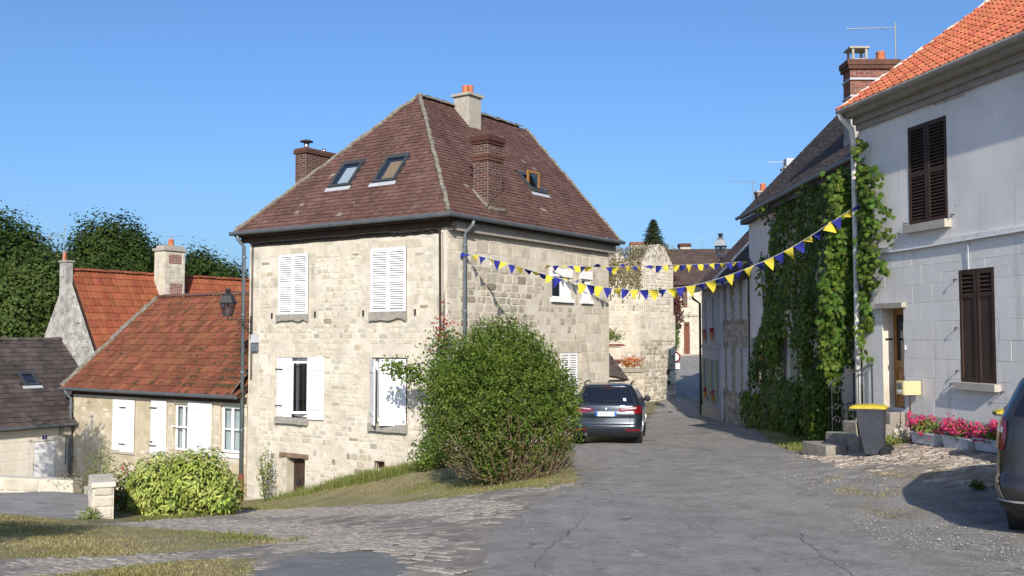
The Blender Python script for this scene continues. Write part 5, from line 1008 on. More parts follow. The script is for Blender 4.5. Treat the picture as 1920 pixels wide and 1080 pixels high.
# flower boxes along the plinth
for i, (u, lab) in enumerate(((2.52, 'white flower box of pink geraniums nearest the letter box'), (3.42, 'white flower box of pink geraniums under the brown closed shutters'), (4.25, 'white flower box of pink geraniums half hidden by the dark estate car'))):
    z = -1.865 + i * .015 + (0.0 if i < 2 else .02); n0 = .30
    fb = thing('flower_box', lab, 'flower box', fR.P(u, z, n0), 'flower boxes along the grey house')
    mb = MB(); L_, wt, wb_, hh = .34, .125, .095, .20
    vs = [fR.P(u + sx * (L_ - .03), z, n0 + sy * wb_) for sx, sy in ((-1, -1), (1, -1), (1, 1), (-1, 1))] + [fR.P(u + sx * L_, z + hh, n0 + sy * wt) for sx, sy in ((-1, -1), (1, -1), (1, 1), (-1, 1))]
    mb.add(vs, [(0, 1, 2, 3), (0, 4, 5, 1), (1, 5, 6, 2), (2, 6, 7, 3), (3, 7, 4, 0), (4, 7, 6, 5)]); mb.build('box', M['planter'], fb)
    mb = MB(); fR.box(mb, u - L_ - .012, u + L_ + .012, z + hh - .02, z + hh + .005, n0 + wt - .01, n0 + wt + .014); mb.build('rim', M['planter'], fb)
    c_ = fR.P(u, z + hh + .08, n0); P_, N_ = ell_leaves((0, 0, 0), (.40, .17, .16), 420, .6); Rm = np.array([[fR.d.x, fR.n.x, 0], [fR.d.y, fR.n.y, 0], [0, 0, 1]]); P_ = (P_ @ Rm.T) + np.array(c_)
    leafcloud('foliage', P_, N_, .055, M['leaf_young'] if i == 0 else M['leaf_bush'], fb, .8)
    P_, N_ = ell_leaves((0, 0, 0.03), (.44, .20, .20), 26 if i == 0 else 34, .25); P_ = (P_ @ Rm.T) + np.array(c_)
    if i == 0: P_[:16] = np.array(fR.P(u - .26, z + hh + .10, n0 + .05)) + RNG.normal(0, 1, (16, 3)) * np.array([.07, .10, .13])
    fl_m = MB()
    hp = []
    for p in P_: hp.append(np.array(p) + RNG.normal(0, .030, (16, 3)))
    hp = np.concatenate(hp); leafcloud('flowers', hp, RNG.normal(0, 1, hp.shape) + np.array([-1, -1, .6]), .042, M['flower_pink'], fb, .9, fold=.1)
# ------------------------------------------------------------------ wheelie bins
def wheelie_bin(p, ang, s, lab, sticker=True):
    b = thing('wheelie_bin', lab, 'bin', p, 'wheelie bins by the grey house'); R3 = Matrix.Rotation(ang, 3, 'Z')
    def T(x, y, z): return Vector(p) + R3 @ Vector((x * s, y * s, z * s))
    prof = [(-.12, .24, .05), (-.24, .27, .62), (-.27, .285, .95), (-.30, .30, .96), (-.30, .30, 1.0)]   # front x, half width, z ; back nearly upright
    back = [.255, .275, .285, .30, .30]; mb = MB(); vs = []
    for (fx, hw, z), bx in zip(prof, back): vs += [T(fx, -hw * .9, z), T(fx + .02, -hw, z), T(bx - .03, -hw, z), T(bx, -hw * .85, z), T(bx, hw * .85, z), T(bx - .03, hw, z), T(fx + .02, hw, z), T(fx, hw * .9, z)]
    fs = [tuple(range(8))[::-1]] + [(8 * i + k, 8 * i + (k + 1) % 8, 8 * i + 8 + (k + 1) % 8, 8 * i + 8 + k) for i in range(4) for k in range(8)]; mb.add(vs, fs); mb.build('body', M['bin'], b)
    mb = MB(); z0 = 1.0; l = [(-.40, .29, 1.0, 1.035), (-.33, .31, 1.0, 1.06), (.0, .315, 1.005, 1.085), (.27, .31, 1.005, 1.07), (.33, .30, 1.0, 1.03)]
    vs = []
    for x, hw, za, zb in l: vs += [T(x, -hw, za), T(x, hw, za), T(x, hw, zb - .012), T(x, hw * .85, zb), T(x, -hw * .85, zb), T(x, -hw, zb - .012)]
    fs = [(0, 1, 2, 3, 4, 5), tuple(range(24, 30))[::-1]] + [(6 * i + k, 6 * i + 6 + k, 6 * i + 6 + (k + 1) % 6, 6 * i + (k + 1) % 6) for i in range(4) for k in range(6)]; mb.add(vs, fs); mb.build('lid', M['bin_yellow'], b)
    MB().tube([T(.33, -.24, .97), T(.40, -.24, 1.0), T(.40, .24, 1.0), T(.33, .24, .97)], .016 * s, 8).build('handle', M['bin'], b)
    MB().box(T(-.42, -.30, .962), R3 @ Vector((.12 * s, 0, 0)), R3 @ Vector((0, .6 * s, 0)), Vector((0, 0, .035 * s))).build('rim', M['bin'], b)
    MB().tube([T(.31, -.27, .115), T(.31, .27, .115)], .012 * s, 6).build('axle', M['iron'], b)
    for sy in (-1, 1):
        a_, c_ = T(.31, sy * .275, .115), T(.31, sy * .325, .115); wh = MB().tube([a_, a_ + (c_ - a_) * .1, a_ + (c_ - a_) * .9, c_], [.10 * s, .115 * s, .115 * s, .10 * s], 20).build('wheel', M['black'], b)
        MB().tube([a_ - (c_ - a_) * .05, c_ + (c_ - a_) * .06], .055 * s, 14).build('hub', M['plastic'], wh)
    if sticker: MB().box(T(-.245, -.21, .42), R3 @ Vector((-.012, 0, .0)), R3 @ Vector((0, .20 * s, 0)), Vector((-.022, 0, .26 * s))).build('sticker', M['sticker'], b)
    return b
wheelie_bin((6.42, 17.75, H(6.42, 17.75) - .005), rad(-26), .84, 'dark grey wheelie bin with yellow lid beside the door steps')
wheelie_bin((7.60, 14.9, H(7.6, 14.9)), rad(-20), .78, 'wheelie bin with yellow lid mostly hidden behind the dark parked car at right', False)
# ------------------------------------------------------------------ ivy-covered house, set back
fI = Fr((8.05, 33.4), (0, -1)); iv = thing('ivy_house', 'dark-roofed house in shade, its front covered by a wall of creeper', 'house', (11, 27, -2.8))
opsI = [(4.72, 5.7, -1.55, .12, .2)]
wall(fI, 'wall', M['render'], iv, 0, 13.2, -4.5, 4.0, opsI)
wall(Fr((15.05, 33.4), (-1, 0)), 'gable_wall', M['render'], iv, 0, 7, -4.5, 4.0, top=[(0, 4.0), (7, 4.0), (3.5, 7.7)])
wall(Fr((8.05, 20.2), (1, 0)), 'gable_wall', M['render'], iv, 0, 7, -4.5, 4.0, top=[(0, 4.0), (7, 4.0), (3.5, 7.7)])
I0, I1, I2, I3 = fI.P(-.35, 4.18, .28), fI.P(12.9, 4.18, .28), fI.P(12.9, 8.05, -3.5), fI.P(-.35, 8.05, -3.5)
roof(iv, I0, I1, I3, plan2d(I0, I1, I3, I0, I1, I2, I3), .17, .13, 'flat', M['tile_dark'], 0, .016, .12, M['dark_wood'], seed=71)
MB().prism([fI.P(-.35, 4.18, -7.3), fI.P(12.9, 4.18, -7.3), I2, I3], (0, 0, -.1)).build('back_slope', M['tile_dark'], iv)
fbox(fI, 'fascia', M['dark_wood'], iv, -.2, 12.8, 3.90, 4.05, .003, .24); MB().tube([fI.P(-.35, 4.13, .33), fI.P(12.8, 4.13, .33)], .06, 8).build('gutter', M['gutter'], iv)
for z in (0,): MB().tube([fI.P(3.2, 4.05, .33), fI.P(3.2, 3.9, .3), fI.P(3.2, 3.6, .1)], .035, 6).build('downpipe', M['gutter'], iv)
plank_leaf(fI, 'shutter', iv, 4.74, 5.68, -1.53, .10, -.03, M['green_paint'], 5, braces=(.5,)); plank_leaf(fI, 'shutter', iv, .35, 1.05, -1.5, .05, .02, M['green_paint'], 4, braces=(.2, .8))
casement(fI, iv, 1.1, 1.9, -1.4, .0, .004, M['green_paint'], 1, 2, .06, glass='pane_dark')
louvre_leaf(fI, 'shutter', iv, 3.0, 3.55, 1.5, 3.6, .03, M['greyblue'], slat=.07)
cs = fI.P(8.9, 0, -.15); fch = Fr((8.42, 24.3), (1, 0)); ck = fbox(fch, 'brick_chimney', M['joint'], iv, 0.03, 1.2, 4.0, 6.9, -.55, -.03)
bricks(ck, (8.45, 24.33, 0), Vector((1.17, 0, 0)), Vector((0, .52, 0)), 5.95, 6.85, M['brick_red'], M['joint'], n_ind=120, joint=False); MB().box((8.435, 24.315, 4.0), (1.2, 0, 0), (0, .55, 0), (0, 0, 1.93)).build('chimney_base', M['gablewall'], ck)
mb = MB()
for z in (6.03, 6.46): fch.box(mb, .0, 1.23, z, z + .05, -.585, .025)
mb.build('iron_strap', M['lead'], ck); mb = MB(); fch.box(mb, -.06, 1.27, 6.84, 6.97, -.62, .05); fch.box(mb, -.03, 1.24, 6.74, 6.835, -.6, .03); mb.build('chimney_cap', M['brick'], ck)
mb = MB(); fch.box(mb, .03, .53, 7.27, 7.32, -.5, -.02); fch.box(mb, .07, .49, 6.97, 7.02, -.46, -.06)
for u, n in ((.09, -.1), (.42, -.1), (.09, -.44), (.42, -.44)): fch.box(mb, u, u + .055, 7.02, 7.27, n, n + .055)
mb.build('chimney_cowl', M['concrete'], ck); pot(ck, fch.P(.88, 0, -.27), 6.97, 7.24, .115)
aerial(iv, (9.70, 24.6, 6.0), 2.0, (-1, -.1, -.06), 1.35, 13, .2, boom_at=.12, offs=.04, mast_r=.022)
# creeper on the ivy house and round the corner of the grey house
cr = thing('creeper', 'green creeper smothering the shaded house front and grey house corner', 'climbing plant', (7.7, 26, -2.5))
def ivy_pts(n, seed):
    r = np.random.default_rng(seed); u = r.uniform(0, 12.8, n); z = r.uniform(-2.95, 4.1, n)
    edge = 1.6 + .5 * np.sin(z * 1.7) + np.where(z > 1.2, 1.1 * np.clip(z - 1.6, 0, 1), 0) + np.where(z < -1.7, -1.4, 0)
    ok = (u > edge) & ~((u > 4.55) & (u < 5.78) & (z > -1.6) & (z < .16)) & ~((u > 2.9) & (u < 3.6) & (z > 1.5) & (z < 3.7)) & ~((u < 3.0) & (z > 2.6)) & ~((u > 9.2) & (z < -.6) & (u < 11.4)) & ~((u > 5.8) & (u < 6.5) & (z > -1.3) & (z < -.2))
    u, z = u[ok], z[ok]; bul = .12 + .22 * (np.sin(u * 1.4 + z * .8) * .5 + .5) + .12 * np.sin(u * 3.1 - z * 2.2) + np.where(z < -1.5, .25, 0); n_ = bul * r.random(len(u)) ** .5 + .03
    return np.c_[8.05 - n_, 33.4 - u, z]
P_ = ivy_pts(19000, 3); P_ = P_[(np.sin(P_[:, 1] * 2.1 + P_[:, 2] * 1.3) + np.sin(P_[:, 2] * 2.7 - P_[:, 1]) * .8 + RNG.normal(0, .5, len(P_))) > -1.25]; N_ = np.tile([-1., -.25, .35], (len(P_), 1)); leafcloud('foliage', P_, N_, .15, M['leaf_ivy'], cr, .75, droop=(-.2, 0, -1))
# hanging curtain that stands out into the sun
def hang(c, r, n, seed): 
    p, d = ell_leaves(c, r, n, .5, .25); return p, d
HP = []; HN = []
for c, r, n in (((7.02, 20.75, 1.9), (.32, .30, 1.55), 2200), ((6.85, 20.9, .7), (.36, .36, 1.2), 1500), ((7.06, 20.85, 3.2), (.22, .30, .45), 350), ((6.8, 21.0, -.2), (.26, .3, .8), 600),
                ((7.3, 23.4, -1.6), (.42, .5, 1.05), 1500), ((7.62, 25.6, .2), (.2, .4, 1.3), 700), ((7.75, 28.4, -1.9), (.25, .9, .8), 1100), ((7.75, 29.4, 0.), (.2, .5, .9), 600), ((7.7, 27.0, -2.0), (.25, .7, .9), 800)):
    p, d = hang(c, r, n, 1); k = p[:, 0] < 7.6 + .5; HP.append(p[k]); HN.append(d[k])
HP = np.concatenate(HP); HN = np.concatenate(HN) + np.array([-.5, -.5, .3]); leafcloud('hanging_foliage', HP, HN, .125, M['leaf_ivy'], cr, .75, droop=(-.1, -.1, -1))
lo_ = [(0, 0), (.30, .02), (.52, .26), (.33, .36), (.40, .68), (.17, .62), (0, 1), (-.17, .62), (-.40, .68), (-.33, .36), (-.52, .26), (-.30, .02)]
lme = MB().add([(x, y, -.10 * abs(x) - .12 * y * y) for x, y in lo_] + [(0, .38, .03)], [(i, (i + 1) % 12, 12) for i in range(12)]).mesh('leaf', fix=False); lme.materials.append(M['leaf_ivy'])
rr_ = random.Random(8)
def put_leaf(p, s):
    z = Vector((-.6 + rr_.gauss(0, .3), -.7 + rr_.gauss(0, .3), .35 + rr_.gauss(0, .25))).normalized(); y = Vector((rr_.gauss(0, .3), rr_.gauss(0, .3), -1)); y = (y - z * y.dot(z)).normalized(); x = y.cross(z)
    o = bpy.data.objects.new('leaf', lme); COL.objects.link(o); o.parent = cr; o.location = Vector(p) - wl(cr); o.rotation_euler = basis(x, y, z).to_euler(); o.scale = (s, s, s)
for i in range(120):
    c = rr_.choice(((6.70, 20.5, 2.0, 1.5), (6.60, 20.6, .8, 1.1), (6.84, 20.6, 3.0, .5))); put_leaf((c[0] + rr_.gauss(0, .11), c[1] + rr_.gauss(0, .10), c[2] + rr_.uniform(-c[3], c[3])), rr_.uniform(.09, .15))
sp = MB()
for (u0, z0, du, dz) in ((.12, 2.95, 1.0, -.25), (.12, 2.75, .95, -.55), (.12, 2.55, .8, -.75), (.12, 3.05, .7, .05), (.12, 2.3, .7, -.7), (.12, 2.0, .55, -.6), (.12, 2.85, 1.1, -.1), (.12, 2.65, 1.15, -.4), (.12, 2.4, .95, -.8), (.12, 3.1, .9, .3), (.12, 3.3, .6, .35), (.12, 1.75, .5, -.4), (.12, 3.2, .85, -.35), (.12, 2.9, .55, -.65), (.10, 3.5, .25, .7), (.12, 2.2, .35, -.5), (.1, 1.6, .3, -.2), (.12, 1.0, .3, -.1), (.1, .3, .22, -.4), (.12, 3.25, .6, .1), (.1, 1.3, .4, .12), (.12, 2.6, .5, -.1)):
    path = [fR.P(u0 + .10 + du * t, z0 + dz * t - .25 * t * t, .05 + .20 * math.sin(t * 2.6)) for t in np.linspace(0, 1, 9)]; sp.tube(path, .006, 4)
    for i, p in enumerate(path[1:]):
        for k in range(4): put_leaf(p + Vector((rr_.gauss(0, .04), rr_.gauss(0, .04), rr_.gauss(0, .05))), rr_.uniform(.08, .135))
q = np.array([fR.P(ru(.17, .30 + .20 * math.exp(-((z - 1.9) / 1.3) ** 2) + .10 * math.sin(z * 5)), z, ru(.02, .14)) for z in np.random.default_rng(5).uniform(.2, 3.5, 800)]); leafcloud('wall_foliage', q, np.tile([-.9, -.6, .3], (len(q), 1)), .10, M['leaf_ivy'], cr, .75, droop=(0, 0, -1))
for k in range(9): u = 2 + k * 1.2; sp.tube([fI.P(u + .2 * math.sin(z * 2 + k), z, .06) for z in np.linspace(-2.9, 2.8, 9)], .02, 5)
sp.build('stem', M['bark'], cr)
ir = thing('garden_railing', 'old iron railing half swallowed by the creeper beside the big stone step', 'railing', (6.9, 22, -2.4)); mb = MB()
for i in range(7):
    x_, y_ = 6.85 + i * .14, 21.45; mb.tube([(x_, y_, -2.4), (x_, y_, -1.5 + .2 * (i / 6))], .009, 5)
mb.build('bars', M['iron'], ir); MB().tube([(6.82, 21.45, -1.5), (7.75, 21.45, -1.28)], .013, 5).build('top_rail', M['iron'], ir)
# ------------------------------------------------------------------ stone row house and pale blue row house
fT = Fr((8.0, 41.6), (0, -1))
s_h = thing('row_house', 'narrow rubble-stone row house with four pairs of open grey-white shutters', 'house', (10, 35.3, -3), 'row houses in the shade'); b_h = thing('row_house', 'pale blue-white row house with red flowers at the windows and a corner drainpipe', 'house', (10, 39.4, -3), 'row houses in the shade')
wins = [(4.55, 5.1), (7.05, 7.6)]
opsT = [(a_, b_, c_, d_, .2) for a_, b_ in wins for c_, d_ in ((.7, 2.0), (-1.8, -.35))]
wall(fT, 'wall', M['concrete'], s_h, 4.3, 8.2, -5, 2.1, opsT); wall(Fr((12, 37.3), (-1, 0)), 'wall', M['wallcream'], s_h, 0, 4, -5, 2.1)
stones(fT, s_h, M['stone_grey'], 4.32, 8.18, -3.6, 2.05, opsT, (.16, .28), (.2, .45), (.01, .03), 120, fill=.9, seed=75)
for a_, b_ in wins:
    for c_, d_ in ((.7, 2.05), (-1.85, -.3)):
        casement(fT, s_h, a_, b_, c_ + .02, d_ - .06, -.15, M['white2'], 2, 2, .05, glass='pane_dark')
        plank_leaf(fT, 'shutter', s_h, a_ - .56, a_ - .02, c_ - .03, d_, .02, M['greyblue'], 4, t=.045); plank_leaf(fT, 'shutter', s_h, b_ + .02, b_ + .56, c_ - .03, d_, .02, M['greyblue'], 4, t=.045)
        fbox(fT, 'sill', M['sill'], s_h, a_ - .08, b_ + .08, c_ - .11, c_ - .003, -.05, .09)
opsB = [(.62, 1.0, 0.0, 1.62, .16), (2.1, 2.55, .05, 1.66, .16), (.62, 1.25, -2.38, -.82, .16), (2.1, 2.8, -2.42, -.84, .16)]
wall(fT, 'wall', M['bluewhite'], b_h, 0, 4.28, -5, 2.0, opsB); wall(Fr((12, 41.6), (-1, 0)), 'wall', M['bluewhite'], b_h, 0, 4, -5, 2.0, top=[(0, 2), (4, 2), (0, 5.4)])
fbox(fT, 'string_course', M['bluewhite'], b_h, 0, 4.28, -.35, -.25, .003, .05); fbox(fT, 'plinth', M['plinth'], b_h, 0, 4.28, -5, -2.75, .003, .06)
for i, (a_, b_, c_, d_, _) in enumerate(opsB):
    casement(fT, b_h, a_ + .01, b_ - .01, c_ + .01, d_ - .01, -.12, M['greyblue'], 2, 2, .05, glass='pane_dark')
    fbox(fT, 'sill', M['sill'], b_h, a_ - .08, b_ + .08, c_ - .10, c_ - .003, -.05, .09)
    if i > 1:
        plank_leaf(fT, 'shutter', b_h, a_ - .34, a_ - .02, c_, d_, .02, M['green_paint'], 3, t=.045); plank_leaf(fT, 'shutter', b_h, b_ + .02, b_ + .34, c_, d_, .02, M['green_paint'], 3, t=.045)
    fp = thing('flower_pot', ['red-flowered pot on the far upper sill of the blue-white house', 'red-flowered pot on the near upper sill of the blue-white house', 'red-flowered pot on the far lower sill of the blue-white house', 'red-flowered pot on the near lower sill of the blue-white house'][i], 'flower pot', fT.P((a_ + b_) / 2, c_, .04), 'flower pots on the blue-white house')
    MB().tube([fT.P((a_ + b_) / 2, c_ + .002, .04), fT.P((a_ + b_) / 2, c_ + .2, .04)], [.07, .1], 10).build('pot', M['terracotta'], fp)
    P_, N_ = ell_leaves(fT.P((a_ + b_) / 2, c_ + .32, .06), (.13, .13, .11), 60, .7); leafcloud('flowers', P_, N_, .06, M['flower_red'], fp, .8)
MB().tube([fT.P(-.05, 1.95, .42), fT.P(-.02, 1.7, .35), fT.P(.02, 1.5, .08), fT.P(.02, -3.3, .08)], .05, 8).build('downpipe', M['cable'], b_h); MB().tube([fT.P(4.30, 2.0, .06), fT.P(4.30, -3.1, .06)], .04, 8).build('downpipe', M['greyblue'], s_h)
for (t_, u0, u1, sd) in ((s_h, 4.25, 8.3, 81), (b_h, -.25, 4.23, 82)):
    a0, a1, a3, a2 = fT.P(u0, 2.05, .38), fT.P(u1, 2.05, .38), fT.P(u0, 5.7, -3.1), fT.P(u1, 5.7, -3.1)
    roof(t_, a0, a1, a3, plan2d(a0, a1, a3, a0, a1, a2, a3), .19, .17, 'flat', M['tile_far'], 0, .016, .12, M['dark_wood'], seed=sd); MB().tube([fT.P(u0, 2.0, .43), fT.P(u1, 2.0, .43)], .055, 8).build('gutter', M['gutter'], t_)
    MB().prism([fT.P(u0, 2.05, -6.6), fT.P(u1, 2.05, -6.6), a2, a3], (0, 0, -.1)).build('back_slope', M['tile_brown'], t_)
MB().box(fT.P(4.2, 2.16, .38), Vector((0, -.10, 0)), Vector((3.5, 0, 3.66)), Vector((-.05, 0, .05))).build('verge', M['greyblue'], s_h)
mb = MB(); fT.box(mb, 6.9, 8.25, 3.62, 3.72, -1.7, -.75); fT.box(mb, 6.95, 8.2, 2.9, 3.615, -1.7, -.9); mb.build('dormer', M['wallcream'], s_h)
for i, (x_, y_, z0, z1) in enumerate(((9.9, 39.5, 5, 5.9), (10.2, 36.5, 5.4, 6.35))):
    f_ = Fr((x_, y_), (1, 0)); k_ = fbox(f_, 'chimney', M['joint'], (b_h, s_h)[i], 0, .55, z0 - 1, z1, -.5, 0); bricks(k_, (x_, y_, 0), Vector((.55, 0, 0)), Vector((0, .5, 0)), z0 - .6, z1 - .1, M['brick_red'], M['joint'], joint=False); fbox(f_, 'chimney_cap', M['concrete'], k_, -.06, .61, z1, z1 + .07, -.56, .06)
    if i == 0: pot(k_, f_.P(.28, 0, -.25), z1 + .07, z1 + .4, .12)
    else: fbox(f_, 'chimney_cowl', M['greyblue'], k_, .05, .5, z1 + .07, z1 + .4, -.45, -.05)
aerial(b_h, (9.5, 38.6, 4.6), 1.65, (-1, -.2, .0), 1.0, 7, .25, offs=.05, mast_r=.02); aerial(s_h, (10.0, 36.2, 5.4), 1.2, (-1, 0, 0), .6, 3, .2, offs=.1)
# ------------------------------------------------------------------ ruined stone wall with tower stump
rn = thing('ruined_wall', 'ruined pale stone wall with overgrown ragged top beyond the stone house', 'wall', (5.6, 45.8, -2.9))
def ragged(fr, name, m, parent, u0, u1, z0, tops, th, seed=1):
    mb = MB(); n = len(tops) - 1
    for i in range(n):
        a_, b_ = u0 + (u1 - u0) * i / n, u0 + (u1 - u0) * (i + 1) / n; za, zb = tops[i], tops[i + 1]
        mb.poly(fr.P(a_, z0), fr.P(b_, z0), fr.P(b_, zb), fr.P(a_, za)); mb.poly(fr.P(a_, za), fr.P(b_, zb), fr.P(b_, zb, -th), fr.P(a_, za, -th)); mb.poly(fr.P(b_, z0, -th), fr.P(a_, z0, -th), fr.P(a_, za, -th), fr.P(b_, zb, -th))
    mb.poly(fr.P(u0, z0), fr.P(u0, tops[0]), fr.P(u0, tops[0], -th), fr.P(u0, z0, -th)); mb.poly(fr.P(u1, z0), fr.P(u1, z0, -th), fr.P(u1, tops[-1], -th), fr.P(u1, tops[-1])); return mb.build(name, m, parent, fix=False)
rr_ = random.Random(6)
fW = Fr((2.9, 44.2), (.93, .36)); tA = [3.6 + .35 * math.sin(i * .9) + rr_.uniform(-.15, .15) for i in range(15)]; ragged(fW, 'wall', M['mortar'], rn, 0, 3.4, -4.5, tA, 1.2)
fX = Fr((5.80, 45.0), (.72, .69)); ragged(fX, 'buttress', M['mortar'], rn, 0, 2.7, -4.5, [1.1 + .06 * rr_.random() for i in range(9)], 1.4)
fY = Fr((6.15, 45.6), (.72, .69)); ragged(fY, 'tower_stump', M['mortar'], rn, 0, 2.15, 1.0, [3.5 + .95 * math.sin(math.pi * i / 12) + rr_.uniform(-.08, .08) for i in range(13)], 1.2)
stones(fW, rn, M['ashlar'], .02, 3.38, -3.4, 2.2, [], (.26, .36), (.36, .7), (.008, .022), 100, fill=.92, square=True, seed=91); stones(fW, rn, M['stone_grey'], .02, 3.38, 2.2, 3.6, [], (.1, .2), (.14, .34), (.02, .07), 60, fill=.85, seed=92)
stones(fX, rn, M['stone_grey'], .02, 2.68, -3.3, .0, [], (.14, .26), (.16, .42), (.012, .05), 70, fill=.85, seed=93); stones(fX, rn, M['ashlar'], .02, 2.68, .0, 1.08, [], (.2, .28), (.2, .5), (.008, .022), 30, fill=.8, square=True, seed=94); stones(fY, rn, M['ashlar'], .02, 2.13, 1.1, 3.45, [], (.14, .2), (.26, .5), (.01, .03), 60, fill=.93, square=True, seed=95)
for u, z in ((1.98, -1.6), (2.05, -2.15), (1.0, 2.2)): fbox(fX if z < 0 else fY, 'putlog_hole_shade', M['dark'], rn, u, u + .17, z, z + .2, -.2, .055)  # dark blocks on the face, the shade of each hole put into their colour
tg = thing('wall_top_growth', 'dry weeds and ivy growing along the ragged top of the ruin', 'plant', (5, 46, 3.6))
P_ = np.concatenate([np.array([fW.P(rr_.uniform(0, 3.4), 3.7 + rr_.uniform(-.5, .55), rr_.uniform(-.9, .12)) for _ in range(3200)]), np.array([fY.P(rr_.uniform(-.1, 2.2), 4.1 + rr_.uniform(-.4, .35), rr_.uniform(-1, .1)) for _ in range(1800)])]); leafcloud('foliage', P_, RNG.normal(0, 1, P_.shape) + [0, -.6, .6], .11, M['leaf_dry'], tg, .35)
P_ = np.array([fW.P(rr_.gauss(.1, .35), 4.15 + rr_.gauss(0, .16), rr_.uniform(-.8, .1)) for _ in range(500)]); leafcloud('green_foliage', P_, RNG.normal(0, 1, P_.shape) + [0, -.6, .6], .12, M['leaf_young'], tg, .6)
P_ = np.array([fW.P(rr_.uniform(.2, 3.2), 3.0 + rr_.gauss(0, .45), rr_.uniform(.0, .16)) for _ in range(1500)]); leafcloud('hanging_foliage', P_, np.tile([-.3, -.9, .2], (len(P_), 1)), .12, M['leaf_dry'], tg, .5, droop=(0, 0, -1))
# lean-to porch, terrace wall with orange flowers
pc = thing('porch', 'little tiled lean-to roof over a dark doorway against the stone house end', 'porch', (4.0, 39, -3)); 
fP = Fr((3.55, 38.6), (.97, .25)); a0, a1, a3, a2 = fP.P(-.1, -1.35, .35), fP.P(.95, -1.55, .35), fP.P(-.1, -.12, -.75), fP.P(.25, -.12, -.75)
roof(pc, a0, a1, a3, plan2d(a0, a1, a3, a0, a1, a2, a3), .2, .17, 'flat', M['tile_dark'], 40, .022, .1, M['old_wood'], seed=85, jit=2.5); fbox(fP, 'doorway', M['bluewhite'], pc, .15, .8, -3.4, -1.6, -.5, -.3); fbox(fP, 'side_wall', M['stone_grey'], pc, .82, 1.0, -3.6, -1.6, -.6, .25)
pc2 = thing('garden_wall', 'small garden wall with red tile coping and ferns behind the little porch', 'wall', (4.3, 42, -2)); fQ = Fr((3.6, 42.2), (.97, .25)); fbox(fQ, 'wall', M['mortar'], pc2, .2, 1.1, -3.5, -.32, -.3, 0)
for i in range(6): 
    o = MB().box(fQ.P(.1 + i * .2, -.30 + .0 * i, .10), fQ.d * .19, Vector((0, 0, .06)) - fQ.n * .25, Vector((0, 0, .035))).build('coping_tile', M['brick_red'], pc2); o = MB().box(fQ.P(.3 + i * .14, -.98 + .0 * i, .14), fQ.d * .135, Vector((0, 0, .08)) - fQ.n * .14, Vector((0, 0, .035))).build('coping_tile', M['brick_red'], pc2)
P_, N_ = ell_leaves(fQ.P(.75, .12, -.1), (.5, .25, .28), 260, .7); leafcloud('fern', P_, N_, .16, M['leaf_young'], pc2, .3)
tw = thing('terrace_wall', 'low rubble terrace wall with stone coping holding orange flowers', 'wall', (5.2, 43, -3)); fU = Fr((4.75, 42.6), (.95, .30)); fbox(fU, 'wall', M['mortar'], tw, 0, 1.0, -4, -1.42, -.4, 0); fbox(fU, 'coping', M['sill'], tw, -.06, 1.03, -1.42, -1.27, -.45, .07); stones(fU, tw, M['stone_grey'], .01, .99, -3.4, -1.45, [], (.12, .22), (.16, .36), (.01, .03), 30, fill=.8, seed=88)
of = thing('flower_bed', 'row of orange flowers on top of the low terrace wall', 'plant', fU.P(.5, -1.27, -.1)); P_, N_ = ell_leaves(fU.P(.45, -1.05, -.1), (.56, .16, .26), 200, .8); leafcloud('foliage', P_, N_, .09, M['leaf_young'], of, .6); P_, N_ = ell_leaves(fU.P(.45, -1.0, -.05), (.58, .18, .28), 420, .6); leafcloud('flowers', P_, N_, .07, M['flower_orange'], of, .9)
# ------------------------------------------------------------------ far houses across the end of the street
fF = Fr((9.2, 69.4), (1, -.08)); fh = thing('far_house', 'far stone house with dark brown roof closing the end of the street', 'house', (13, 72, -1.1))
opsF = [(2.85, 3.25, -1.1, 1.2, .2), (2.75, 3.1, 2.2, 3.6, .2)]
wall(fF, 'wall', M['wallcream'], fh, 0, 9, -3, 3.9, opsF); stones(fF, fh, M['stone'], 0, 5.5, -1.2, 3.7, opsF, (.2, .32), (.3, .6), (.01, .03), 60, fill=.75, seed=96); wall(Fr((18.2, 68.7), (0, 1)), 'wall', M['wallcream'], fh, 0, 6, -3, 3.9)
wall(Fr((9.2, 75.4), (0, -1)), 'wall', M['wallcream'], fh, 0, 6, -3, 3.9, top=[(0, 3.9), (6, 3.9), (3, 6.3)])
plank_leaf(fF, 'door', fh, 2.86, 3.24, -1.1, 1.18, -.1, M['frame_brown'], 2); casement(fF, fh, 2.76, 3.09, 2.22, 3.58, -.1, M['frame_brown'], 1, 2, .08, glass='pane_dark'); fbox(fF, 'string_course', M['concrete'], fh, 0, 9, 1.6, 1.72, .003, .07); fbox(fF, 'doorstep', M['concrete'], fh, 2.3, 3.8, -1.4, -1.03, .01, .5)
a0, a1, a3, a2 = fF.P(-.3, 3.8, .4), fF.P(9.3, 3.8, .4), fF.P(-.3, 6.6, -3), fF.P(9.3, 6.6, -3); roof(fh, a0, a1, a3, plan2d(a0, a1, a3, a0, a1, a2, a3), .25, .22, 'flat', M['tile_far'], 0, .02, .15, M['dark_wood'], seed=97); MB().prism([fF.P(-.3, 3.8, -6.4), fF.P(9.3, 3.8, -6.4), a2, a3], (0, 0, -.1)).build('back_slope', M['tile_far'], fh)
MB().box(a0 + Vector((-.05, 0, .05)), Vector((.16, 0, 0)), a3 - a0, Vector((0, 0, .1))).build('verge', M['greyblue'], fh)
f2_ = Fr((11.6, 80), (1, 0)); fh2 = thing('far_house', 'far house with stone chimney and pale gable rising over the brown roof', 'house', (14, 82, -1)); 
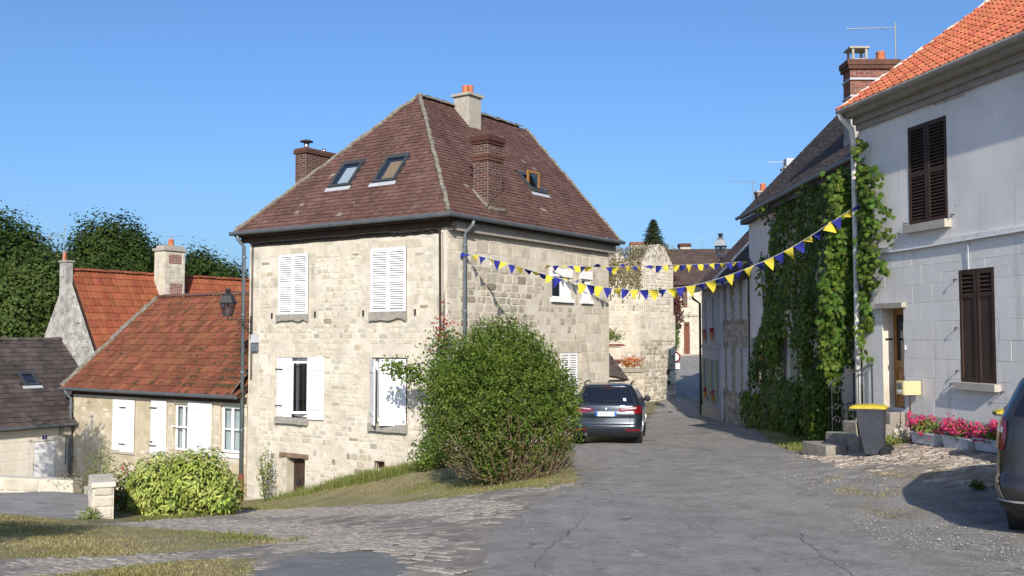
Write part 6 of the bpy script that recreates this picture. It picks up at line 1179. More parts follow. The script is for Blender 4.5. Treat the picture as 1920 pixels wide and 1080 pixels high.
fbox(f2_, 'wall', M['wallcream'], fh2, 0, 6, -3, 5.5, -5, 0); MB().prism([f2_.P(1.6, 5.5, .01), f2_.P(5.2, 5.5, .01), f2_.P(3.3, 7.3, .01)], -f2_.n * 5).build('gable', M['wallcream'], fh2); MB().box(f2_.P(-1.2, 5.3, .25), f2_.d * 2.9, Vector((0, 2.6, 1.7)), Vector((0, 0, .12))).build('roof', M['tile_far'], fh2)
kf = fbox(f2_, 'stone_chimney', M['ashlar'], fh2, 2.05, 2.85, 4, 7.5, -.6, .3); fbox(f2_, 'chimney_cap', M['brick'], kf, 1.97, 2.93, 7.5, 7.75, -.68, .38); fbox(f2_, 'chimney', M['cream'], fh2, 4.4, 5.0, 5.5, 7.2, -.9, -.3); fbox(f2_, 'chimney_cap', M['concrete'], fh2, 4.3, 5.1, 7.2, 7.35, -1, -.2); aerial(fh2, f2_.P(4.0, 6.5, -.5), 1.7, (-1, 0, 0), .5, 3, .3)
f3_ = Fr((9.0, 72), (1, 0)); kb = thing('brick_chimney', 'far red brick chimney stack beside the conifer above the ruin', 'chimney', (11.2, 78, 5)); f3_ = Fr((11.05, 78), (1, 0)); fbox(f3_, 'stack', M['brick_red'], kb, .0, .85, 2, 6.9, -.7, 0); fbox(f3_, 'chimney_cap', M['concrete'], kb, -.06, .91, 6.9, 7.05, -.76, .06)
kd = thing('far_chimney', 'low far roof end with aerial left of the conifer', 'chimney', (9.5, 76, 5)); f4_ = Fr((9.2, 76), (1, 0)); fbox(f4_, 'stack', M['wallcream'], kd, 0, .9, 2, 7.3, -.6, 0); fbox(f4_, 'chimney_cap', M['brick_red'], kd, -.06, .96, 7.3, 7.5, -.66, .06)
rc = thing('climbing_plant', 'dark red creeper hanging down the far stone house', 'climbing plant', (11, 69, 0)); P_ = np.array([fF.P(2.0 + rr_.gauss(0, .35), 2.3 + rr_.gauss(0, .9), rr_.uniform(.02, .4)) for _ in range(1100)]); leafcloud('foliage', P_, np.tile([0, -1, .2], (len(P_), 1)), .2, M['leaf_darkred'], rc, .6)
gc_ = thing('shrub', 'green shrub beside the far stone house door', 'shrub', (11, 68.6, -1)); P_, N_ = ell_leaves(fF.P(1.95, .2, .5), (.55, .5, 1.5), 1100, .6); leafcloud('foliage', P_, N_, .18, M['leaf_bush'], gc_, .5); trunk('stem', [fF.P(1.95, -1.3, .5), fF.P(1.95, .2, .5)], [.07, .04], gc_)
sg = thing('road_sign', 'small round red and white road sign at the corner of the ruin', 'road sign', (9.15, 55.5, -2.1)); MB().tube([(9.15, 55.5, -2.2), (9.15, 55.5, -.85)], .03, 8).build('post', M['antenna'], sg); MB().tube([(9.15, 55.46, -1.0), (9.15, 55.44, -1.0)], .30, 20).build('disc', M['lamp_red'], sg); MB().tube([(9.15, 55.437, -1.0), (9.15, 55.43, -1.0)], .21, 20).build('disc_face', M['paper'], sg); MB().cbox((9.2, 55.44, -1.5), (.42, .02, .3)).build('plate', M['paper'], sg)
# ------------------------------------------------------------------ cars, sliced horizontally so that the skin stays one surface
class Car:
    def __init__(s, pos, ang, tab, bow=.07, rc=.24):
        s.p = Vector(pos); s.R = Matrix.Rotation(ang, 3, 'Z'); s.t = np.array(tab, float); s.bow = bow; s.rc = rc
    def T(s, x, y, z): return s.p + s.R @ Vector((x, y, z))
    def prof(s, z): return [float(np.interp(z, s.t[:, 0], s.t[:, i])) for i in (1, 2, 3)]
    def L(s, t, z, off=0.):   # t in [-1, 1]: rear centre to front centre; returns local point
        sg = 1 if t >= 0 else -1; t = abs(t); w_, ry, fy = s.prof(z); rc = s.rc * (.6 + .4 * w_ / .9); q = s.rc * 1.5
        if t < .25: x = (w_ - rc) * t / .25; y = ry + s.bow * (x / w_) ** 2
        elif t < .4:
            a_ = (t - .25) / .15 * math.pi / 2; y0 = ry + s.bow * ((w_ - rc) / w_) ** 2; x = w_ - rc + rc * math.sin(a_); y = y0 + rc * (1 - math.cos(a_))
        elif t < .75:
            y0 = ry + s.bow * ((w_ - rc) / w_) ** 2 + rc; x = w_; y = y0 + (fy - q - y0) * (t - .4) / .35
        elif t < .87:
            a_ = (t - .75) / .12 * math.pi / 2; x = w_ - q + q * math.cos(a_); y = fy - q + q * math.sin(a_) * .8
        else: x = (w_ - q) * (1 - t) / .13; y = fy - q * .2 + .10 * (1 - (x / w_) ** 2)
        return Vector((sg * x, y, z))
    def S(s, t, z, off=0.):
        p = s.L(t, z)
        if off:
            e_ = .004; d1 = s.L(min(t + e_, 1), z) - s.L(max(t - e_, -1), z); d2 = s.L(t, z + .01) - s.L(t, z - .01); n = d1.cross(d2)
            if n.length > 1e-9:
                n.normalize(); c = Vector((p.x, p.y - 2.0, 0)); n = n if n.dot(c) > 0 else -n; p = p + n * off
        return s.p + s.R @ p
    def body(s, name, m, parent, nz=44):
        zs = np.linspace(s.t[0, 0], s.t[-1, 0], nz); ts = np.concatenate([np.linspace(-1, -.87, 5)[:-1], np.linspace(-.87, -.75, 6)[:-1], np.linspace(-.75, -.4, 8)[:-1], np.linspace(-.4, -.25, 7)[:-1], np.linspace(-.25, 0, 6)[:-1]]); ts = np.concatenate([ts, [0], -ts[1:][::-1]])
        n = len(ts); mb = MB(); vs = [s.S(t, z) for z in zs for t in ts]; fs = [(i * n + k, i * n + (k + 1) % n, (i + 1) * n + (k + 1) % n, (i + 1) * n + k) for i in range(nz - 1) for k in range(n)]
        fs += [tuple(range(n))[::-1], tuple(range((nz - 1) * n, nz * n))]; mb.add(vs, fs); return mb.build(name, m, parent, smooth=True)
    def patch(s, name, m, parent, fn, nu=14, nv=8, off=.005, smooth=True):
        mb = MB(); vs = []
        for j in range(nv + 1):
            for i in range(nu + 1): t, z = fn(i / nu, j / nv); vs.append(s.S(t, z, off))
        mb.add(vs, [(j * (nu + 1) + i, j * (nu + 1) + i + 1, (j + 1) * (nu + 1) + i + 1, (j + 1) * (nu + 1) + i) for j in range(nv) for i in range(nu)]); return mb.build(name, m, parent, smooth=smooth, fix=False)
    def wheels(s, parent, ys, x, r, w_):
        for y in ys:
            for sg in (-1, 1):
                a_ = s.T(sg * (x - w_), y, r); b_ = s.T(sg * x, y, r); d = b_ - a_
                wh = MB().tube([a_, a_ + d * .05, a_ + d * .85, b_], [r * .93, r, r, r * .93], 28).build('wheel', M['black'], parent, smooth=False)
                rm = MB().tube([b_ - d * .05, b_ + d * .012], r * .66, 24).build('rim', M['zinc'], wh); mb = MB()
                for k in range(5):
                    q = k * 1.2566; v = s.R @ Vector((0, math.cos(q), math.sin(q))); o_ = s.R @ Vector((0, -math.sin(q), math.cos(q))); mb.box(b_ + d * .013 + v * .04 - o_ * .03, v * (r * .58), o_ * .06, d * .08)
                mb.build('spokes', M['chrome'], wh)
                mb = MB(); mb.tube([s.T(sg * (x - w_ * 1.1), y, r + .01), s.T(sg * (x - .012), y, r + .01)], r * 1.17, 28); mb.build('wheel_arch', M['plastic'], parent)
LP_ = lambda a_, b_, u: a_ + (b_ - a_) * u
car_tab = [(.22, .84, .14, 4.20), (.30, .875, .05, 4.30), (.40, .895, .0, 4.36), (.52, .90, -.01, 4.37), (.56, .90, .03, 4.36), (.72, .905, .06, 4.30), (.78, .90, .045, 4.22), (.86, .895, .06, 4.08), (.95, .885, .10, 3.62), (1.04, .86, .13, 3.38), (1.07, .85, .17, 3.32), (1.20, .795, .27, 3.02), (1.35, .725, .39, 2.72), (1.45, .672, .47, 2.48), (1.50, .64, .42, 2.30), (1.53, .60, .50, 2.1), (1.555, .52, .75, 1.9), (1.57, .38, 1.0, 1.7)]
cz_ = H(2.55, 25.6) - .03
CA = Car((2.40, 25.35, cz_), rad(-9.5), car_tab)
ca = thing('parked_car', 'dark blue-grey hatchback parked with its back to us beside the stone house', 'car', (2.55, 25.35, cz_))
CA.body('body', M['car'], ca); CA.wheels(ca, (.86, 3.48), .885, .335, .23)
CA.patch('rear_window', M['carglass'], ca, lambda u, v: (LP_(-.29, .29, u), LP_(1.085, 1.455, v)), 20, 8)
for sg in (-1, 1):
    CA.patch('side_window', M['carglass'], ca, lambda u, v: (sg * LP_(.42, .71, u), LP_(1.09, LP_(1.44, 1.40, u), v)), 10, 6)
    tl = CA.patch('tail_light', M['lamp_red'], ca, lambda u, v: (sg * LP_(.125, .385, u), LP_(LP_(.875, .815, min(1, u * 2)), LP_(.945, 1.025, u), v)), 16, 6, .010)
    CA.patch('lens_strip', M['lamp_clear'], tl, lambda u, v: (sg * LP_(.15, .30, u), LP_(LP_(.915, .945, u), LP_(.930, .975, u), v)), 10, 2, .014)
    CA.patch('reflector', M['lamp_red'], ca, lambda u, v: (sg * LP_(.19, .345, u), LP_(.385, .43, v)), 8, 2, .008)
    mr = MB(); c_ = CA.T(sg * .97, 2.78, 1.06); mr.tube([CA.T(sg * .86, 2.8, 1.03), CA.T(sg * .92, 2.78, 1.04)], .03, 6)
    mr = mr.build('mirror_arm', M['plastic'], ca); mm = MB().tube([c_ + CA.R @ Vector((0, -.07, 0)), c_ + CA.R @ Vector((0, -.05, 0)), c_ + CA.R @ Vector((0, .05, 0)), c_ + CA.R @ Vector((0, .10, 0))], [.07, .095, .085, .03], 10).build('mirror', M['plastic'], mr, smooth=True)
    MB().tube([CA.T(sg * .60, .72, 1.53), CA.T(sg * .62, .85, 1.575), CA.T(sg * .62, 2.0, 1.585), CA.T(sg * .60, 2.3, 1.55)], .018, 6).build('roof_rail', M['plastic'], ca)
CA.patch('brake_light', M['lamp_red'], ca, lambda u, v: (LP_(-.07, .07, u), LP_(1.478, 1.498, v)), 8, 2, .006)
CA.patch('bumper_trim', M['plastic'], ca, lambda u, v: (LP_(-.40, .40, u), LP_(.225, .345, v)), 26, 4, .006)
CA.patch('tailgate_seam', M['plastic'], ca, lambda u, v: (LP_(-.235, .235, u), LP_(.543, .553, v)), 16, 1, .002)
CA.patch('tailgate_seam', M['plastic'], ca, lambda u, v: (LP_(.228, .234, u), LP_(.55, .84, v)), 1, 8, .003); CA.patch('tailgate_seam', M['plastic'], ca, lambda u, v: (-LP_(.228, .234, u), LP_(.55, .84, v)), 1, 8, .003)
CA.patch('chrome_line', M['chrome'], ca, lambda u, v: (LP_(-.20, .20, u), LP_(.462, .472, v)), 12, 1, .004)
fCa = Fr(CA.T(0, 0, 0), (CA.R @ Vector((1, 0, 0))).xy)
def rear_n(y): return -y   # frame normal points backwards
yp = -(.072); pr_ = fbox(fCa, 'plate_recess', M['car'], ca, -.40, .40, cz_ + .735, cz_ + .745, -.05, -.035)
lp = fbox(fCa, 'number_plate', M['plate_white'], ca, -.26, .26, cz_ + .755, cz_ + .868, -.07, -.03); fbox(fCa, 'blue_band', M['plate_blue'], lp, -.262, -.215, cz_ + .754, cz_ + .869, -.029, -.0275); fbox(fCa, 'blue_band', M['plate_blue'], lp, .215, .262, cz_ + .754, cz_ + .869, -.029, -.0275)
text('EK-229-', fCa, -.20, cz_ + .812, -.0285, .105, M['text'], lp, 'plate_number', 'LEFT', sx=.78)
MB().tube([fCa.P(0, cz_ + .945, -.10), fCa.P(0, cz_ + .945, -.075)], .040, 16).build('emblem', M['chrome'], ca); MB().tube([fCa.P(0, cz_ + .945, -.0755), fCa.P(0, cz_ + .945, -.073)], .028, 16).build('emblem_face', M['plate_white'], ca)
CA.patch('badge', M['chrome'], ca, lambda u, v: (LP_(.145, .185, u), LP_(1.0, 1.018, v)), 3, 1, .006)
CA.patch('sticker', M['paper'], ca, lambda u, v: (LP_(.185, .215, u), LP_(1.13, 1.20, v)), 3, 3, .009); CA.patch('wiper', M['plastic'], ca, lambda u, v: (LP_(-.02, .16, u), LP_(1.115, 1.13, v)), 8, 1, .014)
MB().tube([CA.T(-.52, .02, .285), CA.T(-.52, .22, .285)], .042, 12).build('exhaust', M['chrome'], ca)
MB().add([CA.T(-.02, 1.05, 1.565), CA.T(.02, 1.05, 1.565), CA.T(.02, 1.3, 1.57), CA.T(-.02, 1.3, 1.57), CA.T(0, 1.08, 1.63)], [(0, 1, 4), (1, 2, 4), (2, 3, 4), (3, 0, 4)]).build('roof_aerial', M['plastic'], ca)
suv_tab = [(.20, .80, .18, 3.7), (.30, .90, .04, 3.8), (.44, .935, -.06, 3.85), (.50, .94, -.07, 3.85), (.56, .94, -.06, 3.85), (.62, .925, -.005, 3.85), (.75, .92, .01, 3.8), (.86, .92, .02, 3.7), (.98, .91, .03, 3.85), (1.08, .90, .05, 3.3), (1.18, .875, .08, 3.1), (1.30, .82, .20, 2.8), (1.45, .745, .36, 2.5), (1.54, .70, .42, 2.3), (1.60, .62, .55, 2.1), (1.635, .5, .8, 1.9), (1.65, .35, 1.0, 1.7)]
sz = H(5.6, 10.6) - .01; h_ = rad(-31); suv_tab = [(r[0] * 1.085, *r[1:]) for r in suv_tab]; SV = Car((5.88, 10.02, sz), h_, suv_tab, bow=.10, rc=.26)
su = thing('parked_car', 'dark grey estate car cut off by the right edge of the picture', 'car', (5.81, 10.22, sz)); SV.body('body', M['suv'], su); SV.wheels(su, (.95, 3.05), .87, .35, .22)
SV.patch('rear_window', M['carglass'], su, lambda u, v: (LP_(-.30, .30, u), LP_(1.30, 1.65, v)), 20, 8)
for sg in (-1, 1):
    SV.patch('side_window', M['carglass'], su, lambda u, v: (sg * LP_(.43, .71, u), LP_(1.25, LP_(1.62, 1.57, u), v)), 10, 6)
    tl = SV.patch('tail_light', M['lamp_red'], su, lambda u, v: (sg * LP_(.325 - .012 * math.sin(v * 3), .405, u), LP_(LP_(.93, .97, u), LP_(1.26, 1.23, u), v)), 10, 12, .014); SV.patch('lens_strip', M['lamp_clear'], tl, lambda u, v: (sg * LP_(.33, .375, u), LP_(1.12, 1.175, v)), 6, 3, .018)
    SV.patch('bumper_strip', M['chrome'], su, lambda u, v: (sg * (LP_(.315, .325, u) + .03 * math.sin(v * 2.2)), LP_(.44, .80, v)), 2, 14, .006)
    mr = MB(); c_ = SV.T(sg * .97, 2.75, 1.2); MB().tube([SV.T(sg * .84, 2.77, 1.16), c_], .03, 6).build('mirror_arm', M['plastic'], su); MB().tube([c_ + SV.R @ Vector((0, -.06, 0)), c_ + SV.R @ Vector((0, .08, 0))], [.07, .04], 10).build('mirror', M['suv'], su)
SV.patch('bumper_line', M['lead'], su, lambda u, v: (LP_(-.42, .42, u), LP_(.405, .43, v)), 24, 2, .008); SV.patch('bumper_skirt', M['plastic'], su, lambda u, v: (LP_(-.42, .42, u), LP_(.22, .40, v)), 26, 4, .006)
SV.patch('tailgate_seam', M['plastic'], su, lambda u, v: (LP_(-.27, .27, u), LP_(.665, .675, v)), 16, 1, .003)
fSv = Fr(SV.T(0, 0, 0), (SV.R @ Vector((1, 0, 0))).xy)
text('TDI', fSv, -.60, sz + .82, -.035, .06, M['chrome'], su, 'badge', 'LEFT'); lp = fbox(fSv, 'number_plate', M['plate_white'], su, -.26, .26, sz + .75, sz + .86, -.05, .0)
# ------------------------------------------------------------------ lanterns on wall brackets
def lantern(name, label, c, s, wallp, rot, top_m):
    c = Vector(c); L_ = thing(name, label, 'street lamp', wallp, 'wall lanterns'); ca_, sa = math.cos(rot), math.sin(rot)
    def sq(r, z, n=4): return [c + Vector((r * s * math.cos(rot + math.pi / 2 * k), r * s * math.sin(rot + math.pi / 2 * k), z * s)) for k in range(n)]
    b0, b1 = sq(.15, .0), sq(.27, .42); mb = MB()
    for k in range(4): mb.tube([b0[k], b1[k]], .012 * s, 5); mb.tube([b0[k], b0[(k + 1) % 4]], .014 * s, 5); mb.tube([b1[k], b1[(k + 1) % 4]], .016 * s, 5)
    fr_ = mb.build('frame', M['iron'], L_)
    for k in range(4): MB().poly(b0[k], b0[(k + 1) % 4], b1[(k + 1) % 4], b1[k]).build('pane', M['lampglass'], fr_, fix=False)
    r0, r1, r2 = sq(.30, .42), sq(.20, .64), sq(.10, .72); mb = MB(); mb.add(r0 + r1 + r2 + [c + Vector((0, 0, .75 * s))], [(k + 4 * j, (k + 1) % 4 + 4 * j, (k + 1) % 4 + 4 * j + 4, k + 4 * j + 4) for j in range(2) for k in range(4)] + [(8 + k, 8 + (k + 1) % 4, 12) for k in range(4)]); mb.build('hood', top_m, L_)
    MB().tube([c + Vector((0, 0, z * s)) for z in (.72, .75, .79, .82, .86, .88)], [.06 * s, .09 * s, .05 * s, .10 * s, .08 * s, .02 * s], 10).build('finial', M['iron'], L_)
    MB().tube([c + Vector((0, 0, .3 * s)), c + Vector((0, 0, .42 * s))], .04 * s, 8).build('bulb_holder', M['iron'], L_)
    wp = Vector(wallp); d = Vector((c.x - wp.x, c.y - wp.y, 0)); mb = MB(); q = c - Vector((0, 0, .12 * s)); e0 = Vector((wp.x, wp.y, q.z)); mb.tube([c, q], .018 * s, 6); mb.tube([q, e0], .018, 6)
    mb.tube([q + (e0 - q) * .35, q + (e0 - q) * .6 - Vector((0, 0, .08)), e0 - Vector((0, 0, .42))], .014, 6)
    for k, (f_, r_) in enumerate(((.55, .07), (.8, .10))):
        cc = q + (e0 - q) * f_ - Vector((0, 0, .12 + .1 * k)); dn = d.normalized(); mb.tube([cc + dn * (r_ * (1 - t / 9) * math.cos(t)) + Vector((0, 0, r_ * (1 - t / 9) * math.sin(t))) for t in np.linspace(0, 7, 18)], .010, 4)
    mb.tube([e0 + Vector((0, 0, .12)), e0 - Vector((0, 0, .55))], .028, 6); mb.build('bracket', M['iron'], L_); return L_
wp = fL.P(.12, .35, .03); lantern('street_lamp', 'black lantern on the far-left corner of the stone house above the orange roof', (-8.34, 28.95, .68), .92, (wp.x, wp.y, .3), rad(40), M['iron'])
lantern('street_lamp', 'lantern on the shaded row houses at right, against the sky', (7.0, 33.0, 2.72), .95, (8.03, 33.2, 2.2), rad(30), M['zinc'])
# ------------------------------------------------------------------ bunting
def flag_me(m, bend, tw):
    mb = MB(); n = 5; vs = []
    for j in range(n + 1):
        v = j / n; hw = .108 * (1 - v) + .003
        for x in (-hw, 0, hw): vs.append((x, bend * math.sin(v * 2.2) + tw * x * v * 2, -.24 * v))
    fs = [(j * 3 + i, j * 3 + i + 1, j * 3 + 4 + i, j * 3 + 3 + i) for j in range(n) for i in range(2)]; mb.add(vs, fs); me = mb.mesh('flag', fix=False); me.materials.append(m); return me
FM = {c: [flag_me(M[c], b, t) for b, t in ((.03, .5), (-.05, -.7), (.09, .9), (-.02, .2), (.06, -1.0), (-.09, .6))] for c in ('flag_yellow', 'flag_blue')}
def bunting(label, A, B, prof, flut, first, seed):
    rr = random.Random(seed); A, B = Vector((*A, 0)), Vector((*B, 0)); b = thing('bunting', label, 'bunting', A + (B - A) * .5 + Vector((0, 0, prof[len(prof) // 2][1]))); ss, zz = [p[0] for p in prof], [p[1] for p in prof]
    dense = np.linspace(ss[0], ss[-1], 60); k = np.ones(5) / 5; zd = np.interp(dense, ss, zz); zs = np.convolve(np.pad(zd, 2, 'edge'), k, 'valid'); zs[0], zs[-1] = zd[0], zd[-1]
    pts_ = [A + (B - A) * s + Vector((0, 0, z)) for s, z in zip(dense, zs)]; MB().tube(pts_, .006, 4).build('cord', M['cord'], b)
    L_ = sum((pts_[i + 1] - pts_[i]).length for i in range(59)); n = int(L_ / .232); acc = np.concatenate([[0], np.cumsum([(pts_[i + 1] - pts_[i]).length for i in range(59)])])
    for i in range(n):
        d = (i + .55) * L_ / n; j = min(58, int(np.searchsorted(acc, d)) - 1); p = pts_[j] + (pts_[j + 1] - pts_[j]) * ((d - acc[j]) / (acc[j + 1] - acc[j])); X = (pts_[j + 1] - pts_[j]).normalized()
        f_ = flut(d / L_); tilt = rr.gauss(0, .30) + f_ * rr.uniform(.5, 1.25) * rr.choice((1, 1, 1, -1)); Y = X.cross(Vector((0, 0, 1))).normalized(); Zv = Y.cross(X) if Y.cross(X).z < 0 else -Y.cross(X); down = Zv * math.cos(tilt) + Y * -math.sin(tilt); Zu = -down; Yn = Zu.cross(X)
        col = ('flag_yellow', 'flag_blue')[(i + first) % 2]; o = bpy.data.objects.new('flag', rr.choice(FM[col])); COL.objects.link(o); o.parent = b; o.location = p - wl(b); o.rotation_euler = (basis(X, Yn, Zu) @ Matrix.Rotation(rr.gauss(0, .2), 3, 'Y')).to_euler(); s_ = rr.uniform(.92, 1.12); o.scale = (s_, s_, s_)
bunting('long sagging string of yellow and blue pennants from the stone house downpipe to the creeper', (-1.24, 25.55), (7.10, 20.02), [(0, 2.25), (.117, 1.965), (.213, 1.676), (.328, 1.37), (.423, 1.20), (.507, 1.13), (.575, 1.135), (.64, 1.20), (.704, 1.35), (.766, 1.55), (.849, 1.88), (.929, 2.33), (1.0, 2.78)], lambda t: 1.0 if t < .36 else (.5 if t > .87 else .12), 1, 3)
bunting('straighter upper string of pennants starting at the small white windows of the stone house', (.97, 28.64), (7.95, 32.5), [(0, 2.15), (.123, 2.16), (.28, 2.17), (.43, 2.25), (.559, 2.31), (.693, 2.37), (.832, 2.45), (1.0, 2.58)], lambda t: .9 if t < .5 else .35, 0, 8)
# ------------------------------------------------------------------ planting
def sprigs(c, r, n, L_, per, m, parent, name, size, up=.5, shell=.3, keep=None, lump=.14, aspect=.5):
    p, d = ell_leaves(c, r, n, shell, lump)
    if keep is not None: k = keep(p); p, d = p[k], d[k]
    d = d + np.array([0, 0, up]) + RNG.normal(0, .3, d.shape); d /= np.linalg.norm(d, axis=1)[:, None]; t = np.linspace(0, 1, per); P_ = (p[:, None, :] + d[:, None, :] * (t[None, :, None] * L_)).reshape(-1, 3) + RNG.normal(0, .012, (len(p) * per, 3)); N_ = np.repeat(d, per, 0) * .5 + RNG.normal(0, .6, (len(p) * per, 3)); return leafcloud(name, P_, N_, size, m, parent, aspect)
bz0 = H(-.05, 19.2); bush = thing('bush', 'big round dark green bush on the grass in front of the stone house', 'bush', (-.05, 19.2, bz0)); bc = (-.17, 19.25, -1.25); br = (1.33, 1.3, 1.42)
lobes = [((-.12, 19.25, -1.35), (1.22, 1.25, 1.30), 2600), ((-.95, 19.3, -1.35), (.66, .7, .92), 900), ((-.25, 19.2, -.55), (.80, .8, .80), 900), ((.62, 19.2, -1.45), (.62, .7, .80), 700), ((-.55, 19.1, -2.0), (.75, .75, .62), 600)]
for c_, r_2, n_ in lobes:
    sprigs(c_, r_2, n_, .24, 9, M['leaf_bush'], bush, 'foliage', .062, .55, .45, lambda p: p[:, 2] > -2.15 + .35 * np.sin(p[:, 0] * 4), .2); sprigs(c_, [v * 1.04 for v in r_2], n_ // 4, .22, 8, M['leaf_young'], bush, 'young_foliage', .055, .8, .10, lambda p: p[:, 2] > -1.6 + .5 * np.sin(p[:, 0] * 3), .2); sprigs(c_, [v * 1.02 for v in r_2], n_ // 22, .42, 12, M['leaf_bush'], bush, 'stray_shoots', .055, 1.3, .06, lambda p: p[:, 2] > -1.3, .2)
sprigs((-.15, 19.2, -1.8), (1.28, 1.26, .95), 1500, .22, 5, M['leaf_dry'], bush, 'dry_foliage', .045, .2, .25, lambda p: p[:, 2] < -1.25 + .35 * np.sin(p[:, 0] * 5)); sprigs(bc, br, 2600, .16, 8, M['leaf_bush'], bush, 'inner_foliage', .06, .3, .8)
rr_ = random.Random(12); tb = MB()
for i in range(170):
    a_ = rr_.uniform(0, 6.28); el = rr_.uniform(-.25, 1.35); d = Vector((math.cos(a_) * math.cos(el), math.sin(a_) * math.cos(el), math.sin(el))); e_ = Vector((-.05 + d.x * 1.28, 19.22 + d.y * 1.28, -2.0 + d.z * 1.75)); b_ = Vector((-.05 + d.x * .35, 19.2 + d.y * .35, bz0)); tb.tube([b_, (b_ + e_) / 2 + Vector((d.x * .18, d.y * .18, -.10)), e_ + Vector((rr_.gauss(0, .08), rr_.gauss(0, .08), rr_.gauss(0, .08)))], [.016, .009, .004], 5)
tb.build('branches', M['old_wood'], bush)
cc = thing('climbing_plant', 'reddish-tipped climber on the stone house corner behind the big bush', 'climbing plant', (-1.9, 24.7, -3.1)); P_ = np.concatenate([np.array([(-1.68 + rr_.gauss(0, .20) - .07 * abs(z), 24.62 + rr_.gauss(0, .16), z) for z in [rr_.uniform(-3.0, .2) for _ in range(1500)]]), np.array([(-2.15 - .9 * t + rr_.gauss(0, .10), 24.3 + rr_.gauss(0, .12), -.95 + .28 * t + rr_.gauss(0, .12 + .06 * (1 - t))) for t in [rr_.random() for _ in range(500)]])]); leafcloud('foliage', P_, RNG.normal(0, .6, P_.shape) + [-.3, -.8, .4], .10, M['leaf_bush'], cc, .6)
P_ = np.array([(-1.72 + rr_.gauss(0, .22), 24.55 + rr_.gauss(0, .1), rr_.uniform(-.35, .55) if i % 6 else rr_.uniform(.3, .95)) for i in range(130)]); P_[:, 0] = -1.66 + (P_[:, 0] + 1.66) * np.clip(1.25 - P_[:, 2] * .9, .2, 1); leafcloud('red_foliage', P_, RNG.normal(0, .6, P_.shape) + [-.3, -.8, .4], .075, M['leaf_red'], cc, .6)
MB().tube([(-1.75, 24.8, -3.2), (-1.72, 24.75, -1), (-1.7, 24.72, 1.2)], [.03, .02, .008], 6).build('stem', M['bark'], cc); MB().tube([(-1.9, 24.5, -1.2), (-2.4, 24.35, -.9), (-3.0, 24.3, -.66)], [.015, .012, .005], 5).build('stem', M['bark'], cc)
lz = H(-6.75, 21.0); la = thing('laurel_bush', 'yellow-green laurel bush below the cottage windows', 'bush', (-6.75, 21.0, lz))
for k, (cx, cy, rx, rz, n) in enumerate(((-7.35, 21.0, .72, .74, 2300), (-6.68, 21.15, .76, .80, 2500), (-6.15, 21.3, .42, .5, 800), (-7.05, 20.7, .6, .5, 900))):
    p, d = ell_leaves((cx, cy, lz + rz * .80), (rx, .75, rz), n, .28, .10); kk = p[:, 2] > lz - .05; leafcloud('foliage', p[kk], d[kk] + [0, -.1, .55], .125, M['leaf_laurel'], la, .34, fold=.2, droop=(0, -.5, -.55)); p, d = ell_leaves((cx, cy, lz + rz * .75), (rx * .8, .6, rz * .8), n // 2, .5, .10); leafcloud('inner_foliage', p, d, .13, M['leaf_bush'], la, .4)
mb = MB()
for i in range(24): a_ = rr_.uniform(0, 6.28); mb.tube([(-6.95 + .1 * math.cos(a_), 21.1, lz), (-6.95 + .8 * math.cos(a_), 21.1 + .5 * math.sin(a_), lz + rr_.uniform(.6, 1.2))], [.02, .006], 5)
mb.build('branches', M['bark'], la)
def shrub(name, label, cat, c, r, n, m, size, group=None, asp=.5, m2=None, twig=8, stemz=None):
    t = thing(name, label, cat, (c[0], c[1], H(c[0], c[1])), group); p, d = ell_leaves(c, r, n, .65, .2); leafcloud('foliage', p, d + [0, -.2, .3], size, m, t, asp)
    if m2: p, d = ell_leaves(c, np.array(r) * 1.04, n // 8, .2, .2); leafcloud('flowers', p, d, size * .8, m2, t, .8)
    mb = MB(); z0 = H(c[0], c[1])
    for i in range(twig): a_ = rr_.uniform(0, 6.28); mb.tube([(c[0], c[1], z0), (c[0] + r[0] * .6 * math.cos(a_), c[1] + r[1] * .6 * math.sin(a_), c[2] + r[2] * rr_.uniform(.0, .8))], [.015, .004], 4)
    mb.build('stems', M['bark'], t); return t
hz = lambda x, y: H(x, y)
shrub('shrub', 'dark straggly shrub in the shade between stone pier and laurel bush', 'shrub', (-8.25, 21.2, hz(-8.25, 21.2) + .42), (.36, .5, .58), 900, M['leaf_bush'], .075, None, .5, M['flower_red'])
shrub('shrub', 'slender weedy shrub against the stone house beside the cellar door', 'shrub', (-6.95, 28.0, -3.75), (.24, .22, .85), 520, M['leaf_young'], .075)
shrub('weed_clump', 'tall yellowing weeds behind the low stone pier at far left', 'plant', (-9.75, 23.6, hz(-9.75, 23.6) + .55), (.42, .35, .65), 800, M['leaf_young'], .065, None, .3, M['leaf_dry']); shrub('weed_clump', 'low weeds in front of the small white door', 'plant', (-10.8, 24.6, hz(-10.8, 24.6) + .28), (.62, .3, .36), 600, M['leaf_dry'], .06, None, .3)
shrub('weed_clump', 'green weeds at the foot of the stone pier', 'plant', (-7.95, 18.75, hz(-7.95, 18.75) + .08), (.22, .18, .16), 220, M['leaf_young'], .06)
shrub('weed_clump', 'weeds tucked between big bush and stone wall', 'plant', (-1.75, 23.6, hz(-1.75, 23.6) + .35), (.75, .5, .5), 1300, M['leaf_bush'], .09); shrub('weed_clump', 'small green weed on the forecourt near the dark estate car', 'plant', (6.35, 13.6, hz(6.35, 13.6) + .07), (.13, .10, .08), 90, M['leaf_bush'], .06)
shrub('weed_clump', 'fresh green weeds at the foot of the letter box post', 'plant', (7.02, 18.4, hz(7.02, 18.4) + .08), (.38, .22, .14), 320, M['leaf_young'], .06)
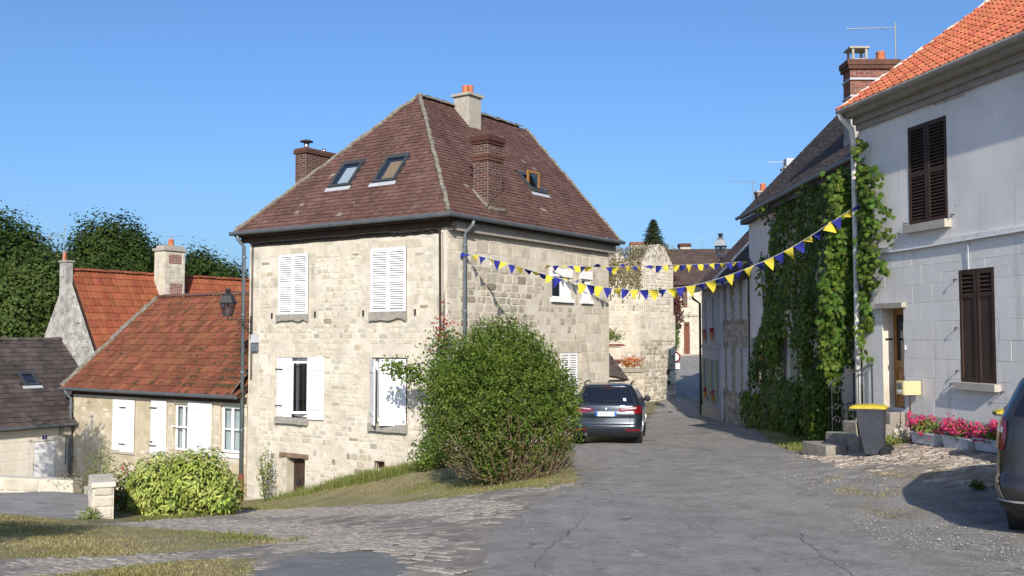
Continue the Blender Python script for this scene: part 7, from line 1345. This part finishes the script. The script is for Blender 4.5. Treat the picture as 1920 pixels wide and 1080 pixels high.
# ------------------------------------------------------------------ low stone wall and pier on the left
lw = thing('low_wall', 'low pale stone wall ending in a crumbling pier by the grey path', 'wall', (-9.4, 22, -3.7))
fV = Fr((-9.62, 22.7), (1.72, -3.9)); zt = -2.78
MB().prism([fV.P(0, -4.2, 0), fV.P(4.2, -4.0, 0), fV.P(4.2, zt - .02, 0), fV.P(2.5, zt - .12, 0), fV.P(0, zt - .42, 0)], -fV.n * .36).build('core', M['mortar'], lw)
stones(Fr(fV.P(4.2, 0, 0), (fV.n.x * -1, fV.n.y * -1)) if False else Fr(fV.P(4.2, 0, -.36 + .36), (-fV.n.x, -fV.n.y)), lw, M['ashlar'], 0, .36, -3.6, zt, [], (.18, .24), (.34, .36), (.02, .05), 20, square=True, seed=201, gap=.03)
stones(fV, lw, M['ashlar'], 0, 4.2, -3.9, zt - .05, [], (.2, .26), (.3, .55), (.02, .05), 60, square=True, seed=202, keep=lambda u, z: z < zt - .45 + u * .1, gap=.03)
for i in range(6):
    u = .1 + i * .7; zz = zt - .40 + min(u, 2.5) * .12 + max(0, u - 2.5) * .059; o = MB().box(fV.P(u, zz, .04), fV.d * .66, -fV.n * .44, (0, 0, .10)).build('coping_stone', M['ashlar'], lw); bv = o.modifiers.new('bevel', 'BEVEL'); bv.width = .025; bv.segments = 2
fV2 = Fr((-15.5, 25.6), (5.1, -1.3)); zz = hz(-12.5, 24.8); mb = MB(); fV2.box(mb, 0, 4.9, zz - .6, zz + .40, -.35, 0); mb.build('core', M['mortar'], lw); stones(fV2, lw, M['ashlar'], 0, 4.9, zz - .3, zz + .40, [], (.18, .24), (.3, .6), (.02, .045), 60, square=True, seed=203, gap=.03)
for i in range(4):
    p = Vector((-10.35 + i * .38, 24.05 - i * .36, 0)); p.z = H(p.x, p.y); o = MB().box(p - Vector((0, 0, .1)), Vector((.34, -.33, 0)), Vector((.18, .18, 0)), (0, 0, .28 + .05 * (i % 2))).build('kerb_stone', M['plinth'], lw); bv = o.modifiers.new('bevel', 'BEVEL'); bv.width = .03; bv.segments = 2
ps = thing('path_steps', 'two grey stone steps dropping beside the pier', 'steps', (-8.1, 19.3, hz(-8.1, 19.3)))
for i in range(2): p = Vector((-8.55 + .22 * i, 19.5 - .5 * i, hz(-8.4, 19.2) - .06)); MB().box(p, Vector((.42, -.12, 0)), Vector((.12, .42, 0)), (0, 0, .14 - .05 * i)).build('step', M['slabpath'], ps)
# ------------------------------------------------------------------ trees
def tree(name, label, base, crowns, n, size, m, group=None, hgt=None):
    t = thing(name, label, 'tree', base, group); top = max(c[2] for c, r in crowns); trunk('trunk', [base, (base[0] + .1, base[1], (base[2] + top) / 2), (base[0], base[1], top)], [.35, .25, .08], t); tb = MB(); P_, N_ = [], []
    for c, r in crowns:
        tb.tube([(base[0], base[1], (base[2] + c[2]) / 2 - .5), ((base[0] + c[0]) / 2, (base[1] + c[1]) / 2, c[2] - r[2] * .6), c], [.14, .1, .03], 6); k = int(3.2 * n * r[0] * r[2])
        p, d = ell_leaves(c, r, k // 7, .5, .27); q = np.repeat(p, 7, 0) + RNG.normal(0, size * 1.1, (len(p) * 7, 3)); P_.append(q); N_.append(np.repeat(d, 7, 0) + [0, 0, .4])
    tb.build('limbs', M['bark'], t); leafcloud('crown', np.concatenate(P_), np.concatenate(N_), size * .85, m, t, .65); return t
G_ = 'trees behind the gabled house'
tree('tree', 'big dark broadleaf tree at the far left edge', (-24.5, 49, -5.5), [((-25.5, 49, 3.6), (2.7, 2.4, 2.6)), ((-23.5, 48.5, 2.7), (1.5, 2, 2.0)), ((-26.5, 48, 1.0), (2.8, 2.2, 2.6)), ((-24, 50, 1.0), (2.6, 2, 3.0)), ((-22.3, 50, 0), (2.0, 2, 2.6))], 820, .24, M['leaf_tree'], G_)
tree('tree', 'paler green leafy tree low in front of the big dark tree at left', (-22.0, 44.5, -5.5), [((-22.6, 44.5, 1.0), (1.5, 1.5, 2.1)), ((-21.2, 44.5, 2.4), (1.1, 1.1, 1.5)), ((-23.2, 44, -1.0), (1.6, 1.4, 1.7)), ((-21.3, 44.4, -.8), (1.3, 1.3, 1.8))], 1000, .20, M['leaf_tree2'], G_)
tree('tree', 'round-headed dark tree above the red roof between gable and stone chimney', (-25, 62, -5), [((-25.4, 62, 5.1), (2.2, 2, 2.5)), ((-23.9, 62, 4.2), (1.7, 1.8, 2.3)), ((-26.9, 62, 4.1), (1.3, 1.8, 2.0)), ((-25, 62, 1.8), (3.2, 2, 2.6)), ((-28.3, 62, 2.4), (1.5, 2, 2.0)), ((-28, 63, 0), (3.0, 2, 3))], 700, .27, M['leaf_tree'], G_)
tree('tree', 'pale-leaved tree just behind the aerial of the bare gable', (-25.5, 56, -5), [((-25.6, 56, 2.4), (2.3, 1.6, 2.2)), ((-23.4, 56, 2.2), (1.7, 1.5, 1.8)), ((-27.4, 56, 1.6), (1.6, 1.5, 2.0))], 750, .24, M['leaf_tree2'], G_)
tree('tree', 'small round tree between the stone chimney and the tall stone house', (-20.3, 66, -4), [((-20.9, 66, 4.1), (1.5, 1.4, 1.8)), ((-19.2, 66, 3.4), (1.5, 1.4, 1.5)), ((-17.6, 66.5, 2.4), (1.5, 1.4, 1.4)), ((-20, 66, 1.5), (2.8, 1.6, 2.2))], 700, .27, M['leaf_tree'], G_)
tree('tree', 'dark tree filling the gap below the left-hand crowns', (-29, 58, -5), [((-29, 58, .5), (3.2, 2, 3.2)), ((-25, 59, -1.5), (3.2, 2, 2.6)), ((-32, 57, 1), (3, 2, 3))], 560, .28, M['leaf_tree'], G_)
cf = thing('conifer', 'dark conifer standing above the ruined wall', 'tree', (11.08, 77, -1)); trunk('trunk', [(11.08, 77, -1), (11.08, 77, 9.3)], [.25, .03], cf); cp_ = []; cn_ = []
for i in range(620):
    h_ = rr_.random() ** .8; z = 9.3 - 4.8 * h_; L_ = .15 + 2.5 * h_ * rr_.uniform(.6, 1.1); a_ = rr_.uniform(0, 6.28)
    for k in range(24): q = rr_.random(); cp_.append((11.08 + math.cos(a_) * L_ * q + rr_.gauss(0, .06), 77 + math.sin(a_) * L_ * q + rr_.gauss(0, .06), z - .32 * q * L_ + .18 * q * q * L_ + rr_.gauss(0, .05))); cn_.append((math.cos(a_) * .3, math.sin(a_) * .3, .8))
leafcloud('crown', np.array(cp_), np.array(cn_), .19, M['leaf_fir'], cf, .35)
# unseen trees added past the left edge to cast shade on lawn and cottage
tree('tree', 'unseen tree added beyond the left edge to shade the lawn', (-8.6, 7.6, H(-8.6, 7.6)), [((-8.4, 7.4, 1.35), (1.9, .8, .75)), ((-7.3, 7.5, 1.2), (1.0, .6, .45))], 1400, .14, M['leaf_tree'])
tree('tree', 'unseen slim tree added beyond the left edge to shade the cottage corner', (-14.6, 25.3, H(-14.6, 25.3)), [((-14.5, 25.3, .3), (.95, .8, 1.2)), ((-14.7, 25.3, -1.2), (.9, .8, 1.3))], 1600, .16, M['leaf_tree'])
